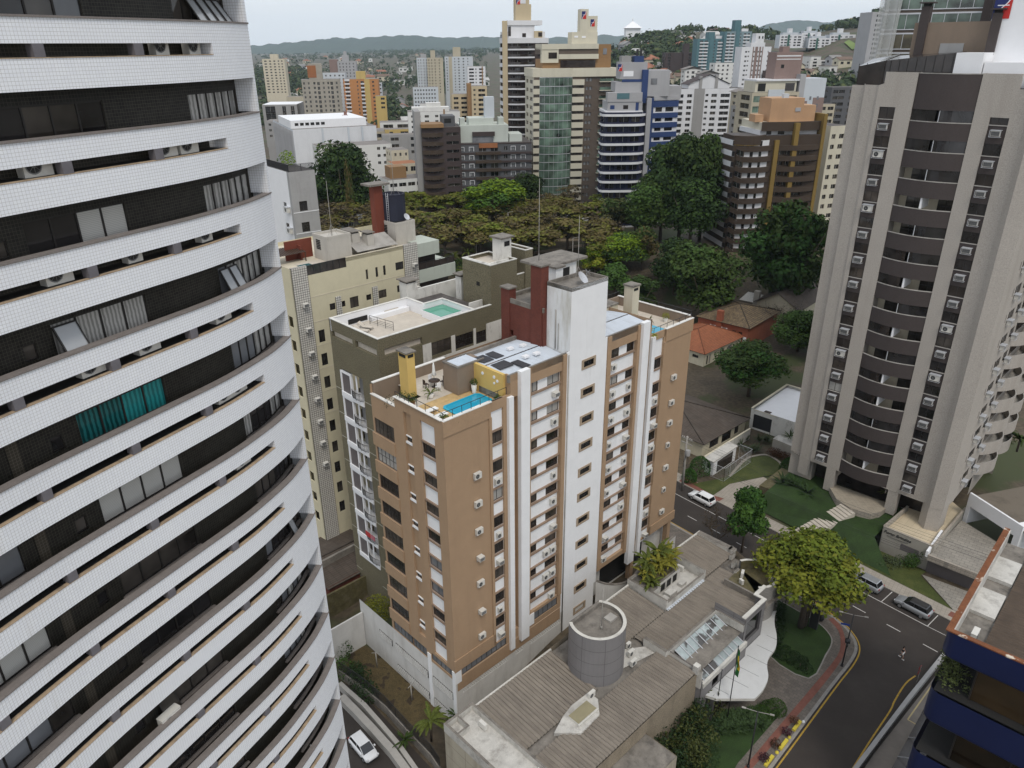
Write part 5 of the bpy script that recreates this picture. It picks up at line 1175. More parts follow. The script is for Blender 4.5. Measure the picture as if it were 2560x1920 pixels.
M['asphalt'] = mat('asphalt',(0.044,0.036,0.031),rough=0.85,var=0.12,vs=0.25,fine=0.2,fs=25,dirt=0.25,dcol=(0.085,0.075,0.065),ds=(0.2,0.2,0.2),bump=0.2,bs=60)
M['paint'] = mat('road_paint_white',(0.50,0.48,0.45),var=0.25,vs=3)
M['painty'] = mat('road_paint_yellow',(0.40,0.25,0.04),var=0.25,vs=3)
M['side'] = mat('stone_pavement',(0.165,0.14,0.118),var=0.2,vs=0.7,fine=0.15,tiles=dict(w=0.55,h=0.4,off=0.5,mortar=(0.09,0.08,0.07),ms=0.02,rot=0.75,c2=(0.13,0.112,0.095)))
M['sidel'] = mat('pale_pavement',(0.34,0.30,0.25),var=0.12,tiles=dict(w=0.5,h=0.5,mortar=(0.22,0.2,0.17),ms=0.02,rot=-0.88))
M['kerb'] = mat('kerb_stone',(0.27,0.25,0.225),var=0.2,vs=2)
M['redpave'] = mat('red_pavers',(0.22,0.085,0.06),var=0.2,vs=1.2,tiles=dict(w=0.2,h=0.1,off=0.5,mortar=(0.12,0.06,0.05),ms=0.008,rot=0.75))
M['lawn'] = mat('lawn',(0.058,0.072,0.016),var=0.25,vs=0.5,fine=0.35,fs=14,bump=0.5,bs=30,dirt=0.4,dcol=(0.11,0.09,0.035),ds=(0.5,0.5,0.5))
M['lawnd'] = mat('deep_green_lawn',(0.024,0.048,0.010),var=0.3,vs=0.6,fine=0.4,fs=14,bump=0.5,bs=30)
def build_streets():
 b = MB()
 b.face([(*SP(-420,76),0.004),(*SP(120,76),0.004),(*SP(120,89.2),0.004),(*SP(-420,89.2),0.004)])
 c = Vector((34.5,56.0));d = Vector((0.701,0.713));n = Vector((-d.y,d.x))
 def top(off):
  p = c + n * off;t = (76 - p.dot(NV)) / d.dot(NV);return p + d * t
 l0,r0 = top(6),top(-6)
 b.face([(*(l0 - d * 90),0.004),(*(r0 - d * 90),0.004),(*r0,0.004),(*l0,0.004)])
 tag(b.build('road',M['asphalt']),kind='structure')
 kerb = [SP(-60,78.1),(35.7,79.2),(38.7,75.9),(40.2,73.3),(41.1,71.1),(41.1,68.6),(39.6,66.2),(35.5,62.1),(25.6,52.0),(12,38.2)]
 ks = smooth(kerb,4)
 tag(sheet('pavement',ks + [(-1,38),(3.0,48),(9,53),(22,68),(26,78),SP(-42,70),SP(-60,73)],0.13,M['side'],thick=0.13,side=M['kerb']),kind='structure')
 k_ = MB();ribbon(k_,ks,0.34,0.136);tag(k_.build('kerb',M['kerb']),kind='structure')
 yl = MB();off = []
 for i,p in enumerate(ks):
  a,c_ = Vector(ks[max(i - 1,0)]),Vector(ks[min(i + 1,len(ks) - 1)]);t = (c_ - a).normalized();off.append((p[0] - t.y * 0.42,p[1] + t.x * 0.42))
 ribbon(yl,off[3:],0.16,0.008);r2 = smooth([ZH(612,1042),ZH(560,1080),ZH(520,1130),ZH(470,1215),ZH(440,1280),ZH(320,1460),ZH(200,1650),ZH(80,1850)]);ribbon(yl,r2,0.16,0.008)
 ribbon(yl,[SP(-60,78.45),SP(-39,78.5)],0.14,0.008)
 tag(yl.build('road_marking',M['painty']),kind='structure')
 wl = MB()
 for k in range(-60,18):
  t = -26.0 + (k + 0) * 4.4
  if abs(k) < 40: ribbon(wl,[SP(t,81.7),SP(t + 1.7,81.7)],0.12,0.008)
 ribbon(wl,[SP(-150,85.2),SP(-22.5,85.2)],0.11,0.008);ribbon(wl,[SP(-22.5,85.2),SP(-10,85.7)],0.08,0.0085)
 for t in (-34.8,-28.4,-22.6): ribbon(wl,[SP(t,85.3),SP(t,88.2)],0.1,0.0086)
 tag(wl.build('road_marking',M['paint']),kind='structure')
 # pavement across the street, its red strip and the lawns of the granite tower
 sheet('pavement',[SP(-150,88.3),SP(60,88.3),SP(60,90.5),SP(-150,90.5)],0.13,M['sidel'],thick=0.13,side=M['kerb'])
 sheet('path',[SP(-21.8,89.0),SP(4,89.0),SP(4,90.1),SP(-21.8,90.1)],0.137,M['redpave'])
 sheet('path',[SP(-64,88.5),SP(-56,88.5),SP(-56,90.4),SP(-64,90.4)],0.137,M['redpave'])
 sheet('lawn',[SP(-38,90.5),SP(-21.9,90.5),D5(1345,1300,.2),D5(1395,1270,.2),D5(1000,1090,.2),SP(-40,100)],0.16,M['lawn'])
 sheet('path',[SP(-21.7,90.5),SP(-6,90.5),SP(-6,97),SP(-15,97),D5(1350,1300)],0.15,M['paver'])
 lw = [ZF(300,1150),ZF(490,1255),ZF(640,1150),ZF(950,1082),ZF(1140,1050),ZF(1100,955),ZF(990,890),ZF(880,895),ZF(780,935),ZF(600,1090)]
 sheet('lawn',lw,0.17,M['lawn'])
 e = MB();ribbon(e,smooth([ZF(640,1080),ZF(780,930),ZF(880,890),ZF(990,885),ZF(1105,955),ZF(1140,1050)]),0.45,0.2);tag(e.build('path',M['sidel']),kind='structure')
 sheet('path',[ZF(490,1255),ZF(640,1150),ZF(950,1085),ZF(1140,1180),ZF(760,1330)],0.15,M['sidel'])
 # pavement island with the big tree, and the lawn by the bank
 tri = smooth([ZG(1095,310,.14),ZG(1250,400,.14),ZG(1420,500,.14),ZG(1510,590,.14),ZG(1530,660,.14),ZG(1480,760,.14),ZG(1345,945,.14),ZG(1030,760,.14),ZG(1090,590,.14),ZG(1085,400,.14)],3)
 sheet('lawn',tri,0.155,M['lawnd'])
 k_ = MB();ribbon(k_,tri + tri[:1],0.16,0.162);tag(k_.build('kerb',M['kerb']),kind='structure')
 sheet('path',smooth([ZG(1500,470,.14),ZG(1580,560,.14),ZG(1600,660,.14),ZG(1570,770,.14),ZG(1400,980,.14),ZG(1180,1240,.14),ZG(960,1500,.14),ZG(800,1690,.14)],3) + smooth([ZG(870,1690,.14),ZG(1010,1530,.14),ZG(1230,1270,.14),ZG(1450,1010,.14),ZG(1610,790,.14),ZG(1640,670,.14),ZG(1610,540,.14),ZG(1540,460,.14)],3),0.145,M['redpave'])
 sheet('lawn',[ZG(1160,1180,.14),ZG(780,1620,.14),ZG(700,1760,.14),ZG(200,1760,.14),ZG(90,1300,.14),ZG(450,1150,.14),ZG(850,1215,.14)],0.15,M['lawnd'])
 # garden by the tan tower and the drive below the curved tower
 def low(name,pts,z,m): return sheet(name,pts,z,m)
 low('lawn',[G2(x,y,-3.27) for x,y in ((760,1400),(790,1395),(985,1535),(900,1570),(830,1545),(745,1440))],-3.28,mat('dry_grass',(0.085,0.062,0.026),var=0.35,vs=0.6,fine=0.35,fs=8,patch=((0.04,0.028,0.016),0.6,0.55)))
 low('road',[G2(x,y,-3.29) for x,y in ((730,1470),(775,1490),(960,1690),(700,1760),(700,1500))],-3.285,M['asphalt'])
build_streets()
def wallthing(name,label,cat,pts,z0,z1,th,m,cap=None,group=None,capm=None):
 b = MB()
 for a,c in zip(pts[:-1],pts[1:]):
  a = Vector(a[:2]);c = Vector(c[:2]);d = (c - a);L = d.length;d /= L
  b.obox((a.x + d.y * th / 2,a.y - d.x * th / 2),(d.x,d.y),L + 0.001,th,z0,z1 - (0.06 if cap else 0),0)
  if cap: b.obox((a.x + d.y * (th / 2 + 0.04),a.y - d.x * (th / 2 + 0.04)),(d.x,d.y),L,th + 0.08,z1 - 0.06,z1,1)
 return tag(b.build(name,[m,capm or M['concd']]),label,cat,group)
def build_bank():
 P0,RZ = (-3.794,53.172,0),R(43.75)
 MW = Matrix.Translation(P0) @ Matrix.Rotation(RZ,4,'Z');at = lambda x,y,z: tuple(MW @ Vector((x,y,z)))
 root = empty('low_pavilion','low grey building with ribbed roofs, two round drums and a wavy white canopy','building',P0,RZ)
 M['ribroof'] = mat('weathered_ribbed_roof',(0.22,0.19,0.155),rough=0.7,var=0.14,vs=0.5,dirt=0.65,dcol=(0.115,0.095,0.08),ds=(3.0,0.25,1),streak=0.46,fine=0.1)
 M['panel'] = mat('grey_cladding',(0.215,0.205,0.205),rough=0.55,var=0.06,vs=0.5,tiles=dict(w=2.4,h=1.6,mortar=(0.10,0.095,0.095),ms=0.03,uv=True),dirt=0.15,dcol=(0.12,0.11,0.11),ds=(0.6,0.6,0.1))
 M['cap'] = mat('pale_parapet_cap',(0.58,0.56,0.51),var=0.1,dirt=0.45,dcol=(0.22,0.2,0.17),ds=(1.5,1.5,1.5))
 M['peb'] = mat('beige_pebble_wall',(0.27,0.225,0.165),var=0.1,fine=0.35,fs=12,dirt=0.35,dcol=(0.1,0.08,0.06),ds=(0.8,0.8,0.2))
 M['beigew'] = mat('beige_panel_wall',(0.42,0.38,0.30),var=0.08,tiles=dict(w=3.0,h=1.8,mortar=(0.22,0.19,0.15),ms=0.03,uv=True),dirt=0.5,dcol=(0.15,0.12,0.09),ds=(0.7,0.7,0.08))
 M['dirtyroof'] = mat('peeling_white_roof',(0.50,0.48,0.44),var=0.15,vs=0.8,dirt=0.75,dcol=(0.15,0.13,0.11),ds=(0.7,0.7,0.7),fine=0.12)
 M['skyglass'] = mat('skylight_glass',(0.33,0.38,0.38),rough=0.12,var=0.35,vs=0.35,spec=0.7,patch=((0.07,0.065,0.06),0.45,0.55))
 M['moss'] = mat('mossy_roof',(0.10,0.085,0.04),var=0.35,vs=1.2,fine=0.3,dirt=0.5,dcol=(0.2,0.17,0.12),ds=(1,1,1))
 w_ = MB()
 def wl(a,b,z0,z1,m=0,h=()): wall(w_,a,b,z0,z1,h,0.2,m)
 # outer walls (outside on the right hand)
 wl((-3.6,0.4),(-3.6,-16),-3.4,7.6,3);wl((40.2,0.8),(-3.6,0.4),-3.4,7.0,2)
 wl((-3.6,-16),(11.0,-16),0,5.2,3);wl((11.0,-16),(11.0,-12.4),0,5.2,2);wl((0,-12.4),(11.0,-12.4),5,6.9,2);wl((11.0,-12.4),(19.6,-12.4),0,6.9,2);wl((19.6,-12.4),(19.6,-8.8),0,7.4,1)
 wl((19.6,-13.05),(28.6,-13.05),0,5.1,1,[(2.2,3.4,3.7,5.0,0.1),(5.0,8.6,0.2,3.3,0.1)]);wl((28.5,-8.7),(28.5,-12.5),3,8.5,1);wl((19.7,-13.05),(19.7,-9),0,6,1);wl((28.6,-13.05),(28.6,-12.5),0,5.3,1)
 wl((28.5,-12.55),(32.9,-12.55),0,8.5,1,[(0.5,3.7,4.6,7.6,0.25)]);wl((32.9,-12.55),(32.9,-11.3),0,8.5,1);wl((40.2,-4.0),(40.2,0.8),0,7.3,2);wl((39.3,-7),(40.2,-4.0),0,7.3,2)
 w_.face([(29.0,-12.3,4.6),(32.2,-12.3,4.6),(32.2,-12.3,7.6),(29.0,-12.3,7.6)],4)
 w_.build('wall',[M['conc'],M['panel'],M['peb'],M['beigew'],M['g_dark']],root)
 # ribbed roofs
 def roof(x0,x1,y0,y1,za,zb,name='ribbed_roof'):
  b = MB();corrugated(b,(x1,y0),(-1,0),x1 - x0,y0 - y1,za,zb,0,0.42,0.07);b.build(name,M['ribroof'],root)
 roof(0.0,10.65,0.0,-6.6,7.35,6.85);roof(0.0,19.5,-7.75,-12.35,6.95,7.0);roof(19.0,28.4,-4.75,-8.75,6.95,7.05);roof(28.4,36.2,-4.75,-7.0,6.95,7.0);roof(28.4,33.7,-7.0,-12.2,7.0,7.15);roof(16.2,24.8,0.65,-4.65,7.3,6.9);roof(33.1,40.1,0.75,-4.55,7.3,6.9)
 g = MB()
 for a in ((0,-6.55,19.3,-7.8,6.62),(19,-4.6,40,-4.8,6.7),(10.7,0.3,16.3,-7,6.6),(-0.2,-12.42,11,-15.95,5.1),(-3.3,0.3,39.6,-12.3,6.45)): g.face([(a[0],a[3],a[4]),(a[2],a[3],a[4]),(a[2],a[1],a[4]),(a[0],a[1],a[4])],0)
 g.face([(25.0,-4.95,6.99),(32.6,-4.95,6.99),(32.6,-4.55,6.99),(25.0,-4.55,6.99)],1);g.face([(-3.4,-15.9,6.95),(-0.2,-15.9,6.95),(-0.2,0.2,6.95),(-3.4,0.2,6.95)],2);g.face([(13.0,-6.2,6.75),(18.8,-7.6,6.75),(18.8,-6.3,6.75),(16.2,-4.5,6.75)],2)
 g.box(-0.1,0.0,7.0,10.8,0.18,7.4,3);g.box(16.2,0.66,7.0,24.9,0.85,7.45,3);g.box(33.0,0.76,7.0,40.2,0.95,7.45,3)
 g.build('roof_gutter',[M['concd'],M['roofsheet'],M['dirtyroof'],M['cap']],root)
 # mouldy parapets
 p = MB()
 for a in ((-3.62,-16,-3.35,0.42),(-3.35,0.15,-0.0,0.42),(-0.25,-16,0.0,0.15),(-3.35,-1.5,-2.0,-1.3),(-2.2,-1.3,-2.0,0.15),(18.85,-8.9,19.3,-6.0)): p.box(a[0],a[1],6.6,a[2],a[3],7.65,0,1)
 p.box(19.3,-8.95,6.6,28.5,-8.7,7.5,0,1);p.box(28.3,-12.5,6.6,28.6,-8.95,7.6,0,1);p.box(19.5,-12.9,5.0,19.75,-8.95,7.3,0,1);p.box(19.2,-12.6,6.9,19.8,-12.0,7.9,0,2)
 for x in (36.0,37.2,38.4,39.4): p.box(x,-7.0 + (x - 36) * 0.85,6.8,x + 0.9,-6.7 + (x - 36) * 0.85,7.5,0,1)
 p.box(39.4,-4.6,6.8,40.2,0.8,7.5,0,1)
 p.build('parapet',[M['dirtyroof'],M['concd'],M['cap']],root)
 # front cap
 c = MB();c.box(28.3,-12.62,8.5,32.95,-12.15,8.62);c.box(32.6,-12.15,8.5,33.0,-11.1,8.62);c.box(33.0,-11.5,8.45,35.0,-11.05,8.58);c.build('parapet_cap',M['cap'],root)
 # skylight
 s = MB();x0,x1,y0,y1,z0,z1 = 20.4,28.2,-9.0,-12.8,7.0,5.45
 s.face([(x0,y1,z1),(x1,y1,z1),(x1,y0,z0),(x0,y0,z0)],0);s.box(x0 - 0.5,y1 - 0.3,4.9,x1 + 0.4,y1,z1 + 0.05,2)
 s.box(x0 - .3,y1,5.2,x0,y1 + 0.1,z1 + .05,2)
 o = s.build('skylight',[M['skyglass'],M['alu'],M['cap']],root);r_ = MB()
 for i in range(9):
  x = x0 + (x1 - x0) * i / 8;r_.tube([(x,y1 - 0.1,z1 + 0.08),(x,y0,z0 + 0.08)],0.06,4)
 r_.tube([(x0,(y0 + y1) / 2,(z0 + z1) / 2 + .03),(x1,(y0 + y1) / 2,(z0 + z1) / 2 + .03)],0.025,4);r_.build('glazing_bar',M['alu'],o)
 # drums
 def drum(cx,cy,r,a0,a1,zb,zt,zf,nm,fm,mw,th=0.35,close=True):
  n = 28;b = MB();an = [a0 + (a1 - a0) * i / n for i in range(n + 1)]
  O = [(cx + r * math.cos(a),cy + r * math.sin(a)) for a in an];I = [(cx + (r - th) * math.cos(a),cy + (r - th) * math.sin(a)) for a in an]
  for i in range(n):
   s0,s1 = r * (an[i] - a0),r * (an[i + 1] - a0)
   b.face([(*O[i],zb),(*O[i + 1],zb),(*O[i + 1],zt),(*O[i],zt)],0,[(s0,zb),(s1,zb),(s1,zt),(s0,zt)]);b.face([(*I[i + 1],zf),(*I[i],zf),(*I[i],zt),(*I[i + 1],zt)],2);b.face([(*O[i],zt),(*O[i + 1],zt),(*I[i + 1],zt),(*I[i],zt)],1)
  if close:
   b.face([(*O[-1],zb),(*O[0],zb),(*O[0],zt),(*O[-1],zt)],0,[(0,zb),(6,zb),(6,zt),(0,zt)]);d = (Vector(O[0]) - Vector(O[-1]));L = d.length;d /= L;b.obox((O[-1][0] - d.y * 0.01,O[-1][1] + d.x * 0.01),(d.x,d.y),L,0.3,zf,zt - 0.02,2)
  b.face([(*q,zf) for q in I],2);return b.build(nm,[mw,M['cap'],fm],root)
 a = math.asin(1.75 / 2.95);drum(13.0,-4.2,2.95,math.pi - a,2 * math.pi + a,5.5,12.8,12.3,'round_tower',M['concd'],M['panel'])
 h = MB();h.box(13.9,-5.2,12.3,15.0,-4.3,12.55,0);h.build('roof_hatch',M['conc'],root)
 drum(36.2,-9.2,2.75,-2.45,1.2,0,8.5,7.3,'curved_drum',M['moss'],mat('rendered_drum',(0.30,0.285,0.265),var=0.06,tiles=dict(w=40,h=0.24,mortar=(0.2,0.19,0.175),ms=0.03,uv=True)),0.35,False)
 f = MB();f.face([(33.6,-7.0,7.3),(33.6,-11.4,7.3),(36,-11.4,7.3),(37.2,-6.8,7.3)][::1],0);f.box(33.4,-11.4,6.9,33.65,-6.9,7.9,1);f.build('drum_floor',[M['moss'],M['concd']],root)
 # raised skylight kerb on the big roof
 k = MB();k.prism([(3.4,-7.3),(5.2,-9.1),(8.1,-8.9),(9.4,-7.6),(9.4,-6.4),(7.0,-6.3),(5.4,-6.6)],6.7,7.15,0);k.build('roof_kerb',M['dirtyroof'],root)
 k = MB();k.prism([(5.6,-7.1),(5.6,-8.4),(8.25,-8.4),(8.25,-7.1)],7.15,7.45,1,0);k.box(5.5,-8.55,7.15,8.4,-8.42,7.4,1);k.build('small_skylight',[mat('dusty_skylight',(0.27,0.24,0.15),rough=0.25,var=0.12),M['cap']],root)
 # palm court: dirty concrete boxes
 q = MB()
 for a in ((25.0,0.7,33.1,1.0,8.1),(32.8,-4.6,33.1,0.7,8.1),(25.0,-4.6,25.3,0.7,8.1),(25.3,-4.6,32.8,-4.35,7.7),(25.3,-2.4,26.5,0.7,7.9),(26.5,-2.4,30.8,-2.1,8.4),(30.6,-2.1,30.8,0.7,8.4)): q.box(a[0],a[1],6.5,a[2],a[3],a[4],0,1)
 q.face([(25.3,-4.4,6.8),(32.8,-4.4,6.8),(32.8,0.7,6.8),(25.3,0.7,6.8)],0);q.face([(26.5,-2.1,8.0),(30.6,-2.1,8.0),(30.6,0.7,8.0),(26.5,0.7,8.0)],2)
 for x in (27.0,28.2,29.4): q.box(x,-2.43,7.0,x + 0.8,-2.4,8.0,3)
 for a in ((27,-3.8,28.4,-2.9,7.3),(29.6,-3.6,30.6,-3.0,7.2),(25.8,-3.9,26.8,-3.1,7.15)): q.box(a[0],a[1],6.8,a[2],a[3],a[4],0)
 q.build('roof_court',[M['dirtyroof'],M['concd'],M['moss'],M['dark']],root)
 # wavy canopy with its metal fascia
 cv = smooth([(20.6,-13.1),(21.03,-14.15)],1) + smooth([(23.9,-16.95),(25.6,-16.95),(27.5,-16.5),(28.9,-15.6),(30.15,-15.1),(32.2,-14.85),(34.0,-14.0),(35.4,-13.0),(36.7,-12.3),(37.8,-11.9)],4) + [(37.0,-11.4),(33.0,-11.6),(32.9,-12.6),(28.7,-12.6),(28.6,-13.1)]
 c = MB();c.prism([(x,y) for x,y in cv],3.15,3.5,1,0);M['canopy'] = mat('white_canopy_panel',(0.56,0.56,0.55),var=0.08,rough=0.55,dirt=0.35,dcol=(0.3,0.29,0.27),ds=(0.6,0.6,0.6))
 for i in range(7): x = 22.2 + i * 2.2;c.obox((x,-13.15),Vector((0.12,-1)).normalized(),2.6 if i > 0 else 1.6,0.035,3.5,3.506,2)
 c.build('canopy',[M['canopy'],M['cap'],M['metal']],root)
 e = MB();e.box(21.3,-13.9,0.1,26.5,-13.8,3.1,0);e.box(20.9,-13.9,0.1,21.2,-13.2,3.1,1);e.box(26.6,-14.1,0.1,27.0,-13.4,3.1,1)
 for x in (22.6,24.0,25.3): e.box(x - .04,-13.95,0.1,x + .04,-13.9,3.1,2)
 e.build('entrance_glazing',[M['smoke'],M['panel'],M['frame']],root)
 # condensers lying on the roofs
 grp = 'condensers on the pavilion roofs'
 for (x,y,z,rz,kind,lb) in ((-1.2,-2.2,7.15,1.57,'split','white condenser on the peeling white roof of the grey pavilion'),(-1.0,-9.6,7.1,1.57,'split','white condenser at the lower end of the peeling pavilion roof'),(9.2,-6.7,7.1,0.0,'split','grey condenser on the valley beside the round tower foot'),
        (16.6,-5.9,6.9,0,'split','larger condenser behind the round tower, nearest the mouldy parapet'),(15.7,-6.9,6.9,0,'split','lower condenser behind the round tower near the white splashes'),(17.3,-5.0,6.9,0,'small','small condenser against the valley behind the round tower'),
        (32.0,-1.6,6.85,1.57,'split','condenser in the palm court by its far wall'),(34.5,-8.4,7.35,1.2,'small','upright condenser inside the mossy curved drum'),(36.0,-7.6,7.35,0.4,'split','condenser by the rim of the mossy curved drum'),(37.4,-11.0,7.35,2.2,'split','condenser low against the street side rim of the curved drum')):
  o = empty('condenser_unit',lb,'air conditioner',at(x,y,z),RZ + rz,grp);c_,g_,b_ = ACP[kind];inst('casing',c_,o);inst('fan_grille',g_,o)
 m_ = MB();m_.tube([(0,0,0),(0,0,5.0)],[0.05,0.02],5);m_.tube([(0,0,0),(0,0,0.3)],0.1,6);tag(m_.build('antenna_mast',M['conc'],None,at(12.7,-5.0,12.3)),'thin mast on the flat roof of the round grey tower','antenna','antenna masts on the roofs')
 # palms growing in the court
 for i,(x,y,hgt,L) in enumerate(((26.5,-0.5,1.2,2.2),(27.6,0.0,2.0,2.4),(28.7,-0.8,1.6,2.3),(29.8,0.2,2.2,2.5),(30.4,-1.0,1.4,2.2),(26.0,-1.6,0.8,2.0),(31.2,-0.2,1.2,2.2))):
  lb = ('yellow green palm at the tower end of the pavilion palm court','palm second from the tan tower in the pavilion palm court','middle palm of the pavilion court, over the dirty concrete planter','tallest palm of the pavilion court','palm over the far end of the concrete planter in the pavilion court','lowest palm drooping over the near corner of the pavilion court','palm at the ribbed roof end of the pavilion court')[i]
  o = empty('areca_palm',lb,'palm',at(x,y,7.5),0,'palms in the pavilion roof court');t = MB();t.tube([(0,0,0),(0.05,0,hgt)],[0.09,0.06],6);t.build('trunk',M['bark'],o)
  f = MB();fronds(f,(0,0,hgt),17,L,0,0.30,0.10,6,(0.5,1.4));fronds(f,(0,0,hgt * 0.5),8,L * 0.8,0,0.35,0.10,6,(0.5,1.3));f.build('crown',M['L_palm'] if i % 2 else M['L_yelp'],o)
 return at
M['L_yelp'] = leafmat('leaf_yellow_palm',(0.16,0.15,0.02))
BANK_AT = build_bank()
# curved white wall under the tan tower porch
def porch_wall():
 pts = [TAN_AT(x,y,0) for x,y in ((22.9,-0.3),(23.3,-1.5),(24.3,-2.6),(25.8,-3.1),(27.5,-2.9),(29,-2.6),(33,-2.0),(38,-1.6))]
 wallthing('curved_wall','curved white wall wrapping the porch at the foot of the tan tower','wall',smooth(pts,4),-2.0,4.4,0.25,M['whitewall'],True)
 wallthing('boundary_wall','long white boundary wall behind the garden with the yellow bush','wall',[TAN_AT(x,y,0) for x,y in ((-9,18.1),(-0.1,18.1))],-3.3,1.9,0.2,M['whitewall'])
porch_wall()
def build_podium():
 root = empty('tower_podium','tiled terrace with cream parapets and a signed wall in front of the granite tower','building',(0,0,0))
 z = 3.3;wc = mat('podium_render',(0.36,0.335,0.29),var=0.06,dirt=0.35,dcol=(0.2,0.18,0.15),ds=(0.6,0.6,0.2))
 A,B,C,D_ = D5(1042,890,4.0),D5(1452,1058,4.0),D5(1725,735,4.0),D5(1240,722,4.0)
 E = RTat(13,10,0);F = RTat(8,6,0)
 f = MB();poly = [A[:2],B[:2],C[:2],E[:2],F[:2],D_[:2]];f.prism([(p[0],p[1]) for p in poly],0,z,1,0);f.build('terrace_floor',[M['tileterr'],wc],root)
 w_ = MB()
 for a,b in ((D_,A),(A,B),(B,C)):
  a = Vector(a[:2]);b = Vector(b[:2]);d = (b - a);L = d.length;d /= L
  w_.obox((a.x + d.y * 0.12,a.y - d.x * 0.12),(d.x,d.y),L,0.24,0,4.0,0);w_.obox((a.x + d.y * 0.16,a.y - d.x * 0.16),(d.x,d.y),L,0.32,4.0,4.06,1)
 w_.build('parapet',[wc,M['sidel']],root)
 a = Vector(A[:2]);b = Vector(B[:2]);ang = math.atan2(b.y - a.y,b.x - a.x);d = (b - a).normalized();n = Vector((d.y,-d.x))
 tm = text_mesh('Porto Brindise',0.62,0.03,M['metal'],italic=0.25)
 o = inst('lettering',tm,root);c = a + d * 1.95 + n * 0.16;o.rotation_euler = (math.pi / 2,0,ang);o.location = (c.x,c.y,3.35)
 u = MB();u.tube([(c.x + d.x * s + n.x * 0.02,c.y + d.y * s + n.y * 0.02,2.92 - 0.10 * math.sin((s + 1.3) * 1.2)) for s in [-1.3 + 0.2 * i for i in range(15)]],0.025,4);u.build('underline',M['metal'],root)
 q = MB();p0 = a + d * 2.6 + n * 0.13;q.obox((p0.x,p0.y),(d.x,d.y),2.4,0.02,1.5,2.5,0);q.build('louvre',M['shutter'],root)
 # entrance patio and steps
 pt = [D5(585,565,3.7),D5(640,540,3.7),D5(1055,690,3.7),D5(1060,735,3.7),D5(1010,770,3.7),D5(930,785,3.7),D5(845,765,3.7),D5(760,740,3.7),D5(640,660,3.7)]
 m_ = MB();m_.prism([(p[0],p[1]) for p in pt],0,3.7,1,0);m_.build('entrance_patio',[mat('patio_stone',(0.33,0.285,0.22),var=0.12,vs=1.5,fine=0.15,tiles=dict(w=0.6,h=0.6,mortar=(0.24,0.21,0.165),ms=0.02)),M['sidel']],root)
 st = MB();s0 = D5(690,690,3.6);s1 = D5(800,770,3.6);d = (Vector(s1[:2]) - Vector(s0[:2]));L = d.length;d /= L;out = Vector((d.y,-d.x))
 for i in range(18):
  p = Vector(s0[:2]) + out * (0.55 * i);st.obox((p.x + out.x * .55,p.y + out.y * .55),(d.x,d.y),L,0.56,0,3.6 - 0.19 * (i + 1),0)
 st.build('steps',mat('pale_step',(0.50,0.45,0.38),var=0.1),root)
 # paved decks over the garage with their low white walls
 g0,g1,g2,g3 = D5(1400,1150,3.0),D5(1870,1335,3.0),D5(2080,1080,3.0),D5(1690,840,3.0)
 dk = MB();dk.prism([(p[0],p[1]) for p in (g0,g1,g2,g3)],2.55,3.0,1,0);dk.build('garage_deck',[M['paver'],M['sidel']],root)
 kb = MB();a = Vector(g0[:2]);b = Vector(g1[:2]);d = (b - a).normalized();kb.obox((a.x,a.y),(d.x,d.y),(b - a).length,0.35,3.0,3.4,0);kb.obox((a.x,a.y),(-d.y,d.x),6.5,0.3,3.0,3.9,1);kb.build('deck_kerb',[M['sidel'],M['cleanwhite']],root)
 gr = MB();back = Vector((-d.y,d.x)) * 1.2;gr.obox((a.x + back.x,a.y + back.y),(d.x,d.y),(b - a).length,0.2,0,2.54,0);gr.obox((a.x + d.x * 7.3 + back.x * 0.5,a.y + d.y * 7.3 + back.y * 0.5),(d.x,d.y),0.3,0.3,0,2.54,1);gr.build('garage_front',[M['shutter'],M['sidel']],root)
 h0,h1,h2,h3 = D5(1700,820,3.0),D5(2085,1085,3.0),D5(2200,890,6.4),D5(1870,790,6.4)
 up = MB();a = Vector(h0[:2]);b = Vector(h1[:2]);d = (b - a);L = d.length;d /= L;n = Vector((-d.y,d.x))
 up.obox((a.x,a.y),(d.x,d.y),L,0.3,5.3,7.3,0);up.obox((a.x + n.x * 4,a.y + n.y * 4),(d.x,d.y),L,0.3,2.5,5.3,1);up.obox((a.x,a.y),(d.x,d.y),0.6,4,2.5,5.3,0);up.obox((b.x,b.y),(d.x,d.y),0.6,4,2.5,7.3,0)
 up.obox((a.x + n.x * 0.3,a.y + n.y * 0.3),(d.x,d.y),L + 5,22,6.3,6.6,2);up.obox((b.x + d.x * 0.6,b.y + d.y * 0.6),(n.x,n.y),26,-0.3,2,7.3,0);up.build('upper_garage',[M['cleanwhite'],M['dark'],M['moss2']],root)
 # planter, guard house, garage box
 bl = MB();q = [ZF(1042,722,2.6),ZF(1095,690,2.6),ZF(1225,740,2.6),ZF(1230,800,2.6)]
 bl.prism([(p[0],p[1]) for p in q],0,2.6,0,1);bl.build('planter_box',[wc,M['dirtyroof']],root)
M['moss2'] = mat('stained_slab',(0.155,0.13,0.10),var=0.3,vs=0.4,dirt=0.5,dcol=(0.07,0.06,0.045),ds=(0.4,0.4,0.4),fine=0.15)
build_podium()
_b = MB();_L0,_L1,_U0,_U1 = SP(-52,91.2),SP(-30,91.0),RTat(-8,-6,0)[:2],RTat(8.5,-6.5,0)[:2];_b.face([(*_L0,.2),(*_L1,.2),(*_U1,2.6),(*_U0,2.6)]);_b.face([(*_U0,2.6),(*_U1,2.6),(*RTat(9,3,0)[:2],2.9),(*RTat(-8,3,0)[:2],2.9)]);tag(_b.build('lawn',M['lawnd']),kind='structure')
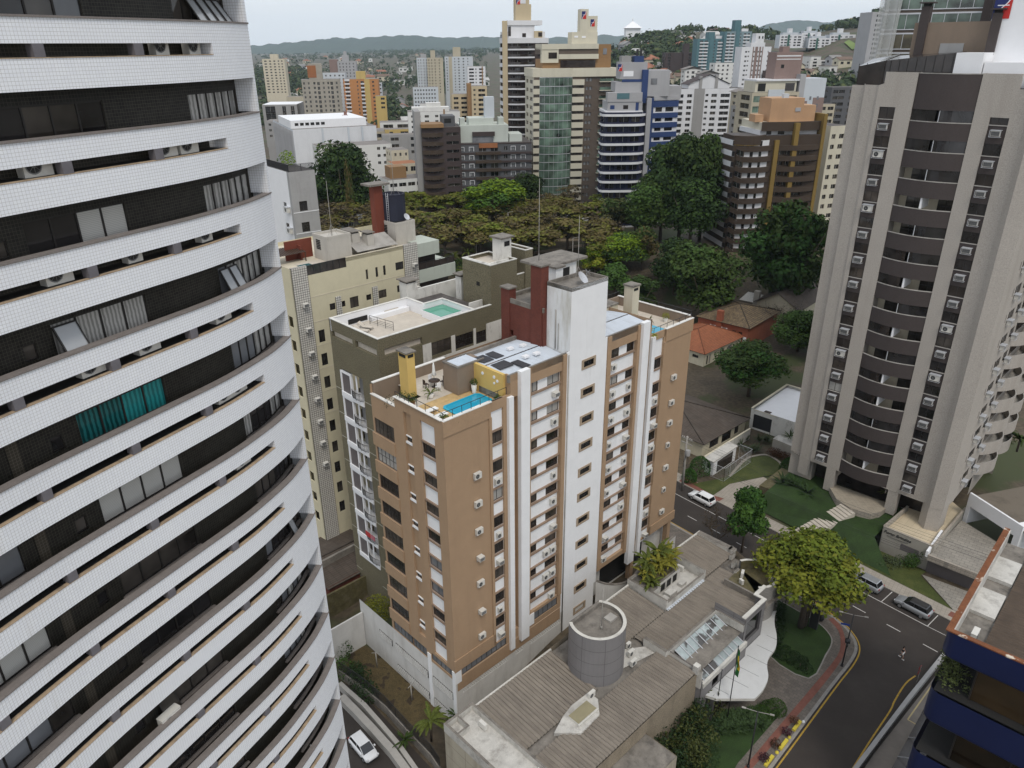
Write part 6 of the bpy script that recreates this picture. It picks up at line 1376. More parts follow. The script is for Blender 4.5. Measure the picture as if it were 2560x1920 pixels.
def build_navy():
 P0,RZ = (33.0,44.0,0),R(-43.5)
 MW = Matrix.Translation(P0) @ Matrix.Rotation(RZ,4,'Z');at = lambda x,y,z: tuple(MW @ Vector((x,y,z)))
 root = empty('navy_building','navy blue office building with a rusty topped parapet and brown corrugated roof','building',P0,RZ)
 navy = mat('navy_cladding',(0.010,0.016,0.060),rough=0.35,var=0.08,vs=0.4);rust = mat('rusty_coping',(0.17,0.062,0.025),var=0.25,vs=2,patch=((0.60,0.52,0.42),0.9,0.60),fine=0.25,fs=20)
 broof = mat('brown_fibre_roof',(0.085,0.062,0.045),var=0.2,vs=0.8,dirt=0.5,dcol=(0.035,0.028,0.022),ds=(0.3,3,1),fine=0.2)
 L,D = 16,18;m = MB();r = 0.9
 def ring(z0,z1,off=0.0,cb=0.35):
  """front and side band with a rounded corner and rounded lower edge"""
  pl = [(L,-off)] + [(r - (r + off) * math.sin(a),r - (r + off) * math.cos(a)) for a in [math.pi / 2 * i / 8 for i in range(9)]] + [(-off,D)]
  prof = [(0.0,z1)] + [(0.0,z0 + cb)] + [(cb * (1 - math.cos(a)),z0 + cb * (1 - math.sin(a))) for a in [math.pi / 2 * i / 5 for i in range(1,6)]]
  b = len(m.v);n = len(pl)
  for ins,z in prof:
   for (x,y) in pl:
    cx,cy = max(x,r),max(y,r);
    dx,dy = (x - cx,y - cy);q = math.hypot(dx,dy)
    if q > 1e-6: x,y = x - dx / q * ins,y - dy / q * ins
    m.v.append((x,y,z))
  for i in range(len(prof) - 1):
   for k in range(n - 1):
    m.f.append((b + i * n + k,b + i * n + k + 1,b + (i + 1) * n + k + 1,b + (i + 1) * n + k)[::1]);m.m.append(0);m.uv.append(None);m.sm.append(True)
 ring(22.6,25.1);ring(15.9,19.05);ring(9.0,12.4)
 for z in (22.62,19.0,15.95,12.35): m.face([(0.3,0.3,z),(L,0.3,z),(L,D,z),(0.3,D,z)],1)
 m.box(0.9,0.9,0,L,D,9.5,2);m.build('band',[navy,M['dark'],M['smoke']],root)
 g = MB()
 for z0,z1 in ((19.05,22.6),(12.4,15.9)):
  g.face([(2.6,1.1,z0),(L,1.1,z0),(L,1.1,z1),(2.6,1.1,z1)],0);g.face([(2.6,D,z0),(2.6,1.1,z0),(2.6,1.1,z1),(2.6,D,z1)],0)
  for x in (2.6,6.5,10.5): g.box(x - .06,1.02,z0,x + .06,1.1,z1,1)
 g.build('strip_window',[glass('brown_glass',(0.03,0.019,0.009),var=0.7,vs=0.25),M['frame']],root)
 c = MB();c.box(-0.03,-0.03,25.1,L,0.4,25.2,0);c.box(-0.03,0.4,25.1,0.42,D,25.2,0);c.build('coping',rust,root)
 i_ = MB();i_.box(0.25,0.4,23.6,L,0.42,25.1,0);i_.box(0.42,0.42,23.6,0.5,D,25.1,0);i_.face([(0.4,0.4,23.7),(3.0,0.4,23.7),(3.0,D,23.7),(0.4,D,23.7)],1);i_.face([(0.4,0.4,23.7),(L,0.4,23.7),(L,1.4,23.7),(0.4,1.4,23.7)],1);i_.build('parapet',[M['dirtyroof'],M['concd']],root)
 rf = MB()
 b_ = len(rf.v);k = 96
 for j in range(k + 1):
  y = 1.4 + (D - 1.4) * j / k;e = 0.05 if j % 2 else -0.05
  for x,z in ((2.4,24.0),(L,24.6)): rf.v.append((x,y,z + e))
 for j in range(k): a = b_ + 2 * j;rf.f.append((a,a + 1,a + 3,a + 2));rf.m.append(0);rf.uv.append(None);rf.sm.append(False)
 rf.build('corrugated_roof',broof,root)
 w_ = MB()
 for i in range(2): y = 5.4 + i * 5.6;w_.box(0.5,y,23.72,2.3,y + 3.7,24.02 + 0.05 * (i % 2),0)
 w_.build('roof_repair',M['dirtyroof'],root)
 aw = MB();aw.box(-1.6,0.3,3.6,0.8,D,3.68,0);aw.box(0.8,-3,3.6,L,0.85,3.68,0);aw.box(-1.7,-3,3.55,0.8,0.3,3.7,1)
 for y in (1,4,7,10): aw.tube([(-1.6,y,3.75),(0.9,y,5.2)],0.04,5,2)
 aw.build('glass_awning',[M['smoke'],M['conc'],M['alu']],root)
 o = empty('condenser_unit','white condenser on the navy building roof behind its rusty parapet','air conditioner',at(1.35,2.2,23.75),RZ + 1.57);c_,g_,b2 = ACP['split'];inst('casing',c_,o,sc=1.25);inst('fan_grille',g_,o,sc=1.25)
 o = empty('hanging_shrub','green trailing shrub in the corner planter between the navy bands','plant',at(1.3,3.4,19.1),RZ);f = MB()
 for i in range(16): leaf_tuft(f,(random.uniform(-1.1,0.6),random.uniform(-2.2,3.5),random.uniform(0.1,0.7)),0.8,90,0.12)
 f.build('foliage',M['L_olive2'],o)
M['L_olive2'] = leafmat('leaf_shrub',(0.085,0.105,0.035))
build_navy()
lowwall = [(27.5,45.6),(34.4,52.0),(43.4,60.2),(52.6,68.3),(56.0,71.5)]
wallthing('low_wall','long low grey wall between the side street and the navy building','wall',lowwall,0.0,0.75,0.34,M['grey'],True,capm=mat('wall_cap',(0.36,0.35,0.34),var=0.08))
sheet('pavement',[(36.5,53.4),(53,68.0),(56,66.0),(44,52),(35,44),(28,45.2)],0.1,mat('concrete_apron',(0.20,0.175,0.15),var=0.15,vs=0.5,dirt=0.3,dcol=(0.11,0.1,0.085),ds=(0.4,0.4,0.4)),thick=0.1)
_b = MB();ribbon(_b,[ZH(855,915,.1),ZH(560,1335,.1),ZH(672,1400,.1)],0.14,0.108);tag(_b.build('road_marking',mat('cream_line',(0.52,0.42,0.22),var=0.1)),kind='structure')
# ================================================================== cars
M['tyre'] = mat('tyre',(0.02,0.02,0.02),rough=0.9);M['rim'] = mat('rim',(0.35,0.35,0.36),rough=0.35,metal=0.6);M['carglass'] = mat('car_glass',(0.012,0.013,0.015),rough=0.06,spec=0.8,var=0.1)
M['lampr'] = mat('tail_lamp',(0.30,0.02,0.02),rough=0.3);M['lampw'] = mat('head_lamp',(0.6,0.6,0.6),rough=0.2);M['blackp'] = mat('black_plastic',(0.025,0.025,0.027),rough=0.6)
def carpaint(n,c,metal=0.0):
 m = mat(n,c,rough=0.3,var=0.03,spec=0.6,metal=metal);m.node_tree.nodes['Principled BSDF'].inputs['Coat Weight'].default_value = 0.5;return m
M['cp_white'] = carpaint('car_white',(0.75,0.75,0.75));M['cp_silver'] = carpaint('car_silver',(0.34,0.35,0.36),0.4);M['cp_dark'] = carpaint('car_dark',(0.03,0.032,0.035));M['cp_red'] = carpaint('car_red',(0.30,0.02,0.02));M['cp_black'] = carpaint('car_roof_black',(0.015,0.015,0.017))
CARM = {}
def car(label,loc,rz,paint='cp_white',kind='suv',roofm=None,group=None):
 L,Wd,H,belt,hood = {'suv': (4.35,1.78,1.62,1.0,0.98),'hatch': (3.9,1.66,1.50,0.92,0.88),'sedan': (4.4,1.72,1.45,0.9,0.86)}[kind]
 o = empty('parked_car',label,'car',loc,rz,group)
 key = (kind,paint,roofm)
 if key not in CARM:
  # cross-section lofts along x (front at +x)
  if kind == 'suv': prof = [(-L / 2,0.45,0.95,0.80),(-L / 2 + .12,0.30,1.02,0.95),(-L / 2 + .5,0.25,belt + .03,1),(0.9,0.25,belt,1),(1.45,0.27,hood - .02,.97),(L / 2 - .15,0.3,0.80,0.90),(L / 2,0.42,0.66,0.74)]
  else: prof = [(-L / 2,0.45,0.82,0.80),(-L / 2 + .12,0.30,0.90,0.94),(-L / 2 + .5,0.22,belt,1),(0.7,0.22,belt - .02,1),(1.3,0.25,hood - .06,.97),(L / 2 - .18,0.28,0.70,0.90),(L / 2,0.4,0.58,0.72)]
  b = MB();n = 10
  def sec(x,z0,z1,ws):
   w2 = Wd / 2 * ws;zc = z0 + (z1 - z0) * 0.55
   return [(x,-w2 * .86,z0),(x,-w2,z0 + (z1 - z0) * .25),(x,-w2 * 1.0,zc),(x,-w2 * .95,z1 - .05),(x,-w2 * .80,z1),(x,w2 * .80,z1),(x,w2 * .95,z1 - .05),(x,w2,zc),(x,w2,z0 + (z1 - z0) * .25),(x,w2 * .86,z0)]
  secs = [sec(*p) for p in prof];vs = [q for s_ in secs for q in s_];fs = []
  for i in range(len(secs) - 1):
   for k in range(n): k2 = (k + 1) % n;fs.append((i * n + k,i * n + k2,(i + 1) * n + k2,(i + 1) * n + k))
  fs += [tuple(range(n))[::-1],tuple((len(secs) - 1) * n + k for k in range(n))]
  b.add(vs,fs,0,True);body = b.mesh('body',M[paint])
  # cabin: glass house with roof
  xr,xf = (-L / 2 + .18,1.15) if kind != 'sedan' else (-L / 2 + .75,1.05)
  tr,tf = (-L / 2 + .55,0.35) if kind != 'sedan' else (-L / 2 + 1.3,0.3)
  y0,y1 = Wd / 2 * .90,Wd / 2 * .72
  g = MB();lo = [(xr,-y0 * .92,belt - .03),(xf,-y0 * .9,belt - .06),(xf,y0 * .9,belt - .06),(xr,y0 * .92,belt - .03)];hi = [(tr,-y1,H - .06),(tf,-y1,H - .06),(tf,y1,H - .06),(tr,y1,H - .06)]
  g.add(lo + hi,[(0,1,5,4),(1,2,6,5),(2,3,7,6),(3,0,4,7)],0);glassm = g.mesh('window',M['carglass'])
  r_ = MB();e = .03;r_.add([(tr - .1,-y1 - e,H - .07),(tf + .06,-y1 - e,H - .07),(tf + .06,y1 + e,H - .07),(tr - .1,y1 + e,H - .07),(tr,-y1 * .9,H),(tf - .05,-y1 * .9,H),(tf - .05,y1 * .9,H),(tr,y1 * .9,H)],[(0,1,5,4),(1,2,6,5),(2,3,7,6),(3,0,4,7),(4,5,6,7)],0,False)
  for sy in (-1,1):
   for (xa,xb) in ((xf,tf),(-.25,-.25),(xr,tr)): r_.tube([(xa,sy * y0 * .91,belt - .04),(xb,sy * y1,H - .05)],.035,4)
  roofme = r_.mesh('roof',M[roofm or paint])
  wh = MB()
  prw = [(0.33,0),(0.33,.2)]
  wh.tube([(0,-.1,0),(0,.1,0)],.33,16);tyre = wh.mesh('tyre',M['tyre'])
  wh = MB();wh.tube([(0,-.11,0),(0,.11,0)],.21,12);rim = wh.mesh('rim',M['rim'])
  lt = MB();lt.box(L / 2 - .22,-.24,.60,L / 2 - .02,.02,.72);hl = lt.mesh('headlight',M['lampw'])
  lt = MB();lt.box(-L / 2 - .0,-.12,.78,-L / 2 + .16,.10,1.0 if kind == 'suv' else .88);tl = lt.mesh('tail_light',M['lampr'])
  mi = MB();mi.box(-.1,-.08,0,.1,.08,.14);mi = mi.mesh('mirror',M[paint])
  bp = MB();bp.box(L / 2 - .1,-.7,.28,L / 2 + .01,.7,.48);b2 = MB();b2.box(-L / 2 - .01,-.7,.3,-L / 2 + .1,.7,.5);bp = (bp.mesh('bumper',M['blackp']),b2.mesh('bumper',M['blackp']))
  CARM[key] = (body,glassm,roofme,tyre,rim,hl,tl,mi,bp,L,Wd,belt,xf)
 body,glassm,roofme,tyre,rim,hl,tl,mi,bp,L,Wd,belt,xf = CARM[key]
 inst('body',body,o);inst('window',glassm,o);inst('roof',roofme,o);inst('bumper',bp[0],o);inst('bumper',bp[1],o)
 for sx in (-1,1):
  for sy in (-1,1):
   w_ = inst('wheel',tyre,o,(sx * L * .305,sy * (Wd / 2 - .10),.33));inst('rim',rim,w_)
 for sy in (-1,1):
  inst('headlight',hl,o,(0,sy * .62 + .11,0));inst('tail_light',tl,o,(0,sy * .66,0));inst('mirror',mi,o,(xf - .25,sy * (Wd / 2 + .03),belt))
 return o
SA = math.atan2(EV.y,EV.x)
def cs(t,q,flip=False): p = SP(t,q);return (p[0],p[1],0.01),SA + (math.pi if flip else 0)
l,a = cs(-25.1,86.7,True);car('silver crossover with a black roof parked at the kerb beside the driveway',l,a,'cp_silver','suv','cp_black')
l,a = cs(-31.4,86.7,True);car('silver car parked ahead of the black roofed crossover, half hidden by the yellow green tree',l,a,'cp_silver','suv')
p = (Vector((26.8,99.9)) + Vector((31.7,98.6))) / 2;l,a = cs(-57.9,86.6,True);car('white crossover parked alone at the far end of the street near the utility pole',l,a,'cp_white','suv')
p = G2(786,1622,-3.28);car('white hatchback on the drive below the curved tower',(p.x,p.y,-3.27),R(-48),'cp_white','hatch')
# ================================================================== person, poles, signs and small street furniture
def person():
 p = ZH(517,925,0.01);o = empty('person','person walking across the road in a black shirt, white shorts and pale shoes','person',(p.x,p.y,0.01),R(215))
 sk = mat('skin',(0.40,0.24,0.17),rough=0.6,var=0.05)
 def skin(name,verts,edges,rad,m,parent):
  me = bpy.data.meshes.new(name);me.from_pydata(verts,edges,[]);ob = bpy.data.objects.new(name,me);link(ob,parent)
  md = ob.modifiers.new('s','SKIN');me.skin_vertices[0].data.foreach_set('radius',[x for r in rad for x in (r,r)]);me.skin_vertices[0].data[0].use_root = True
  ob.modifiers.new('d','SUBSURF').levels = 1;ob.modifiers['d'].render_levels = 2
  dg = bpy.context.evaluated_depsgraph_get();m2 = bpy.data.meshes.new_from_object(ob.evaluated_get(dg));bpy.data.objects.remove(ob)
  m2.materials.clear();m2.materials.append(m)
  for pl in m2.polygons: pl.use_smooth = True
  return inst(name,m2,parent)
 V = [(0,0,.93),(0,0,1.12),(0,0,1.38),(0,0,1.48),(0,.02,1.58),(0,.03,1.70),
  (.17,0,1.40),(.22,-.10,1.14),(.21,.06,.92),(.20,.10,.83),(-.17,0,1.40),(-.22,.10,1.14),(-.21,.20,.93),(-.20,.24,.85),
  (.09,0,.88),(.10,.20,.50),(.10,.18,.09),(.10,.33,.05),(-.09,0,.88),(-.10,-.10,.50),(-.10,-.34,.14),(-.10,-.24,.05)]
 Ed = [(0,1),(1,2),(2,3),(3,4),(4,5),(2,6),(6,7),(7,8),(8,9),(2,10),(10,11),(11,12),(12,13),(0,14),(14,15),(15,16),(16,17),(0,18),(18,19),(19,20),(20,21)]
 r = [.135,.12,.14,.055,.085,.075,.06,.045,.035,.03,.06,.045,.035,.03,.09,.06,.042,.035,.09,.06,.042,.035]
 skin('body',V,Ed,r,sk,o)
 skin('shirt',[(0,0,.98),(0,0,1.15),(0,0,1.40),(.18,0,1.40),(.215,-.07,1.22),(-.18,0,1.40),(-.215,.07,1.22)],[(0,1),(1,2),(2,3),(3,4),(2,5),(5,6)],[.15,.14,.155,.075,.065,.075,.065],mat('black_shirt',(0.015,0.015,0.016),rough=0.9),o)
 skin('shorts',[(0,0,.95),(.09,0,.88),(.10,.13,.62),(-.09,0,.88),(-.10,-.06,.62)],[(0,1),(1,2),(0,3),(3,4)],[.15,.105,.09,.105,.09],M['cloth'],o)
 skin('hair',[(0,-.01,1.66),(0,.0,1.73),(0,-.04,1.6)],[(0,1),(0,2)],[.09,.06,.07],mat('dark_hair',(0.015,0.010,0.008),rough=0.8),o)
 for x,y,z in ((.10,.25,.045),(-.10,-.28,.06)): s = MB();s.box(-.05,-.14,-.04,.05,.13,.04);s.build('shoe',M['cloth'],o,(x,y,z))
person()
def lamp_post(label,loc,h,rz,double=True,sign=False):
 o = empty('street_lamp',label,'street lamp',loc,rz,'street lamps along the pavement')
 m = MB();m.tube([(0,0,0),(0,0,h)],[0.09,0.06],8);m.lathe([(0.16,0),(0.14,0.3),(0.1,0.35)],n=8);m.build('pole',M['metal'],o)
 for s in ((-1,1) if double else (1,)):
  m = MB();m.tube([(0,0,h - .05),(s * 1.5,0,h + .05)],0.03,5);m.build('arm',M['conc'],o)
  m = MB();m.box(s * 1.3 - .2,-.08,h + .0,s * 1.3 + .2,.08,h + .08);m.build('lamp_head',M['conc'],o)
 return o
q = ZG(1610,845,.13);lp = lamp_post('tall black street lamp at the pavement corner carrying a blue street sign',(q.x,q.y,.13),7.6,R(-20))
m_ = MB();m_.box(-.06,-.5,3.3,.06,.1,3.6);m_.tube([(-.25,0,3.8),(.25,0,3.8)],.3,12);m_.build('dark_sign',M['metal'],lp)
bs = mat('street_sign_blue',(0.02,0.05,0.22),rough=0.4);m_ = MB();m_.box(-1.1,-.02,5.9,-.15,.02,6.15);m_.build('street_sign',bs,lp)
q = ZG(862,1650,.13);lamp_post('black street lamp on the lower pavement among the yellow blocks',(q.x,q.y,.13),7.6,R(-20))
q = ZG(1160,345,.13);t_ = MB();t_.tube([(0,0,0),(0.15,0,7.5)],[.07,.05],6);tag(t_.build('thin_pole',M['metal'],None,(q.x,q.y,.13)),'thin dark leaning pole between the curved drum and the big tree','pole')
def stop_sign():
 q = ZH(612,1110,0.1);o = empty('stop_sign','red PARE stop sign above a no-turn sign behind the low grey wall','road sign',(q.x,q.y,.1),R(215))
 m = MB();m.tube([(0,0,0),(0,0,3.0)],.035,6);m.build('pole',M['conc'],o)
 red = mat('sign_red',(0.28,0.012,0.015),rough=0.4,var=0.03)
 m = MB();m.tube([(0,-.05,2.72),(0,-.035,2.72)],.33,8,0);m.build('stop_plate',red,o)
 t = inst('lettering',text_mesh('PARE',.24,.004,M['cleanwhite']),o,(0,-.06,2.72));t.rotation_euler = (math.pi / 2,0,0)
 m = MB();m.tube([(0,-.05,2.05),(0,-.035,2.05)],.33,20,0);m.tube([(0,-.056,2.05),(0,-.049,2.05)],.26,20,1)
 m.box(-.03,-.064,1.88,.03,-.058,2.15,2);m.prism([(-.14,-.064),(.03,-.064),(.03,-.058),(-.14,-.058)],2.12,2.18,2);m.tube([(-.19,-.062,2.24),(.19,-.062,1.86)],.028,4,0)
 m.build('no_turn_plate',[red,M['cleanwhite'],M['metal']],o)
stop_sign()
# yellow concrete blocks and small knobs, with dark shrubs between
for i,(x,y) in enumerate(((1250,1328),(1143,1477),(1028,1608))):
 q = ZG(x,y,.13);m = MB();m.box(-.8,-.17,0,.8,.17,.22,0);m.box(-.78,-.15,.22,.78,.15,.26,0)
 tag(m.build('yellow_block',M['yblock'] if 'yblock' in M else M.setdefault('yblock',mat('yellow_block_paint',(0.62,0.50,0.06),var=0.08)),None,(q.x,q.y,.13),R(45.5)),'long yellow concrete block on the kerb side, %s of three from the corner' % ('first','second','third')[i],'parking block','yellow blocks on the pavement')
for i,(x,y) in enumerate(((1190,1415),(1092,1537))):
 q = ZG(x,y,.13);m = MB();m.lathe([(.2,0),(.18,.12),(.08,.2)],n=10);tag(m.build('yellow_stud',M['yblock'],None,(q.x,q.y,.13)),('round yellow knob between the first two yellow blocks','round yellow knob between the last two yellow blocks')[i],'bollard','yellow knobs on the pavement')
q = ZG(1303,1292,.13);m = MB();m.lathe([(.16,0),(.14,.14),(.06,.2)],n=10);tag(m.build('white_stud',M['cleanwhite'],None,(q.x,q.y,.13)),'small white knob at the kerb above the yellow blocks','bollard')
def bush(label,loc,r,n,size,lm,squash=0.85,group=None,name='bush',shell=False,cat='bush'):
 o = empty(name,label,cat,loc,random.uniform(0,6),group);f = MB()
 if shell:
  for _ in range(n):
   a = random.uniform(0,6.283);z = random.uniform(-.25,1);rr = math.sqrt(max(0,1 - z * z));k = random.uniform(.93,1.04)
   leaf(f,Vector((rr * math.cos(a) * r * k,rr * math.sin(a) * r * k,r * squash * .35 + z * r * squash * k)),size)
 else: leaf_tuft(f,(0,0,r * squash * .8),r,n,size,0,squash)
 f.build('foliage',lm if not isinstance(lm,str) else M[lm],o);m = MB();m.tube([(0,0,0),(0,0,r * .6)],r * .06,5);m.build('stem',M['bark'],o);return o
M['L_purple'] = leafmat('leaf_purple',(0.06,0.022,0.03));M['L_redd'] = leafmat('leaf_reddish',(0.10,0.05,0.03))
for i,(x,y,lm,lb) in enumerate(((1228,1300,'L_redd','reddish shrub beside the first yellow block'),(1163,1390,'L_purple','purple leaved shrub beside the first yellow knob'),(1078,1485,'L_redd','brownish shrub beside the second yellow block'),(985,1595,'L_purple','dark purple shrub beside the last yellow block'))):
 q = ZG(x,y,.13);bush(lb,(q.x,q.y,.13),.55,150,.11,lm,1.0,'small shrubs along the kerb')
for i,(x,y,r) in enumerate(((975,1225,1.0),(1030,1195,1.1),(1085,1180,1.1))):
 q = ZG(x,y,.5);bush(('round clipped bush nearest the entrance plants','middle round clipped bush at the corner of the lower lawn','round clipped bush at the path end of the lower lawn')[i],(q.x,q.y,.1),r,700,.09,'L_mid',.9,'clipped round bushes',shell=True)
for i,(x,y,r) in enumerate(((1130,780,.6),(1165,720,.55),(1200,820,.45),(1235,770,.6),(1275,850,.75),(1300,810,.6),(1330,880,.7),(1090,760,.5))):
 q = ZG(x,y,.15);bush('small round dark bush in the tree lawn, ' + ('near its lower edge by the paving','farther in from the paving','at the point of the small triangle','between the two bigger bushes','largest one by the corner','just above the largest one','closest to the path corner','closest to the wavy canopy')[i],(q.x,q.y,.13),r,260,.09,'L_dark',.9,'small bushes in the tree lawn',shell=True)
# hedge of lily leaves and the dense hedge along the pavilion wall
f = MB()
for _ in range(260):
 t = random.random();q = ZG(610 + 370 * t + random.uniform(-20,20),1335 - 60 * t + random.uniform(-75,60),.2);fronds(f,(q.x,q.y,.25),7,.95,0,.25,.09,3,(.4,1.3))
o = empty('flower_bed','bed of long strappy leaves in front of the pavilion entrance','flower bed',(0,0,0));f.build('foliage',leafmat('leaf_agapanthus',(0.045,0.075,0.028)),o)
o = empty('hedge','tall dark leafy hedge growing along the beige pavilion wall','hedge',(0,0,0));f = MB()
for _ in range(70):
 q = ZG(random.uniform(80,590),random.uniform(1080,1640),1.5)
 if (q.x - 14) * 0.72 + (q.y - 52) * 0.69 < -6: continue
 leaf_tuft(f,(q.x,q.y,random.uniform(.8,3.0)),random.uniform(.9,1.5),130,.17,0 if random.random() < .65 else 1)
f.build('foliage',[M['L_dark'],leafmat('leaf_yellowish_dark',(0.06,0.07,0.02))],o)
# ivy-like hedge at the edge of the drum lawn
o = empty('border_hedge','dark low border hedge between the tree lawn and the wavy canopy','hedge',(0,0,0));f = MB()
for k in range(46):
 t = k / 45;pts_ = [(1105,350),(1115,470),(1110,590),(1080,680),(1060,750)];i = min(3,int(t * 4));u = t * 4 - i
 q = ZG(pts_[i][0] + (pts_[i + 1][0] - pts_[i][0]) * u + random.uniform(-8,22),pts_[i][1] + (pts_[i + 1][1] - pts_[i][1]) * u,.4);leaf_tuft(f,(q.x,q.y,.45),.65,60,.12)
f.build('foliage',M['L_dark'],o)
# flag poles
def flag(label,base,h,furled=True,col=None):
 o = empty('flag_pole',label,'flag',base,R(20));m = MB();m.tube([(0,0,0),(0,0,h)],[.06,.04],8);m.lathe([(.07,h),(.05,h + .1)],n=8);m.build('pole',M['metal'] if col else M['metal'],o)
 if col:
  g,y,b = col;f = MB();n = 12;hh = 3.6
  for j in range(n):
   for k in range(8):
    def P(jj,kk): a = kk / 8 * 4.2;w = .16 + .34 * (jj / n);return (.05 + w * (kk / 8) * 1.1 + .05 * math.sin(jj),.16 * math.sin(a * 2 + jj * .4),h - .15 - hh * jj / n - .08 * kk)
    mi = 0 if (k < 2 or j < 2 or j > 9) else (2 if (5 <= j <= 7 and 3 <= k <= 5) else 1 if 3 <= j <= 8 else 0)
    f.face([P(j,k),P(j + 1,k),P(j + 1,k + 1),P(j,k + 1)],mi,sm=True)
  f.build('flag_cloth',[g,y,b],o)
fg = (mat('flag_green',(0.02,0.12,0.03),rough=0.9),mat('flag_yellow',(0.50,0.36,0.02),rough=0.9),mat('flag_blue',(0.02,0.03,0.14),rough=0.9))
q = ZG(692,1290,.1);flag('flag pole with a limp green, yellow and blue flag in front of the canopy',(q.x,q.y,.1),10.5,col=fg)
q = ZG(597,1270,.1);flag('bare flag pole against the pavilion wall',(q.x,q.y,.1),7.0)
# totem by the big tree
q = ZG(1378,540,.14);m = MB();m.prism([(-.5,-.18),(.5,-.18),(.5,.18),(-.5,.18)],0,[3.4,3.0,3.0,3.4],0);tag(m.build('sign_totem',M['metal'],None,(q.x,q.y,.14),R(-40)),'dark slanted sign totem beside the big tree trunk','sign totem')
q = ZG(1440,480,.14);m = MB();m.lathe([(.25,0),(.4,.3),(.35,.7),(.1,.85)],n=10);tag(m.build('refuse_bag',M['blackp'],None,(q.x,q.y,.14)),'dark rubbish bag heap on the pavement behind the totem','rubbish bag')
# utility pole with transformer and wires
def utility():
 q = ZF(203,1195,.1);o = empty('utility_pole','concrete utility pole with a grey transformer and tangled cables beyond the tan tower','utility pole',(q.x,q.y,.1),R(-50));h = 9.8
 m = MB();m.tube([(0,0,0),(0,0,h)],[.22,.15],8);m.build('pole',M['conc'],o);m = MB();m.box(-1.1,-.06,h - .5,1.1,.06,h - .38);m.box(-1.0,-.06,h - 1.3,1.0,.06,h - 1.18);m.build('crossarm',M['conc'],o)
 m = MB();m.lathe([(.38,h - 3.2),(.4,h - 2.3),(.3,h - 2.2)],(.45,-.1),12);m.build('transformer',M['grey'],o)
 for i in range(6): m = MB();m.tube([(-.9 + .35 * i,0,h - .38),(-.9 + .35 * i,0,h - .15)],.05,6);m.build('insulator',M['cap'],o)
 m = MB()
 for i in range(10): a = random.uniform(0,6.28);m.tube([(.2,0,h - 3),(.6 * math.cos(a),.6 * math.sin(a),h - 4 - random.random()),(.3 * math.cos(a),.3 * math.sin(a),h - 5.4)],.015,3)
 m.build('cable_tangle',M['blackp'],o)
 base = Vector((q.x,q.y,0));far = Vector((*SP(30,89.6),0));w = MB()
 for i,(hz,off) in enumerate(((h - .15,.8),(h - .15,.1),(h - .15,-.7),(h - 2.8,.1),(h - 3.1,.15),(h - 3.4,0.0))):
  for st,en in ((base,Vector((*SP(-12,91.5),0))),):
   pts = []
   for k in range(15):
    t = k / 14;p = st.lerp(en,t);pts.append((p.x + NV.x * off,p.y + NV.y * off,hz - 1.0 * 4 * t * (1 - t)))
   w.tube(pts,.018,3)
 tag(w.build('power_line',M['blackp']),'sagging black power lines running along the street from the utility pole','power line')
utility()
# garden by the tan tower: posts, fence
for i,(x,y) in enumerate(((943,1668),(1030,1750))):
 q = G(x,y,-3.28);m = MB();m.tube([(0,0,0),(0,0,2.4)],.07,6);m.tube([(-.5,0,2.3),(.5,0,2.3)],.04,5);tag(m.build('garden_post',M['conc'],None,(q.x,q.y,-3.28),i),('old concrete clothes post in the dry garden near the boundary corner','concrete clothes post in the dry garden near the palm')[i],'post','posts in the dry garden')
_z6 = lambda x,y,z=-3.3: G(780 + x / 3.687,1500 + y / 3.687,z)
fp = [_z6(250,640,-2.0),_z6(480,800,-2.0),_z6(680,970,-2.0),_z6(870,1180,-2.0),_z6(1100,1420,-2.0),_z6(1180,1540,-2.0)]
wallthing('garden_wall','dark mouldy retaining wall under the garden fence beside the drive','wall',fp,-3.4,-2.1,0.25,M['concd'])
m = MB();railing(m,[p[:2] for p in fp],-2.1,1.5,.14,posts=2.0);tag(m.build('garden_fence',M['metal']),'black garden fence along the dry garden above the drive','fence')
for k,(a,lb) in enumerate((([(255,760),(330,830),(480,960),(620,1120),(800,1330),(960,1560),(1000,1640)],'pale curved concrete wall of the drive, on the garden side'),([(270,880),(400,1010),(560,1180),(740,1380),(900,1600)],'pale concrete wall along the drive, next to the white hatchback'))):
 wallthing('drive_wall',lb,'wall',[_z6(x,y,-2.3) for x,y in a],-3.4,-2.3,.5 if k == 0 else .8,mat('drive_concrete_%s' % 'ab'[k],(0.36,0.34,0.31),var=0.12,dirt=0.3,dcol=(0.14,0.13,0.12),ds=(.5,.5,.5)),group='drive walls')
# ================================================================== low houses
M['tile_o'] = mat('orange_roof_tiles',(0.36,0.13,0.055),var=0.15,vs=0.8,tiles=dict(w=0.25,h=0.40,mortar=(0.17,0.06,0.03),ms=0.05,uv=True,c2=(0.30,0.10,0.045)),fine=0.2)
M['tile_b'] = mat('old_clay_tiles',(0.25,0.175,0.085),var=0.35,vs=0.9,tiles=dict(w=0.3,h=0.5,mortar=(0.05,0.04,0.03),ms=0.07,uv=True,c2=(0.15,0.10,0.055)),dirt=0.5,dcol=(0.05,0.04,0.03),ds=(1.5,1.5,1.5))
M['tile_d'] = mat('dark_fibre_roof',(0.090,0.070,0.055),var=0.2,vs=0.5,tiles=dict(w=0.9,h=0.35,mortar=(0.05,0.04,0.032),ms=0.04,uv=True,c2=(0.078,0.06,0.047)),dirt=0.35,dcol=(0.14,0.12,0.10),ds=(.4,.4,.4))
M['terra'] = mat('terracotta_wall',(0.27,0.085,0.045),var=0.1,dirt=0.3,dcol=(0.13,0.05,0.03))
M['creamw'] = mat('cream_house_wall',(0.58,0.53,0.40),var=0.06,dirt=0.4,dcol=(0.3,0.26,0.18),ds=(.7,.7,.15))
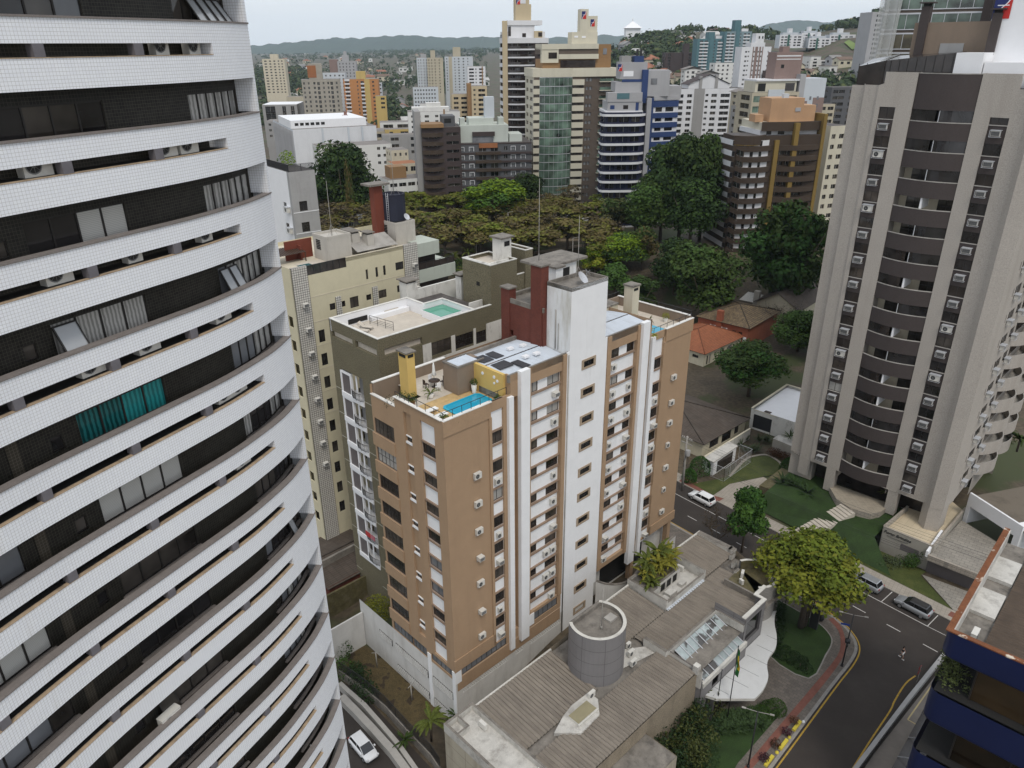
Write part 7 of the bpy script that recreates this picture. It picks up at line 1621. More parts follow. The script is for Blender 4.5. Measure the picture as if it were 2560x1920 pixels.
def roofplane(mb,p,q,r_,s_,m=0):
 """quad eave p->q up to ridge r_,s_ (uv in metres)"""
 p,q,r_,s_ = (Vector(v) for v in (p,q,r_,s_));d = (q - p);L = d.length;d /= L
 uv = []
 for v in (p,q,r_,s_): w = v - p;a = w.dot(d);uv.append((a,(w - d * a).length))
 pts = [p,q,r_,s_]
 if (r_ - s_).length < 1e-3: pts,uv = pts[:3],uv[:3]
 mb.face(pts,m,uv);n = (q - p).cross(r_ - p).normalized() * -0.12
 mb.face([v + n for v in pts][::-1],m,uv[::-1])
 mb.face([p,p + n,q + n,q],m)
def house(name,label,loc,rz,W,D,h,rise,wm,rm,hip=True,oh=0.5,holes=(),cat='house',ridge='x',extra=None):
 o = empty(name,label,cat,loc,rz);b = MB();g = h + rise
 fr = [x for x in holes if x[0] == 'f'];lf = [x for x in holes if x[0] == 'l'];rt = [x for x in holes if x[0] == 'r']
 wall(b,(0,0),(W,0),-1.5,h,[x[1:5] for x in fr],.15);wall(b,(W,0),(W,D),-1.5,h,[x[1:5] for x in rt],.15);wall(b,(W,D),(0,D),-1.5,h);wall(b,(0,D),(0,0),-1.5,h,[x[1:5] for x in lf],.15)
 r_ = MB();k = min(W,D) / 2 if hip else 0
 E_ = [(-oh,-oh,h - .12),(W + oh,-oh,h - .12),(W + oh,D + oh,h - .12),(-oh,D + oh,h - .12)]
 if ridge == 'x':
  a,c = (k - (0 if hip else oh),D / 2,g),(W - k + (0 if hip else oh),D / 2,g)
  roofplane(r_,E_[0],E_[1],c,a);roofplane(r_,E_[2],E_[3],a,c)
  if hip: roofplane(r_,E_[1],E_[2],c,c);roofplane(r_,E_[3],E_[0],a,a)
  else: b.face([(0,D,h),(0,0,h),(0,D / 2,g - .1)],0);b.face([(W,0,h),(W,D,h),(W,D / 2,g - .1)],0)
 else:
  a,c = (W / 2,k - (0 if hip else oh),g),(W / 2,D - k + (0 if hip else oh),g)
  roofplane(r_,E_[1],E_[2],c,a);roofplane(r_,E_[3],E_[0],a,c)
  if hip: roofplane(r_,E_[0],E_[1],a,a);roofplane(r_,E_[2],E_[3],c,c)
  else: b.face([(0,0,h),(W,0,h),(W / 2,0,g - .1)],0);b.face([(W,D,h),(0,D,h),(W / 2,D,g - .1)],0)
 b.build('wall',M[wm],o);ro = r_.build('roof',M[rm],o)
 rc = MB()
 if hip:
  for e in (E_[0],E_[1],E_[2],E_[3]):
   t = a if (Vector(e) - Vector(a)).length < (Vector(e) - Vector(c)).length else c;rc.tube([Vector(e) + Vector((0,0,.05)),Vector(t) + Vector((0,0,.05))],.1,5)
 rc.tube([Vector(a) + Vector((0,0,.05)),Vector(c) + Vector((0,0,.05))],.1,5);rc.build('ridge_cap',M[rm],ro)
 for x in holes:
  p0,p1 = {'f': ((0,0),(W,0)),'r': ((W,0),(W,D)),'l': ((0,D),(0,0))}[x[0]]
  window(o,p0,p1,*x[1:5],.1,x[5] if len(x) > 5 else 2,1,gl=x[6] if len(x) > 6 else 'g_dark',name=x[7] if len(x) > 7 else 'window',fm=x[8] if len(x) > 8 else 'frame')
 return o
GA = R(43.75)
# large dark roofed house by the street
house('low_house','low cream house with a broad dark fibre cement roof across the street',(33.0,113.4,0),R(42),13.5,22,3.2,2.2,'creamw','tile_d',True,.6,[('f',2.2,5.0,.9,2.6,3),('f',6.0,9.0,.6,2.6,2),('f',10,11.4,.9,2.4)])
o = empty('garage_block','white flat roofed garage with a big black door panel beside the granite tower','building',(44.6,124.6,0),R(-44));b = MB()
wall(b,(0,0),(9.8,0),-1,4.1,[(.6,4.2,.3,3.1,.15)]);wall(b,(0,14.5),(0,0),-1,4.1);wall(b,(9.8,0),(9.8,14.5),-1,4.1);wall(b,(9.8,14.5),(0,14.5),-1,4.1);b.face([(.2,.2,3.6),(9.6,.2,3.6),(9.6,14.3,3.6),(.2,14.3,3.6)],1);b.build('wall',[M['whited'],M['cleanwhite']],o)
b = MB()
for a in ((-.05,-.05,.3,14.5),(.3,14.2,9.8,14.55),(.3,-.05,5,.2)): b.box(a[0],a[1],4.1 if a[3] > 1 else 3.9,a[2],a[3],4.22 if a[3] > 1 else 4.0)
b.box(2.0,1.0,3.6,3.2,1.8,3.66,1);b.build('parapet_cap',[M['creamw'],M['wood']],o);b = MB();b.box(.6,.14,.3,4.2,.2,3.1);b.build('door',M['metal'],o)
p0,p1 = ZF(832,628,2.2),ZF(405,892,2.2);wallthing('boundary_wall','white boundary wall with a cream cap beside the dark roofed house','wall',[p0,p1],0,2.2,.25,M['whited'],True,capm=M['creamw'])
# guard house with its caged porch
gq = [ZF(425,900,2.7),ZF(500,937,2.7),ZF(705,800,2.7),ZF(625,765,2.7)];o = empty('guard_house','small white guard house with a flat roof and a wire caged porch','kiosk',(0,0,0));b = MB()
b.prism([(p.x,p.y) for p in gq],0,2.62,0);cg = sum((Vector(p[:2]) for p in gq),Vector((0,0))) / 4
b.prism([tuple(cg + (Vector(p[:2]) - cg) * 1.1) for p in gq],2.62,2.8,1)
d = (Vector(gq[1][:2]) - Vector(gq[0][:2]));L = d.length;d /= L;b.obox((gq[0].x + d.x * L * .25 + d.y * .04,gq[0].y + d.y * L * .25 - d.x * .04),(d.x,d.y),L * .4,.05,1.0,1.9,2)
d = (Vector(gq[2][:2]) - Vector(gq[1][:2]));L = d.length;d /= L;b.obox((gq[1].x + d.x * L * .15 + d.y * .04,gq[1].y + d.y * L * .15 - d.x * .04),(d.x,d.y),L * .7,.05,.2,2.3,3);b.build('wall',[M['cleanwhite'],M['dirtyroof'],M['dark'],M['smoke']],o)
cq = [gq[1],gq[2]];d = (Vector(gq[2][:2]) - Vector(gq[1][:2])).normalized();n = Vector((d.y,-d.x)) * 2.4;b = MB();cp = [Vector(gq[1][:2]) - d * .6,Vector(gq[1][:2]) - d * .6 + n,Vector(gq[2][:2]) + d * 1.2 + n,Vector(gq[2][:2]) + d * 1.2]
railing(b,cp,.1,2.6,.22,bar=.008,posts=1.6);b.build('cage',M['alu'],o)
# houses behind the trees
house('roof_house','cream house with a bright orange hipped tile roof',(42.8,153.8,0),R(43),16,12,3.4,2.6,'creamw','tile_o',True,.6,[('f',1.2,1.8,.1,2.3,1),('f',2.2,2.8,.1,2.3,1,'g_curt'),('f',4.2,4.8,1.4,2.2,1),('f',6.5,8.3,.9,2.4,3,'g_curt'),('f',9.8,11.6,.9,2.4,3,'g_curt'),('l',9.0,10.6,1.6,2.3)])
o = house('brick_red_house','terracotta red house with a weathered clay tile roof and white shutters',(45.5,172.0,0),R(-42),13,16,5.8,2.4,'terra','tile_b',True,.6,[('f',1.6,2.5,1.8,3.6),('f',3.6,4.4,2.4,4.4,1,'g_curt','window','alu'),('f',6.6,7.4,2.4,4.4,1,'g_curt','window','alu'),('f',9.0,10.0,3.0,4.2),('f',10.6,11.6,3.0,4.2)])
b = MB();b.box(4.9,-.4,4.5,6.3,.6,8.3);b.build('chimney',M['terra'],o)
for x in (3.25,4.45,6.2,7.45): b = MB();b.box(x,-.08,2.4,x + .32,0,4.4);b.build('shutter',M['cleanwhite'],o)
b = MB();b.box(11.9,-.06,1.4,12.7,0,3.2);b.build('door',M['cleanwhite'],o)
o = house('gabled_house','cream house with a dark brown gabled roof behind the clay tiled one',(64.5,187.0,0),R(-42),11,18,4.4,3.4,'creamw','tile_d',False,.8,[('f',3.0,5.2,1.6,3.4,3),('f',7.2,8.2,.2,2.8,1),('f',.4,1.4,1.2,3.2,1)],ridge='y')
b = MB();b.box(-1.6,1.0,0,-.2,2.2,6.6);b.build('chimney',M['beigebox'],o);b = MB();corrugated(b,(-5.5,1.0),(1,0),4.5,5,3.4,4.4);b.build('carport_roof',M['whited'],o)
house('gabled_house','cream gabled house with a ridged clay roof next to the granite tower',(76,205,0),R(-42),14,18,5.5,3.8,'creamw','tile_b',False,.5,[('f',6.2,8.4,2.6,4.2)],ridge='y')
# old house between the olive and tan towers and the garden
zo = lambda x,y,z: G(820 + x / 4.367,1040 + y / 4.367,z)
a = zo(600,1560,.5);b_ = zo(130,1210,.5);d = Vector((a.x - b_.x,a.y - b_.y));rz = math.atan2(d.y,d.x)
house('old_house','old house with a grimy corrugated roof and broken brick edges beside the curved tower',TAN_AT(0.3,26.8,-3.3),R(43.75),8.8,10.5,3.7,0.9,'red_brick','tile_d',False,.3,(),ridge='x')
wallthing('mossy_wall','dark moss covered wall under the old corrugated roof','wall',[TAN_AT(-2,25.6,0),TAN_AT(9,25.3,0)],-3.3,.4,.3,M['moss'])
wallthing('rear_wall','grey concrete wall and stairs below the cream building','wall',[(-27,82),(-20.5,88.5)],-3.3,2.0,.3,M['concd'],True)
# ================================================================== trees
def crown_mesh(name,seed,n,clumps,size,nm=2,flat=1.0,shell=0.72):
 """leaf-sized faces spread through many uneven clumps inside a unit crown"""
 rnd = random.Random(seed);cl = []
 for i in range(clumps):
  a = rnd.uniform(0,6.283);z = rnd.uniform(-0.75,1) ;rr = math.sqrt(max(0.02,1 - z * z)) * rnd.uniform(0.45,1.0) if i else 0
  k = rnd.uniform(0.55,0.80)
  cl.append((Vector((rr * math.cos(a) * k,rr * math.sin(a) * k,z * 0.70 * flat)),rnd.uniform(0.22,0.42),0 if rnd.random() < 0.6 else 1))
 st = random.getstate();random.seed(seed);mb = MB()
 tot = sum(c[1] ** 2 for c in cl)
 for c,r,m in cl:
  for _ in range(int(n * r * r / tot)):
   d = Vector((random.gauss(0,1),random.gauss(0,1),random.gauss(0,1) + 0.25)).normalized();q = c + d * r * (shell + (1.08 - shell) * random.random());q.z = c.z + (q.z - c.z) * 0.8 * flat
   s = size * random.uniform(0.6,1.35)
   nrm = (d + Vector((random.gauss(0,.55),random.gauss(0,.55),random.gauss(0,.55) + .35))).normalized();t = nrm.cross(Vector((random.gauss(0,1),random.gauss(0,1),random.gauss(0,1)))).normalized();b = nrm.cross(t)
   mb.face([q - t * s,q - b * s * .6,q + t * s,q + b * s * .6],m if random.random() < .85 else 1 - m)
 random.setstate(st)
 return mb
CROWN = {}
def crown(kind,var,mats):
 k = (kind,var,mats)
 if k not in CROWN:
  spec = {'near': (12000,36,.046,1.0,.5),'street': (9000,26,.062,1.0,.45),'big': (9000,40,.052,1.0,.7),'mid': (3600,24,.075,1.0,.6),'umb': (2400,22,.08,.6,.35),'sparse': (700,20,.075,.7,.2),'cyp': (2200,40,.06,1.0,.6)}[kind]
  CROWN[k] = crown_mesh('crown',hash((kind,var)) % 9973 if False else (var * 131 + len(kind) * 17),*spec[:3],2,spec[3],spec[4]).mesh('crown',[M[mats[0]],M[mats[1]]])
 return CROWN[k]
def tree(label,x,y,z0,h,Rr,cb,kind,mats,var=0,group=None,name='tree',lean=0.0,trunk_r=None,nl=6,bark='bark'):
 """cb: height where the crown starts"""
 o = empty(name,label,'tree',(x,y,z0),random.uniform(0,6.28),group);tr = trunk_r or max(.15,Rr * .045)
 c = inst('crown',crown(kind,var,mats),o,(0,0,(h + cb) / 2),0,(Rr,Rr,(h - cb) / 2 * 1.05))
 t = MB();f = cb + (h - cb) * .25;t.tube([(0,0,-.3),(0,0,f * .5),(lean,0,f)],[tr * 1.25,tr,tr * .75],7)
 for i in range(nl):
  a = i * 6.283 / nl + random.uniform(-.3,.3);e = Rr * random.uniform(.5,.85)
  t.tube([(lean * .8,0,f * random.uniform(.65,.95)),(math.cos(a) * e * .45,math.sin(a) * e * .45,cb + (h - cb) * .35),(math.cos(a) * e,math.sin(a) * e,cb + (h - cb) * random.uniform(.5,.8))],[tr * .5,tr * .33,tr * .1],5)
 t.build('trunk',M[bark],o);return o
def bare(label,x,y,z0,h,Rr,m='bark',n=60,group=None,leafm=None):
 o = empty('tree',label,'tree',(x,y,z0),0,group);t = MB();t.tube([(0,0,-.2),(0,0,h * .25)],[.12,.1],6)
 f = MB()
 for i in range(9):
  a = i * .7 + random.random();e = Rr * random.uniform(.6,1);p = Vector((0,0,h * .22));q = Vector((math.cos(a) * e * .4,math.sin(a) * e * .4,h * .55));s = Vector((math.cos(a) * e,math.sin(a) * e,h * random.uniform(.7,1)))
  t.tube([p,q,s],[.06,.04,.012],4,cap=False)
  for j in range(n // 9):
   k = random.uniform(.2,1);b = q.lerp(s,k);d = Vector((random.gauss(0,.5),random.gauss(0,.5),random.uniform(.1,.9))).normalized() * Rr * random.uniform(.25,.5);t.tube([b,b + d * .5 + Vector((0,0,.05)),b + d],[.02,.014,.006],3,cap=False)
   if leafm:
    for _ in range(5): leaf(f,b + d * random.uniform(.4,1.1),.12)
 t.build('trunk',M[m],o)
 if leafm: f.build('crown',M[leafm],o)
 return o
M['L_yg'] = leafmat('leaf_yellow_green',(0.095,0.125,0.014));M['L_yg2'] = leafmat('leaf_gold_green',(0.135,0.145,0.016));M['L_fresh'] = leafmat('leaf_fresh',(0.035,0.085,0.016));M['L_fresh2'] = leafmat('leaf_fresh_light',(0.06,0.125,0.02))
M['L_deep'] = leafmat('leaf_deep',(0.020,0.040,0.010));M['L_deep2'] = leafmat('leaf_deep_light',(0.038,0.062,0.013));M['L_oy'] = leafmat('leaf_olive_yellow',(0.115,0.115,0.022));M['L_ob'] = leafmat('leaf_olive_brown',(0.095,0.075,0.026));M['L_gb'] = leafmat('leaf_grey_brown',(0.075,0.058,0.035));M['L_lilac'] = leafmat('leaf_lilac',(0.10,0.075,0.11))
# street trees
q = ZG(1280,535,.14);o = tree('big spreading yellow green tree with a forked trunk in the triangular lawn',q.x,q.y,.14,13.5,7.0,4.0,'near',('L_yg','L_yg2'),0,trunk_r=.34,nl=8)
t = MB();t.tube([(.5,.2,-.3),(1.2,.6,3.5),(1.6,1.4,7.5)],[.36,.28,.2],8);t.build('trunk',M['bark'],o)
tree('small drooping part of the street canopy, a young tree beside the forked trunk',q.x + 1.8,q.y + 4.2,.14,6.0,2.2,2.0,'street',('L_mid','L_fresh'),5,nl=4)
q = G2(1602,1192,.13);tree('upright fresh green street tree beside the ribbed roofs',q.x,q.y,.13,10.5,3.6,1.8,'street',('L_fresh','L_fresh2'),1)
q = G2(1545,1188,.13);bare('small nearly bare brown tree by the kerb next to the fresh green tree',q.x,q.y,.13,5.6,3.2,n=170,leafm='L_gb')
q = D5(1075,800,.3)
o = empty('yucca_tree','spiky golden green dragon tree at the entrance of the granite tower','tree',(q.x,q.y,0));t = MB();t.tube([(0,0,0),(.1,0,2.5),(.4,0,4.5)],[.3,.22,.15],7);f = MB()
for i in range(11):
 a = i * .62;e = 1.6 * (.4 + .6 * random.random());h = 4.0 + random.random() * 4.2;t.tube([(.1,0,3),(math.cos(a) * e * .7,math.sin(a) * e * .7,h - 1.0),(math.cos(a) * e,math.sin(a) * e,h)],[.12,.09,.06],5);fronds(f,(math.cos(a) * e,math.sin(a) * e,h),26,1.25,0 if i % 3 else 1,.08,.05,3,(-.3,1.4))
t.build('trunk',M['bark'],o);f.build('crown',[M['L_palm'],M['L_yelp']],o)
q = RTat(-3.0,-1.5,3.2)
for i,(x,y,lb) in enumerate(((-5.5,-1.5,'dark cycad clump under the open corner of the granite tower'),(-3.2,-2.2,'dark cycad clump beside the entrance pillar of the granite tower'),(-7.2,-2.0,'dark cycad clump next to the round topiary'))):
 q = RTat(x,y,2.2);o = empty('cycad',lb,'plant',(q[0],q[1],2.0),0,'cycads by the granite tower');f = MB();fronds(f,(0,0,.2),30,2.3,0,.22,.09,5,(.2,1.4));f.build('crown',M['L_deep'],o)
m = MB();m.prism([RTat(-10,-4.5,0)[:2],RTat(-2.2,-4.0,0)[:2],RTat(-2.2,3,0)[:2],RTat(-10,3,0)[:2]],0,2.1,0);tag(m.build('planting_bed',M['moss']),'raised planting bed of cycads at the granite tower foot','planter')
q = ZF(1215,1010,1.0);bush('tall round clipped topiary beside the granite tower',(q.x,q.y,0),2.0,2600,.13,'L_fresh',1.15,shell=True)
for (x,y,r,lb) in ((370,1000,1.7,'big clipped hedge block beside the small guard house'),(272,1070,1.2,'narrow clipped hedge column by the utility pole')):
 q = ZF(x,y,1.0);bush(lb,(q.x,q.y,.1),r,1600,.13,'L_fresh',1.35,'clipped hedges by the guard house','clipped_hedge',shell=True,cat='hedge')
f = MB()
for i in range(12): q = ZF(random.uniform(740,1000),random.uniform(740,850),.2);fronds(f,(q.x,q.y,.3),16,1.5,0,.15,.06,4,(.2,1.3))
o = empty('flower_bed','bed of spiky agaves in front of the white garage','flower bed');f.build('foliage',leafmat('leaf_agave',(0.07,0.09,0.045)),o)
f = MB()
for i in range(26): t_ = i / 25;q = ZF(1010 + 190 * t_,860 + 50 * t_ + random.uniform(-20,25),.3);leaf_tuft(f,(q.x,q.y,.7),.75,60,.11)
o = empty('border_hedge','reddish grassy border along the planter of the granite tower','hedge');f.build('foliage',M['L_redd'],o)
q = ZF(1190,745,2.6);o = empty('yucca','spiky yucca in the planter box against the granite tower','plant',(q.x,q.y,2.6));f = MB();fronds(f,(0,0,.9),34,1.5,0,.05,.05,3,(-.2,1.5));f.build('crown',M['L_deep2'],o)
q = D5(1300,1080,1.0);o = empty('hedge','dense green hedge in front of the signed podium wall','hedge');f = MB()
for i in range(20): q = D5(random.uniform(1215,1400),random.uniform(1090,1230),.5);leaf_tuft(f,(q.x,q.y,random.uniform(.6,1.9)),1.0,130,.13)
f.build('foliage',M['L_mid'],o)
f = MB()
for i in range(12): q = D5(random.uniform(1000,1180),random.uniform(1170,1240),.3);leaf_tuft(f,(q.x,q.y,.5),.7,80,.12)
o = empty('flower_bed','low leafy bed beside the lawn of the granite tower','flower bed');f.build('foliage',leafmat('leaf_bed',(0.075,0.095,0.045)),o)
q = ZB_ = G(1960 + 2160 / 3.68,1050 + 240 / 3.35,5.0)
for (x,y,lb) in ((2150,265,'palm in the raised planter beyond the curved side balconies'),(2060,190,'leafy shrub in the raised planter beyond the curved side balconies')):
 q = D5(x,y,6.6);o = empty('palm' if 'palm' in lb else 'bush',lb,'palm' if 'palm' in lb else 'bush',(q.x,q.y,6.6));f = MB()
 if 'palm' in lb: fronds(f,(0,0,2.2),18,2.6,0,.3,.1,6,(.2,1.3));t = MB();t.tube([(0,0,0),(0,0,2.2)],.16,6);t.build('trunk',M['bark'],o)
 else: leaf_tuft(f,(0,0,1),1.4,300,.18)
 f.build('crown',M['L_deep2'],o)
# garden of the tan tower
for (x,y,h,lb) in ((1075,1800,3.2,'tall palm with drooping fronds in the dry garden beside the pavilion'),(1140,1790,1.6,'low dark palm at the foot of the tan tower corner'),(1010,1850,1.2,'low palm near the garden fence at the bottom edge')):
 q = G(x,y,-3.3 + h);o = empty('garden_palm',lb,'palm',(q.x,q.y,-3.3),0,'palms in the dry garden');t = MB();t.tube([(0,0,0),(.1,0,h)],[.14,.1],6);t.build('trunk',M['bark'],o);f = MB();fronds(f,(.1,0,h),18,2.5 if h > 3 else 1.5,0,.33 if h > 3 else .15,.09,6,(.1,1.3));f.build('crown',M['L_palm'] if h > 3 else M['L_deep2'],o)
q = TAN_AT(1.0,0,0)
zz = lambda x,y,z: G(780 + x / 3.687,1500 + y / 3.687,z)
for (x,y,r,lm,lb) in ((450,740,1.5,'L_dark','dark shrub row by the garden fence, nearest the fork of the drive'),(520,850,1.3,'L_dark','second dark shrub along the garden fence'),(400,640,1.1,'L_dark','dark shrub behind the garden fence near the curved tower'),(290,440,1.2,'L_mid','bright leafy sapling beside the curved tower in the garden corner'),(280,640,1.5,'L_mid','leafy shrub tucked against the curved tower above the drive')):
 q = zz(x,y,-2.0);bush(lb,(q.x,q.y,-3.3),r,420,.15,lm,1.2,'shrubs in the dry garden')
q = zz(600,60,1.5);bush('bright yellow green bush hanging over the white garden wall',(q.x,q.y,-.4),1.9,1500,.12,'L_yel',1.0)
def far_point(u,v):
 d = ray(u,v);t_ = 60.0
 while t_ < 9000:
  p = CAM + d * t_
  if p.z <= ground_z(p.x,p.y): return p
  t_ *= 1.004
 return None
def P2(x,y,z=0): return far_point(x * 1.15732,y * 1.15732)
big = [(1425,522,30,11,'L_deep','L_deep2','dark tree of the tall clump nearest the green glass tower'),(1465,525,33,11.5,'L_deep','L_deep2','tallest dark tree of the clump in front of the blue winged tower'),(1510,520,32,10.5,'L_deep2','L_mid','dark tree beside the brown rounded tower in the tall clump'),(1550,515,26,8,'L_deep2','L_ob','shaggy tree of the tall clump nearest the brown rounded tower'),(1488,540,22,11,'L_deep','L_mid','lower dark tree at the foot of the tall clump'),(1395,530,20,9,'L_mid','L_deep2','round mid green tree at the foot of the tall clump')]
for i,(x,y,h,r,a,b_,lb) in enumerate(big): q = P2(x,y);tree(lb,q.x,q.y,q.z,h,r,4,'big',(a,b_),i % 3,'tall trees in front of the city towers')
q = P2(1515,698);tree('huge dense dark green tree behind the tan tower terrace',q.x,q.y,q.z,21,12.5,2.5,'near',('L_deep2','L_mid'),3,nl=8)
q = P2(1455,640);tree('dark bulging tree leaning beside the huge dense one',q.x,q.y,q.z,17,9,2.5,'big',('L_deep','L_deep2'),4)
q = P2(1692,665);tree('large dark green tree next to the granite tower, behind the gabled houses',q.x,q.y,q.z,30,13.5,3,'near',('L_deep2','L_fresh'),6,nl=8)
q = ZF(812,335,0);tree('wide deep green tree over the yard behind the dark roofed house',q.x,q.y,q.z,11.5,8.3,2.8,'near',('L_deep2','L_fresh'),7,nl=8)
q = P2(1722,760);tree('mid green tree against the granite tower above the white garage',q.x,q.y,q.z,10,7,1.5,'big',('L_mid','L_deep2'),8)
q = P2(1690,730);bare('thin greyish shrubby tree at the clay roofed house',q.x,q.y,q.z,7,6,n=220,leafm='L_gb')
q = P2(1742,470);tree('lilac blossoming tree before the brown rounded tower',q.x,q.y,q.z,16,7,5,'sparse',('L_lilac','L_gb'),2)
q = P2(1285,600);tree('bright lime tree behind the lift houses of the tan tower',q.x,q.y,q.z,9,5.2,2,'mid',('L_lime','L_yel'),1)
q = P2(1340,592);tree('lime green tree in the park beside the bright one',q.x,q.y,q.z,12,8.5,3,'big',('L_lime','L_mid'),2)
q = P2(1385,585);tree('shaggy dark palm like tree beside the lime trees',q.x,q.y,q.z,13,6,3,'mid',('L_deep2','L_ob'),3)
q = P2(1330,650);tree('small green tree right behind the far terrace',q.x,q.y,q.z,11,6,3,'mid',('L_mid','L_fresh2'),4)
q = P2(1380,690);tree('low bushy tree behind the beige chimney',q.x,q.y,q.z,12,7,3,'mid',('L_mid','L_deep2'),5)
q = P2(1065,500);tree('wide bright lime green tree at the back of the park',q.x,q.y,q.z,17,13,5,'big',('L_lime','L_fresh2'),5)
q = P2(1140,462);tree('dark evergreen between the lime tree and the green glass tower',q.x,q.y,q.z,15,9,3,'big',('L_deep','L_deep2'),6)
q = P2(1335,515);tree('grey green tree at the far edge of the park',q.x,q.y,q.z,14,8,3,'mid',('L_deep2','L_olive'),6)
q = P2(1370,520);tree('dusky green tree beside the tall dark clump',q.x,q.y,q.z,13,7,3,'mid',('L_deep2','L_olive'),7)
q = P2(748,492);tree('broad dark conifer like tree in front of the white buildings',q.x,q.y,q.z,29,14.5,2,'near',('L_deep','L_deep2'),9)
q = P2(763,505);tree('tall narrow olive cypress beside the dark conifer like tree',q.x,q.y,q.z,25,2.3,1.5,'cyp',('L_ob','L_deep2'),0)
q = P2(628,372);tree('light green tree in front of the white mall',q.x,q.y,q.z,11,8,3,'mid',('L_fresh2','L_lime'),8)
park = [(905,470,8,5.5,0),(945,482,8,6,0),(990,478,8.5,6.5,0),(1030,488,9,7,0),(895,520,8,6,1),(940,530,8.5,6.5,0),(985,525,9,6.5,1),(1030,530,8,6.5,0),(1075,505,8.5,6.5,1),(1080,545,8,6.5,1),(1040,565,8,6,1),(1120,500,8.5,7,0),(1125,535,8,6.5,1),(1165,500,9,7,1),(1205,495,9,7.5,1),(1240,510,8.5,7,1),(1185,530,8,6,2),(1225,545,8.5,7,1),(1265,535,8,6,2),(1290,505,9,6.5,0),(870,470,8,5.5,0),(870,545,7.5,5.5,2),(690,500,10,6.5,2),(725,520,10,6.5,2),(675,545,9,5.5,2),(708,565,9,6,1),(745,560,9,6,2),(690,590,9,5,1),(790,520,9,6,2),(815,545,9,6,1),(850,520,8,5,0),(1310,545,8,5,2),(1150,555,7,5,2),(1100,570,7,5,1),(1000,555,7.5,5.5,2)]
kinds = [(('L_oy','L_yg'),'umb','flat topped olive yellow park tree'),(('L_ob','L_oy'),'umb','flat topped brownish olive park tree'),(('L_gb','L_ob'),'sparse','thin crowned grey brown park tree')]
for _i in range(46):
 _x,_y = random.uniform(650,1330),random.uniform(468,590)
 park.append((_x,_y,random.uniform(7.5,9.5),random.uniform(5,7),random.choice((0,1,1,2) if _x > 830 else (1,2,2))))
for i,(x,y,h,r,k) in enumerate(park):
 q = P2(x,y);mt,kd,lb = kinds[k];side = ' on the side of the dark conifer' if x < 830 else (' in the middle of the park' if x < 1090 else ' towards the glass tower side of the park')
 tree(lb + side,q.x,q.y,q.z,h * 1.35,r * 1.3,h * .5,kd,mt,i % 4,lb + side + ' (several)',nl=5)
for i,(x,y,lb) in enumerate(((978,572,'palm at the path end of the park near the cream building'),(1003,600,'palm with a bushy head behind the olive building'),(962,600,'small palm beside the pale green balcony'),(1012,560,'slender palm in the park beside a round bush'))):
 q = P2(x,y + 20);o = empty('park_palm',lb,'palm',(q.x,q.y,q.z),0,'palms in the park');t = MB();t.tube([(0,0,0),(.1,0,5)],[.2,.15],6);t.build('trunk',M['bark'],o);f = MB();fronds(f,(.1,0,5),16,3,0,.35,.1,5,(0,1.2));f.build('crown',M['L_palm'],o)
q = P2(993,590);bush('round clipped green bush in the park near the palms',(q.x,q.y,q.z),3.0,900,.3,'L_mid',1.0,shell=True)
for (x,y,r,lb) in ((960,640,3,'leafy bush behind the cream balcony wing'),(1160,600,3,'bright green ground bush in the park behind the brick chimney'),(1190,590,2.5,'second bright green bush in the park behind the brick chimney'),(1020,635,3,'dark bush at the park edge behind the olive block')):
 q = P2(x,y);bush(lb,(q.x,q.y,q.z),r,500,.35,'L_fresh2' if 'bright' in lb else 'L_mid',.7)
# park paths, lamp posts and fence posts
M['pathm'] = mat('sandy_path',(0.24,0.19,0.13),var=0.15)
_m = MB()
for pts in ([(1130,560),(1200,540),(1280,530),(1330,545)],[(960,545),(1040,560),(1120,575),(1200,590)],[(870,500),(950,508),(1050,520),(1150,520),(1250,520)]): ribbon(_m,smooth([P2(x,y) for x,y in pts],4),3.0,9.03)
tag(_m.build('path',M['pathm']),kind='structure')
for i,(x,y) in enumerate(((1258,535),(1098,520),(1030,575),(1236,580))):
 q = P2(x,y);m = MB();m.tube([(0,0,0),(0,0,9)],[.12,.07],6);m.tube([(0,0,9),(1.6,0,9.3)],.05,4);tag(m.build('park_lamp',M['conc'],None,(q.x,q.y,q.z)),'tall thin park lamp ' + ('beside the parked cars at the park edge','among the olive yellow trees','at the near edge of the park','behind the chimney with the brick lift house')[i],'street lamp','park lamps')
for i,(x,y,lb) in enumerate(((1232,470,'white car parked at the park edge under the glass tower'),(1262,480,'second white car along the park edge'),(660,438,'white car in the small car park by the white mall'),(648,445,'dark car in the small car park by the white mall'))):
 q = P2(x,y);car(lb,(q.x,q.y,q.z + .02),R(20),'cp_white' if 'white' in lb[:14] else 'cp_dark','hatch')
pf = MB();railing(pf,[P2(x,y)[:2] for x,y in ((1100,560),(1160,555),(1230,548),(1320,545))],9,1.4,2.0,posts=3,slats=False);tag(pf.build('park_fence',M['metal']),'low dark post fence along the near edge of the park','fence')
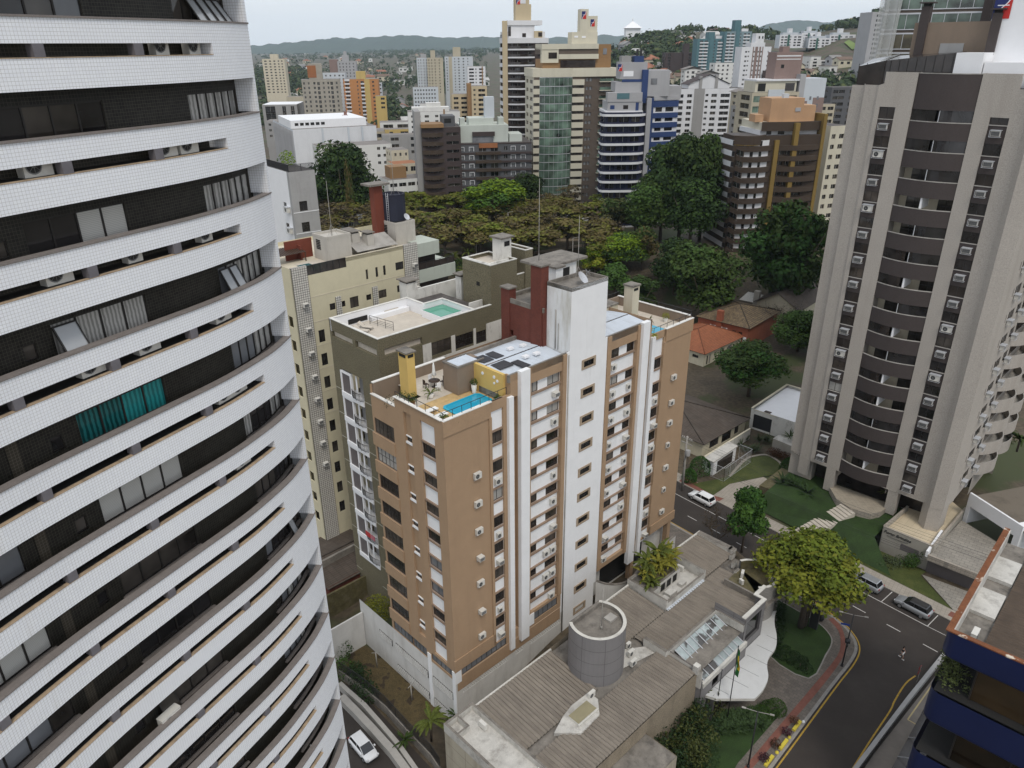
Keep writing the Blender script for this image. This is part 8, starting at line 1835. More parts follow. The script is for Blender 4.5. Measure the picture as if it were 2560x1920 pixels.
# ================================================================== towers of the middle distance
z4 = lambda x,y: (620 + x / 3.456,y / 3.456)
z5 = lambda x,y: (1150 + x / 3.456,y / 3.456)
z6 = lambda x,y: (1650 + x / 3.456,y / 3.456)
z7 = lambda x,y: (1960 + x / 3.6867,y / 3.6867)
GQ = {}
def paneq(w_,h_,g,name='window'):
 k = (round(w_,2),round(h_,2),g,name)
 if k not in GQ:
  m = MB();m.face([(0,.02,0),(w_,.02,0),(w_,.02,h_),(0,.02,h_)],0)
  m.box(-.05,-.12,-.08,w_ + .05,.02,0,1);m.box(w_ / 2 - .03,0,0,w_ / 2 + .03,.015,h_,1)
  GQ[k] = m.mesh(name,[M[g],M['whited'] if g != 'g_green' else M['alu']])
 return GQ[k]
class Blk:
 """one building: local x along its right face, y into it, z up from the ground"""
 def __init__(s,name,label,px,Y,ang,W,D,group=None,base=None):
  P = PY(px[0],px[1],Y);s.zt = P.z;s.W,s.D = W,D
  s.z0 = (ground_z(P.x,P.y) if base is None else base) - 2
  s.o = empty(name,label,'building',(P.x,P.y,0),R(ang),group);s.n = 0;s.wm = MB();s.mats = [];s.rest = MB();s.maxw = 100;s.P = P;s.ang = ang
 def mi(s,m):
  if m not in s.mats: s.mats.append(m)
  return s.mats.index(m)
 def side(s,which,m,cols=(),fh=3.0,nf=10,t0=1.5,h=1.3,dep=.25,glz=('g_dark',4,'g_room',2),ztop=None,zb=None,a=None,b=None,wn='window'):
  zt = s.zt if ztop is None else ztop;zb = s.z0 if zb is None else zb
  pa,pb = {'r': ((0,0),(s.W,0)),'l': ((0,s.D),(0,0)),'b': ((s.W,s.D),(0,s.D)),'e': ((s.W,0),(s.W,s.D))}[which]
  if a is not None: pa,pb = a,b
  hs = []
  for c in cols:
   hh = c[2] if len(c) > 2 else h;off = c[3] if len(c) > 3 else 0
   for k in range(nf):
    z = zt - t0 - fh * k - hh - off
    if z > zb + .3: hs.append((c[0],c[1],z,z + hh,dep,c[4] if len(c) > 4 else None))
  wall(s.wm,pa,pb,zb,zt,[q[:5] for q in hs],dep,s.mi(m))
  p0 = Vector(pa);d = (Vector(pb) - p0).normalized();n = Vector((-d.y,d.x));az = math.atan2(d.y,d.x)
  hs.sort(key=lambda q: -q[2])
  for q in hs:
   p = p0 + d * q[0] + n * dep;g = q[5] or pick(*glz)
   if s.n < s.maxw: inst(wn,paneq(q[1] - q[0],q[3] - q[2],g,wn),s.o,(p.x,p.y,q[2]),az);s.n += 1
   else:
    e = d * (q[1] - q[0]);s.rest.face([(p.x,p.y,q[2]),(p.x + e.x,p.y + e.y,q[2]),(p.x + e.x,p.y + e.y,q[3]),(p.x,p.y,q[3])])
  return s
 def box(s,x0,y0,x1,y1,dz0,dz1,m,mt=None):
  s.wm.box(x0,y0,s.zt + dz0,x1,y1,s.zt + dz1,s.mi(m),s.mi(mt) if mt else None);return s
 def part(s,name,boxes,mats):
  b = MB()
  for q in boxes: b.box(q[0],q[1],s.zt + q[4],q[2],q[3],s.zt + q[5],q[6] if len(q) > 6 else 0)
  return b.build(name,mats,s.o)
 def repeat(s,name,mb,mats,n,fh,dz):
  me = mb.mesh(name,mats)
  for k in range(n): inst(name,me,s.o,(0,0,s.zt + dz - fh * k))
 def emblem(s,x,y,dz,sc=1.0,rz=0.0):
  q = inst('emblem',M['emblem_mesh'],s.o,(x,y,s.zt + dz),rz,sc)
 def done(s,roofm='bitumen',back=None):
  m = s.mi(back or s.mats[0])
  if not getattr(s,'open_',False):
   wall(s.wm,(s.W,s.D),(0,s.D),s.z0,s.zt,(),0,m);wall(s.wm,(s.W,0),(s.W,s.D),s.z0,s.zt,(),0,m) if not getattr(s,'e_done',False) else 0
  s.wm.face([(0,0,s.zt - .02),(s.W,0,s.zt - .02),(s.W,s.D,s.zt - .02),(0,s.D,s.zt - .02)],s.mi(roofm))
  s.wm.build('wall',[M[x] for x in s.mats],s.o)
  if s.rest.f: tag(s.rest.build('window',M['g_dark'],s.o),kind='stuff')
  return s
def arcpts(x0,x1,y,b,n=14): return [(x0 + (x1 - x0) * i / n,y - b * (1 - (2 * i / n - 1) ** 2)) for i in range(n + 1)]
def arcband(mb,A,z0,z1,m,y1=None,cap=True):
 for p,q in zip(A[:-1],A[1:]):
  mb.face([(*p,z0),(*q,z0),(*q,z1),(*p,z1)],m)
  if cap: mb.face([(*p,z1),(*q,z1),(q[0],q[1] + 1.2,z1),(p[0],p[1] + 1.2,z1)],m);mb.face([(*q,z0),(*p,z0),(p[0],p[1] + 1.2,z0),(q[0],q[1] + 1.2,z0)],m)
for k,c,v in (('towerwhite',(0.66,0.66,0.67),.05),('umber',(0.058,0.042,0.040),.1),('sand',(0.50,0.41,0.27),.05),('ivory',(0.58,0.54,0.43),.05),('brownm',(0.115,0.090,0.072),.06),('ochre',(0.27,0.16,0.075),.06),('greyt',(0.37,0.365,0.37),.06),('royal',(0.03,0.055,0.15),.06),('navyd',(0.016,0.018,0.045),.15),('stoneg',(0.30,0.29,0.28),.06),('coffee',(0.060,0.042,0.030),.1),('mustard',(0.22,0.145,0.04),.08),('peach',(0.46,0.28,0.16),.08),('slate',(0.10,0.10,0.105),.08),('palegreen',(0.50,0.53,0.48),.05),('orange',(0.46,0.21,0.08),.05),('yellowt',(0.52,0.38,0.14),.05),('rawconc',(0.34,0.31,0.26),.14),('pinkish',(0.33,0.24,0.21),.05),('teal',(0.085,0.17,0.19),.06),('tealg',(0.20,0.27,0.29),.06),('paleblue',(0.52,0.55,0.58),.05),('beige2',(0.45,0.40,0.30),.08),('rustwall',(0.30,0.12,0.05),.15),('rosebrown',(0.24,0.17,0.15),.06),('whitecity',(0.66,0.65,0.62),.06),('cityroof',(0.20,0.18,0.165),.2),('metalroof',(0.42,0.43,0.44),.1)):
 M[k] = mat('facade_' + k,c,var=v,vs=.15,dirt=.2,dcol=tuple(x * .5 for x in c),ds=(.25,.25,.03))
M['g_green'] = glass('green_curtain_glass',(0.10,0.15,0.115),rough=.08,var=.85,vs=.22,spec=.8);M['g_blue'] = glass('blue_glass',(0.022,0.026,0.05),var=.6,rough=.1)
# white striped tower with a curved balcony front
f = 1.14;T = Blk('striped_tower','tall white striped tower with beige pillar and curved balcony front, tallest in the distance',z5(385,350),325,10,17.6,10.5)
T.mi('umber');T.side('l','umber',[(.6,9.6,1.5)],2.92,14,1.0,1.5,.4,('g_dark',3,'g_room',3));T.side('r','umber',[(2.6,3.5,2.2),(4.2,6.4,2.2),(8.6,10.6,2.2),(13.4,16.6,1.8)],2.92,22,1.2,2.0,.2,('g_dark',3,'g_room',2,'g_grey',1))
b = MB();b.box(-.35,.5,-1.45,.02,10.6,0);T.repeat('striped_band',b,[M['towerwhite']],22,2.92,-2.5)
b = MB();A = arcpts(1.2,12.2,-.1,1.9);arcband(b,A,-.55,0,0);Ar = [(x,y + .06) for x,y in A];arcband(b,Ar,0.05,.95,1,cap=False);T.repeat('curved_balcony',b,[M['towerwhite'],M['smoke']],23,2.92,-3.0)
T.part('pillar',[(-.9,-.35,1.1,.4,-60,7.0)],[M['sand']])
b = MB();b.prism([(p[0],p[1]) for p in [(-.3,-.3)] + arcpts(1.2,12.2,-.2,2.0) + [(17.8,-.2),(17.8,10.8),(-.3,10.8)]],T.zt - 1.0,T.zt + .9,0);b.build('crown_band',[M['towerwhite']],T.o)
T.box(-.0,3,17,10,.9,3.2,'towerwhite').box(2,2,12.5,9,.9,5.5,'towerwhite').box(12.3,1.0,15.5,9,.9,3.4,'sand').box(1.5,1.5,15.5,9.5,5.5,7.2,'towerwhite').box(5.1,3.5,11.4,8,7.2,13.0,'sand').box(5.1,3.5,10.6,8,13,15.6,'sand').box(5.9,3.42,9.2,3.5,13.2,15.2,'towerwhite').box(9.8,3.7,10.5,5,15.6,17.4,'stoneg').box(1.8,1.9,2.9,2.0,1.6,5.0,'smoke').box(13.8,.9,15.4,1.0,1.3,2.9,'smoke').box(7.5,1.9,9.0,2.0,1.2,2.6,'smoke')
T.emblem(5.35,3.4,12.9,.9)
g = MB();railing(g,[(-.2,10),(-.2,.3),(1,.3)],T.zt + .9,1.2,.6,posts=1.5);g.build('roof_railing',M['metal'],T.o);T.done()
# green glass tower
T = Blk('glass_tower','beige and brown tower with a tall bowed green glass front',z5(638,655),290,10,30.5,16)
T.side('r','brownm',[(19.4,20.4,1.1,0,'g_grey'),(20.7,21.7,1.1,0,'g_grey'),(25.2,29.2,1.9)],2.95,22,1.0,1.5,.25,('g_grey',2,'g_dark',3,'g_room',2));T.side('l','ivory',[(2,6),(9,14)],2.95,18,1.5)
b = MB();A = arcpts(2.1,14.2,-.2,1.7);arcband(b,A,-2.8,-.12,0,cap=False);Aw = [(x,y - .06) for x,y in A];arcband(b,Aw,-.12,.1,1,cap=False)
for p in A[::2]: b.box(p[0] - .03,p[1] - .05,-2.8,p[0] + .03,p[1],-.1,1)
T.repeat('curtain_wall',b,[M['g_green'],M['alu']],22,2.95,-.6)
b = MB();b.box(-.2,-.3,-1.9,2.1,.1,0,0);b.box(-.1,-.1,-3.0,2.1,.12,-1.9,1);b.box(14.2,-1.0,-1.9,18.6,.1,0,0);b.box(14.3,-.5,-3.0,18.4,.12,-1.9,1);b.box(24.4,-.9,-1.0,29.6,0,-.7,0);b.box(24.4,-.95,-.7,29.6,-.85,.2,2);T.repeat('balcony',b,[M['ivory'],M['g_room'],M['g_green']],21,2.95,-1.4)
b = MB();b.prism([(-.4,.0)] + arcpts(2.1,14.2,-.3,1.9) + [(31.4,-1.0),(31.4,16),(-.4,16)],T.zt - .5,T.zt + 2.4,0);b.build('crown_band',[M['ivory']],T.o)
T.box(3.5,1.5,29,14,2.4,5.4,'ochre').box(3.0,.9,9.2,3,4.2,8.6,'ivory').box(9.2,.5,24,3,5.4,7.0,'ivory').box(9.2,.8,24,12,8.7,10.4,'ivory').box(3.0,1.2,24,12,7.0,9.2,'brownm').box(3.0,.7,9.4,12,8.6,10.4,'ivory').box(24,2,29,12,5.4,10.2,'ochre').box(14.5,3,24,9,10.4,14.2,'ivory').box(17.5,3,20.4,7,14.2,21.6,'ivory').box(20.4,3.6,24,8,14.2,19.4,'ivory').box(15.4,2.9,16.8,3,12.4,13.0,'cleanwhite').box(18.2,2.9,19.6,3,12.3,12.9,'cleanwhite').box(5.5,.8,8.6,.9,5.6,7.6,'smoke').box(10.0,.9,23,1.2,2.6,5.0,'smoke').box(26.0,1.9,27.4,2,6.8,8.8,'g_grey')
T.emblem(17.9,2.95,18.4,.95);T.emblem(21.4,3.55,16.0,.9);T.done()
# blue winged tower
T = Blk('blue_tower','grey tower with navy balcony bays, white curved bands and a royal blue winged side',z5(1265,985),255,2,11.5,12)
T.side('r','navyd',[(.5,3.5,2.0),(4.2,7.4,2.0),(8.2,11.0,2.0)],3.0,16,1.0,2.0,.5,('g_blue',3,'g_dark',3,'g_room',1));T.side('l','navyd',[(2,6,2.0)],3.0,16,1.0)
b = MB();A = [(-1.3,6),(-1.3,.6),(-.5,-.7),(2,-1.2),(8.5,-1.2),(11.2,-.6),(13.0,1.2),(13.4,3)]
arcband(b,A,-.75,0,0);arcband(b,[(x,y + .08) for x,y in A],0,.55,1,cap=False);T.repeat('balcony',b,[M['towerwhite'],M['navyd']],16,3.0,-.0)
for nm in (1,):
 T.wm.prism([(11.5,.2),(13.0,1.7),(13.0,12),(11.5,12)],T.z0,T.zt,T.mi('navyd'));T.wm.prism([(13.2,1.0),(14.6,.6),(15.0,12),(13.2,12)],T.z0,T.zt + 4.6,T.mi('greyt'));T.wm.prism([(14.6,2.0),(15.6,2.2),(16,12),(14.6,12)],T.z0,T.zt + 4.5,T.mi('royal'))
# wing
wz = T.zt
wall(T.wm,(15.6,3.0),(24.5,5.5),T.z0,wz + 3.8,[(1.0,3.4,wz + .2 - 3.0 * k,wz + 1.6 - 3.0 * k,.25) for k in range(12)] + [(4.6,7.6,wz + .2 - 3.0 * k,wz + 1.6 - 3.0 * k,.25) for k in range(12)],.25,T.mi('towerwhite'))
T.wm.prism([(15.7,3.3),(24.4,5.8),(23,14),(15.7,14)],T.z0,wz + 3.75,T.mi('g_dark'))
b = MB();d_ = Vector((8.9,2.5)).normalized();b.obox((15.6 + d_.y * .3,3.0 - d_.x * .3),(d_.x,d_.y),9.2,.34,-1.6,0,0);T.repeat('blue_band',b,[M['royal']],12,3.0,-.1)
b = MB();b.obox((15.6 + d_.y * .3,3.0 - d_.x * .3),(d_.x,d_.y),9.2,.34,wz + 1.7,wz + 3.6,0);b.obox((15.6 + d_.y * .5,3.0 - d_.x * .5),(d_.x,d_.y),9.6,8,wz + 3.8,wz + 5.0,1);b.build('wing_roof',[M['royal'],M['greyt']],T.o)
T.box(-.6,.0,11.8,12,0,.9,'towerwhite').box(.4,.4,11.6,12,.9,3.6,'greyt').box(.2,.2,11.4,4,3.6,6.4,'greyt').box(3.2,.1,7.2,.3,4.5,6.2,'teal').box(3.0,3,12.4,12,6.4,9.4,'greyt').box(11.5,2.6,13.4,8,3,13,'royal').box(5,2.9,12.4,3.0,9.4,10.2,'royal').box(4.5,4,13.2,12,10.2,15.2,'greyt').box(5.6,3.9,8.8,4,11.0,12.6,'cleanwhite').box(5.0,5,8,10,15.2,17.0,'stoneg').box(9,4.5,12,9,15.2,17.0,'royal').box(9.6,5,10.2,5.6,17,19,'metal').box(10.8,5,11.4,5.6,17,19,'metal').box(13.4,3,20.5,12,5,12.8,'greyt').box(20.5,5,25,13,5,8.0,'greyt').box(14.4,2.9,16.4,3,8.6,10.4,'g_grey').box(1.2,.35,2.6,.4,1.4,2.6,'royal').box(5.4,.35,7.0,.4,1.4,2.6,'smoke').box(9.4,.35,10.4,.4,.9,3.4,'royal')
T.emblem(3.5,2.95,12.6,.8);T.done()
# brown rounded tower
T = Blk('brown_tower','dark brown rounded tower with mustard columns, white panels and a peach roof house',z6(670,1180),222,8,25.5,10)
T.side('r','coffee',[(1,2.6,1.2),(4.2,5.8,1.2),(8.0,9.4,1.2),(12.6,14.6,1.9),(15.2,16.4,1.9),(18.2,21.5,1.9),(22,25,1.0)],2.95,11,3.4,1.6,.4,('g_dark',4,'g_room',2));T.side('l','coffee',[(10,15,1.5)],2.95,10,3.4)
b = MB();A = [(-.6,16),(-.6,8)] + arcpts(-.6,11.6,.6,2.6);arcband(b,A,-1.45,0,0);A2 = arcpts(11.6,25.8,.1,1.6);arcband(b,A2,-1.5,-.1,0);Ai = [(x,y + .7) for x,y in A];arcband(b,Ai,0,1.5,1,cap=False)
for i in (2,4,7,10): p = Ai[i];q = Ai[i + 1];b.face([(p[0],p[1] - .04,.05),(q[0],q[1] - .04,.05),(q[0],q[1] - .04,1.4),(p[0],p[1] - .04,1.4)],2)
T.repeat('curved_balcony',b,[M['coffee'],M['towerwhite'],M['g_dark'],M['mustard']],11,2.95,-2.6)
T.part('column',[(11.3,-.7,12.6,1,-50,-1.2),(16.6,-1.3,17.9,.4,-50,3.4),(25.4,-.3,26.4,6,-50,5.6)],[M['mustard']])
b = MB();arcband(b,arcpts(-.6,9.0,.6,2.5),T.zt - 2.2,T.zt + .2,0);arcband(b,arcpts(7.5,25.5,1.2,1.2),T.zt + 1.2,T.zt + 3.6,0);arcband(b,arcpts(-.55,8.8,.62,2.45),T.zt - 2.4,T.zt - 1.4,1);b.build('roof_band',[M['coffee'],M['mustard']],T.o)
T.box(7.5,2.0,25,16,0,1.3,'towerwhite').box(8,2.4,25,16,1.2,3.4,'ivory').box(10.5,3.2,20.5,11,3.4,9.8,'peach').box(20.5,3.4,24.4,9,3.4,7.8,'peach').box(6.5,4,9,8,3.4,5.4,'peach').box(18,3.0,19.6,3.4,6.2,7.2,'greyt').box(14.5,4,16,5.5,9.8,10.9,'paleblue').box(9.5,1.95,11,2.0,.1,1.2,'g_dark').box(13,1.95,15,2.0,.1,1.2,'g_dark');T.done()
T = Blk('cream_slab','cream slab block with many small windows squeezed behind the brown rounded tower',z6(1480,1090),236,20,6.5,12);T.side('r','ivory',[(.8,2.2),(3.6,5.4)],3,16,2.4);T.side('l','ivory');T.done()
# pale many-windowed block with a gable
T = Blk('gabled_block','white and grey apartment block with columns of shaded loggias and a gabled roof house',z6(105,770),415,6,40,14)
T.side('r','towerwhite',[(2,6.4,1.7),(8.4,11,1.5),(12.8,14.2,1.0),(15.6,16.2,.7),(18.2,19.8,1.1),(21.4,24.4,1.5),(26.4,31.4,1.7),(33.2,36.0,.8)],2.9,20,2.6,1.5,.5,('g_room',2,'g_dark',3));T.side('l','towerwhite',[(3,6),(9,12)],2.9,16,2.6);T.e_done = True
T.side('e','stoneg',[(1,4,.8),(6,11,1.6)],2.9,20,2.6);T.part('grey_strip',[(12.0,-.15,17.6,.0,-70,0)],[M['stoneg']]);T.part('grey_strip',[(32.6,-.15,36.6,.0,-70,-1)],[M['stoneg']])
b = MB();b.prism([(9,1),(31,1),(31,12),(9,12)],T.zt,T.zt + 2.0,0);roofplane(b,(8.4,.4,T.zt + 2),(8.4,12.6,T.zt + 2),(20,12.6,T.zt + 6.8),(20,.4,T.zt + 6.8),1);roofplane(b,(31.6,12.6,T.zt + 2),(31.6,.4,T.zt + 2),(20,.4,T.zt + 6.8),(20,12.6,T.zt + 6.8),1);b.face([(9,1,T.zt + 2),(31,1,T.zt + 2),(20,1,T.zt + 6.5)],0);b.build('gable_roof',[M['towerwhite'],M['umber']],T.o)
T.part('chimney',[(14.5,.6,16,2.4,0,6),(23,.6,24.5,2.4,0,6.5)],[M['stoneg']]);T.done()
# dark blocks by the park
T = Blk('charcoal_block','dark brown low apartment block with white window frames and a pale green penthouse',z5(-105,1245),275,8,30,20)
cols = [(1.2,2.6,1.3,0,'g_grey'),(4.2,5.6,1.3,0,'g_grey'),(7.6,8.6,1.2,0,'g_grey'),(11,13.5,1.6),(15.2,17.8,1.6),(20,21.2,1.3),(22.6,24,1.3,0,'g_grey'),(26.2,27.8,1.3,0,'g_grey')]
T.side('r','slate',cols,2.9,9,1.2,1.4,.3,('g_dark',3,'g_room',2));T.side('l','umber',[(4,6),(12,14)],2.9,9,1.2);T.part('window_frame',[(a,-.08,b_,0.02,-1.1 - 2.9 * k - 1.55,-1.1 - 2.9 * k) for k in range(8) for a,b_ in ((1.0,2.8),(4.0,5.8),(7.4,8.8),(22.4,24.2),(26,28))][:0] or [(0,-.1,30,.0,-.4,0)],[M['umber']])
b = MB();b.box(9.6,-1.1,-1.0,18.8,0,0,0);b.box(18.8,-.5,-1.0,30.1,0,-.3,1);b.box(-.1,-.2,-.9,9.4,0,-.2,1)
for a in (1.0,4.0,7.4,22.4,26.0): b.box(a,-.1,.25,a + .18,.04,1.75,2);b.box(a + 1.62,-.1,.25,a + 1.8,.04,1.75,2);b.box(a,-.1,1.6,a + 1.8,.04,1.78,2)
T.repeat('balcony',b,[M['coffee'],M['umber'],M['towerwhite']],8,2.9,-2.9)
T.box(4.6,3,22,16,0,5.8,'palegreen').box(9,2.4,16.5,3,0,2.0,'g_grey').box(9,2.0,17,3,2.2,3.6,'umber').box(8,5,17,14,5.8,8,'palegreen').box(4.8,4,6.6,8,5.8,8.2,'palegreen').box(18.6,4,20.5,8,5.8,8.2,'palegreen').box(14,6,17.4,10,8,15,'paleblue').box(22.4,3,27,12,0,2.6,'palegreen').box(11,-.4,17.6,.1,-1.6,0,'rustwall');T.done()
T = Blk('black_block','narrow dark apartment block with curved black balconies and a grey windowless side',z4(1500,1105),272,10,13.5,14)
T.side('r','umber',[(1,3.4,1.8),(4.2,6,1.8),(8.4,12.8,1.0)],2.9,11,1.8,1.8,.4);T.side('l','slate');b = MB();A = arcpts(-.2,7.4,0,1.3);arcband(b,A,-1.3,0,0);T.repeat('curved_balcony',b,[M['coffee']],11,2.9,-1.8)
T.box(-2.2,2,-.1,14,-60,5.2,'stoneg').box(7.5,3,12,12,0,3.4,'slate').box(8.2,2.9,10.6,3,1.2,2.6,'dark').box(-.3,-1.0,7.6,8,0,1.2,'ochre');T.done()
T = Blk('terraced_tower','beige tower with bowed green glazing, a white wing and a tall rose brown roof block',z6(800,800),330,10,21,14)
T.side('r','beige2',[(.7,5.9,2.4,0,'g_green'),(14.3,20.2,2.4,0,'smoke')],4.0,12,1.4,2.4,.3);T.side('l','beige2',[(4,12,2.0)],3.3,14,1.2)
T.box(6.89,-0.5,13.94,0,-2.18,1.01,'paleblue').box(7.56,-0.34,13.44,0,-50.4,-2.18,'smoke').box(1.68,1.68,20.16,11.76,0,4.2,'ivory').box(1.68,1.01,21.42,12.6,4.2,4.87,'towerwhite').box(2.94,1.6,6.3,1.68,0.34,3.36,'dark').box(15.12,1.6,19.32,1.68,0.34,3.36,'smoke').box(21,0.84,23.52,11.76,-50.4,6.72,'greyt').box(23.52,1.68,33.6,11.76,-50.4,5.04,'paleblue').box(23.52,1.6,26.04,1.68,-50.4,-3.78,'rosebrown').box(28.56,1.6,33.68,1.68,-50.4,-2.52,'rosebrown').box(10.92,4.2,22.68,11.76,4.87,15.12,'rosebrown').box(11.09,4.12,21.84,4.2,13.44,13.94,'towerwhite').box(11.09,4.12,21.84,4.2,12.26,12.6,'towerwhite').box(14.7,6.72,17.64,10.08,15.12,17.3,'rosebrown').box(13.44,4.12,14.78,4.2,9.07,10.42,'dark')
for k in range(6): T.box(26.88,1.55,27.72,1.68,-2 - 3 * k - 1.4,-2 - 3 * k,'g_grey').box(30.24,1.55,31.08,1.68,-2 - 3 * k - 1.4,-2 - 3 * k,'g_grey')
T.done()
T = Blk('rose_tower','white and rose brown slender tower with a white roof block, among the hillside towers',z6(710,405),560,6,21,12)
T.side('r','towerwhite',[(2.5,4,1.1),(4.6,5.6,.9),(8.6,9.4,1.1),(11.5,12.3,1.1),(13.6,14.4,1.1),(18.6,19.2,1.1)],2.95,14,2.6,1.3,.3);T.side('l','towerwhite');T.part('brown_strip',[(7.8,-.1,8.5,-.02,-60,0),(9.5,-.1,11.4,-.02,-60,0),(12.4,-.1,13.5,-.02,-60,0),(14.5,-.1,15.2,-.02,-60,0)],[M['rosebrown']])
T.box(7,2,17,11,0,2.6,'towerwhite').box(10,2.4,16,9,2.6,8.4,'towerwhite').box(12,2.3,12.9,2.4,5,6.6,'dark').box(14.4,2.3,15.3,2.4,5,6.6,'dark').box(21,.6,26,12,-60,-3,'slate').box(16,-3,22,-1.5,-60,-15,'umber');T.done()
# teal towers on the slope
for i,(x,y,W,nm,up) in enumerate(((325,335,15.5,'teal and white tower, stepped leftmost wing of the hillside pair',0),(560,272,14.5,'teal tower with a tall blue head and white balconies, taller of the hillside pair',1))):
 T = Blk('teal_tower',nm,z6(x,y),800,6,W * 1.9,13,'teal towers on the hillside',base=10)
 w_ = T.W;T.side('r','teal' if i == 0 else 'tealg',[(w_ * .10,w_ * .20,1.6),(w_ * .26,w_ * .36,1.6),(w_ * .46,w_ * .50,1.4),(w_ * .58,w_ * .62,1.4),(w_ * .72,w_ * .80,1.6),(w_ * .86,w_ * .93,1.6)],2.9,17,1.6,1.4,.4,('g_dark',3,'g_room',2));T.side('l','teal')
 b = MB();b.box(w_ * .09,-.5,-1.1,w_ * .38,0,0);b.box(w_ * .70,-.5,-1.1,w_ * .94,0,0);T.repeat('balcony',b,[M['towerwhite']],17,2.9,-3.0)
 T.part('teal_strip',[(w_ * .42,-.7,w_ * .56,0,-90,2),(0,-.7,w_ * .08,0,-90,0)],[M['teal']])
 T.box(w_ * .4,3,w_ * .62,12,0,6 if i == 0 else 10,'teal').box(w_ * .65,3,w_ * .9,12,0,2.5,'towerwhite');T.done()
# white and green estate
M['estgreen'] = mat('estate_green',(0.045,0.12,0.095),var=.1)
for i,(x,y,W,lb) in enumerate(((1040,300,11.4,'white hillside block with dark green bays, end of the estate by the trees'),(1225,285,9.5,'white hillside block set back in the middle of the green and white estate'),(1290,330,10.8,'white hillside block with green strips, in front of the estate'),(1470,300,12.6,'white hillside block with green strips at the meadow end of the estate'))):
 T = Blk('estate_block',lb,z6(x,y),1000 + 12 * (i % 2),4,W * 2.6,14,'green and white estate blocks',base=62)
 w_ = T.W;T.side('r','towerwhite',[(w_ * .06,w_ * .16,1.7),(w_ * .2,w_ * .32,1.7),(w_ * .42,w_ * .48,1.3),(w_ * .6,w_ * .7,1.7),(w_ * .76,w_ * .9,1.7)],3.05,14,1.8,1.5,.5,('g_dark',3,'g_grey',2,'g_room',1));T.side('l','paleblue')
 T.part('green_strip',[(w_ * .33,-.6,w_ * .41,0,-60,0)],[M['estgreen']]);T.box(w_ * .4,4,w_ * .55,10,0,7,'towerwhite').box(w_ * .15,3,w_ * .8,12,0,2.4,'paleblue');T.done()
T = Blk('retaining_wall','long pale retaining wall under the green and white estate',z6(1020,480),985,4,128,4,base=20);T.side('r','greyt');T.o['category'] = 'wall';T.done('greyt')
for i,(x,y,Y,W,D,m,lb,cols) in enumerate((
 (1490,755,420,20,10,'slate','dark grey terraced block beside the granite tower, behind the peach roof house',[(1,8,1.6),(11,20,1.8)]),(1380,900,400,8.5,8,'beige2','beige terraced block stepping down beside the dark grey terraced block',[(1,7,1.6),(9,15,1.6)]),
 (690,800,380,8,10,'beige2','plain beige block between the gabled block and the bowed green glazing',[(1.5,4,1.2)]),(680,920,345,7,8,'stoneg','grey glass sided block in front of the plain beige block',[(9,11,2.0),(12.5,14.5,2.0)]),
 (675,690,600,17,10,'paleblue','pale low block below the rose brown tower',[(4,8),(12,16),(20,24)]),(220,600,620,13,9,'whitecity','white gabled villa block on the slope below the teal towers',[(4,8,1.5),(14,20,1.8),(26,32,1.5)]),(345,640,560,14,8,'greyt','grey block on the slope behind the gabled block',[(8,11,1.4)]),
 (480,545,640,22,12,'whitecity','stepped white blocks at the foot of the teal towers',[(5,9),(15,19),(25,29),(38,42),(48,52)]),(1510,655,720,11.5,9,'creamw','cream hall with a gabled front below the retaining wall',[(4,6,2.6),(10,12,2.6),(28,30,2.6)]),(50,455,900,36,12,'umber','dark low building on the slope with a black tower beside it',[(5,9,2),(40,50,2)]),
 (440,240,1350,32,12,'rosebrown','long reddish building on the hill crest above the teal towers',[(10,20,2),(40,50,2),(80,90,2)]),(1550,205,1600,68,14,'slate','dark flat building on the far crest beside the meadow',[(20,40,2)]),(1300,520,860,35,9,'whitecity','white gallery block under the estate',[(5,12,2),(20,27,2),(40,50,2)]))):
 mx_ = max(c[1] for c in cols);cols = [(c[0] * W * .92 / mx_,c[1] * W * .92 / mx_,*c[2:]) for c in cols]
 T = Blk('apartment_block' if m not in ('creamw',) else 'hall',lb,z6(x,y),Y,8,W,D);T.side('r',m,cols,3.1,7,1.3,1.4,.3);T.side('l',m,[(D * .3,D * .6)],3.1,7,1.3)
 if 'black tower' in lb: T.box(20,-2,26,4,-30,9,'umber')
 if 'gabled' in lb:
  b = MB();roofplane(b,(-1,-1,T.zt),(-1,D + 1,T.zt),(W / 2,D + 1,T.zt + W * .16),(W / 2,-1,T.zt + W * .16));roofplane(b,(W + 1,D + 1,T.zt),(W + 1,-1,T.zt),(W / 2,-1,T.zt + W * .16),(W / 2,D + 1,T.zt + W * .16));b.face([(0,0,T.zt),(W,0,T.zt),(W / 2,0,T.zt + W * .155)]);b.build('roof',M['cityroof'],T.o)
 T.done()
for x,lb in ((1655,'yellow silo like tower on the far crest, nearer the trees'),(1703,'yellow tower on the far crest, second of the pair')):
 T = Blk('yellow_tower',lb,z6(x,155),2300,4,10,10,'yellow towers on the far crest');T.side('r','yellowt',[(3,4,2),(6,7,2)],4,6,3);T.side('l','yellowt');T.done()
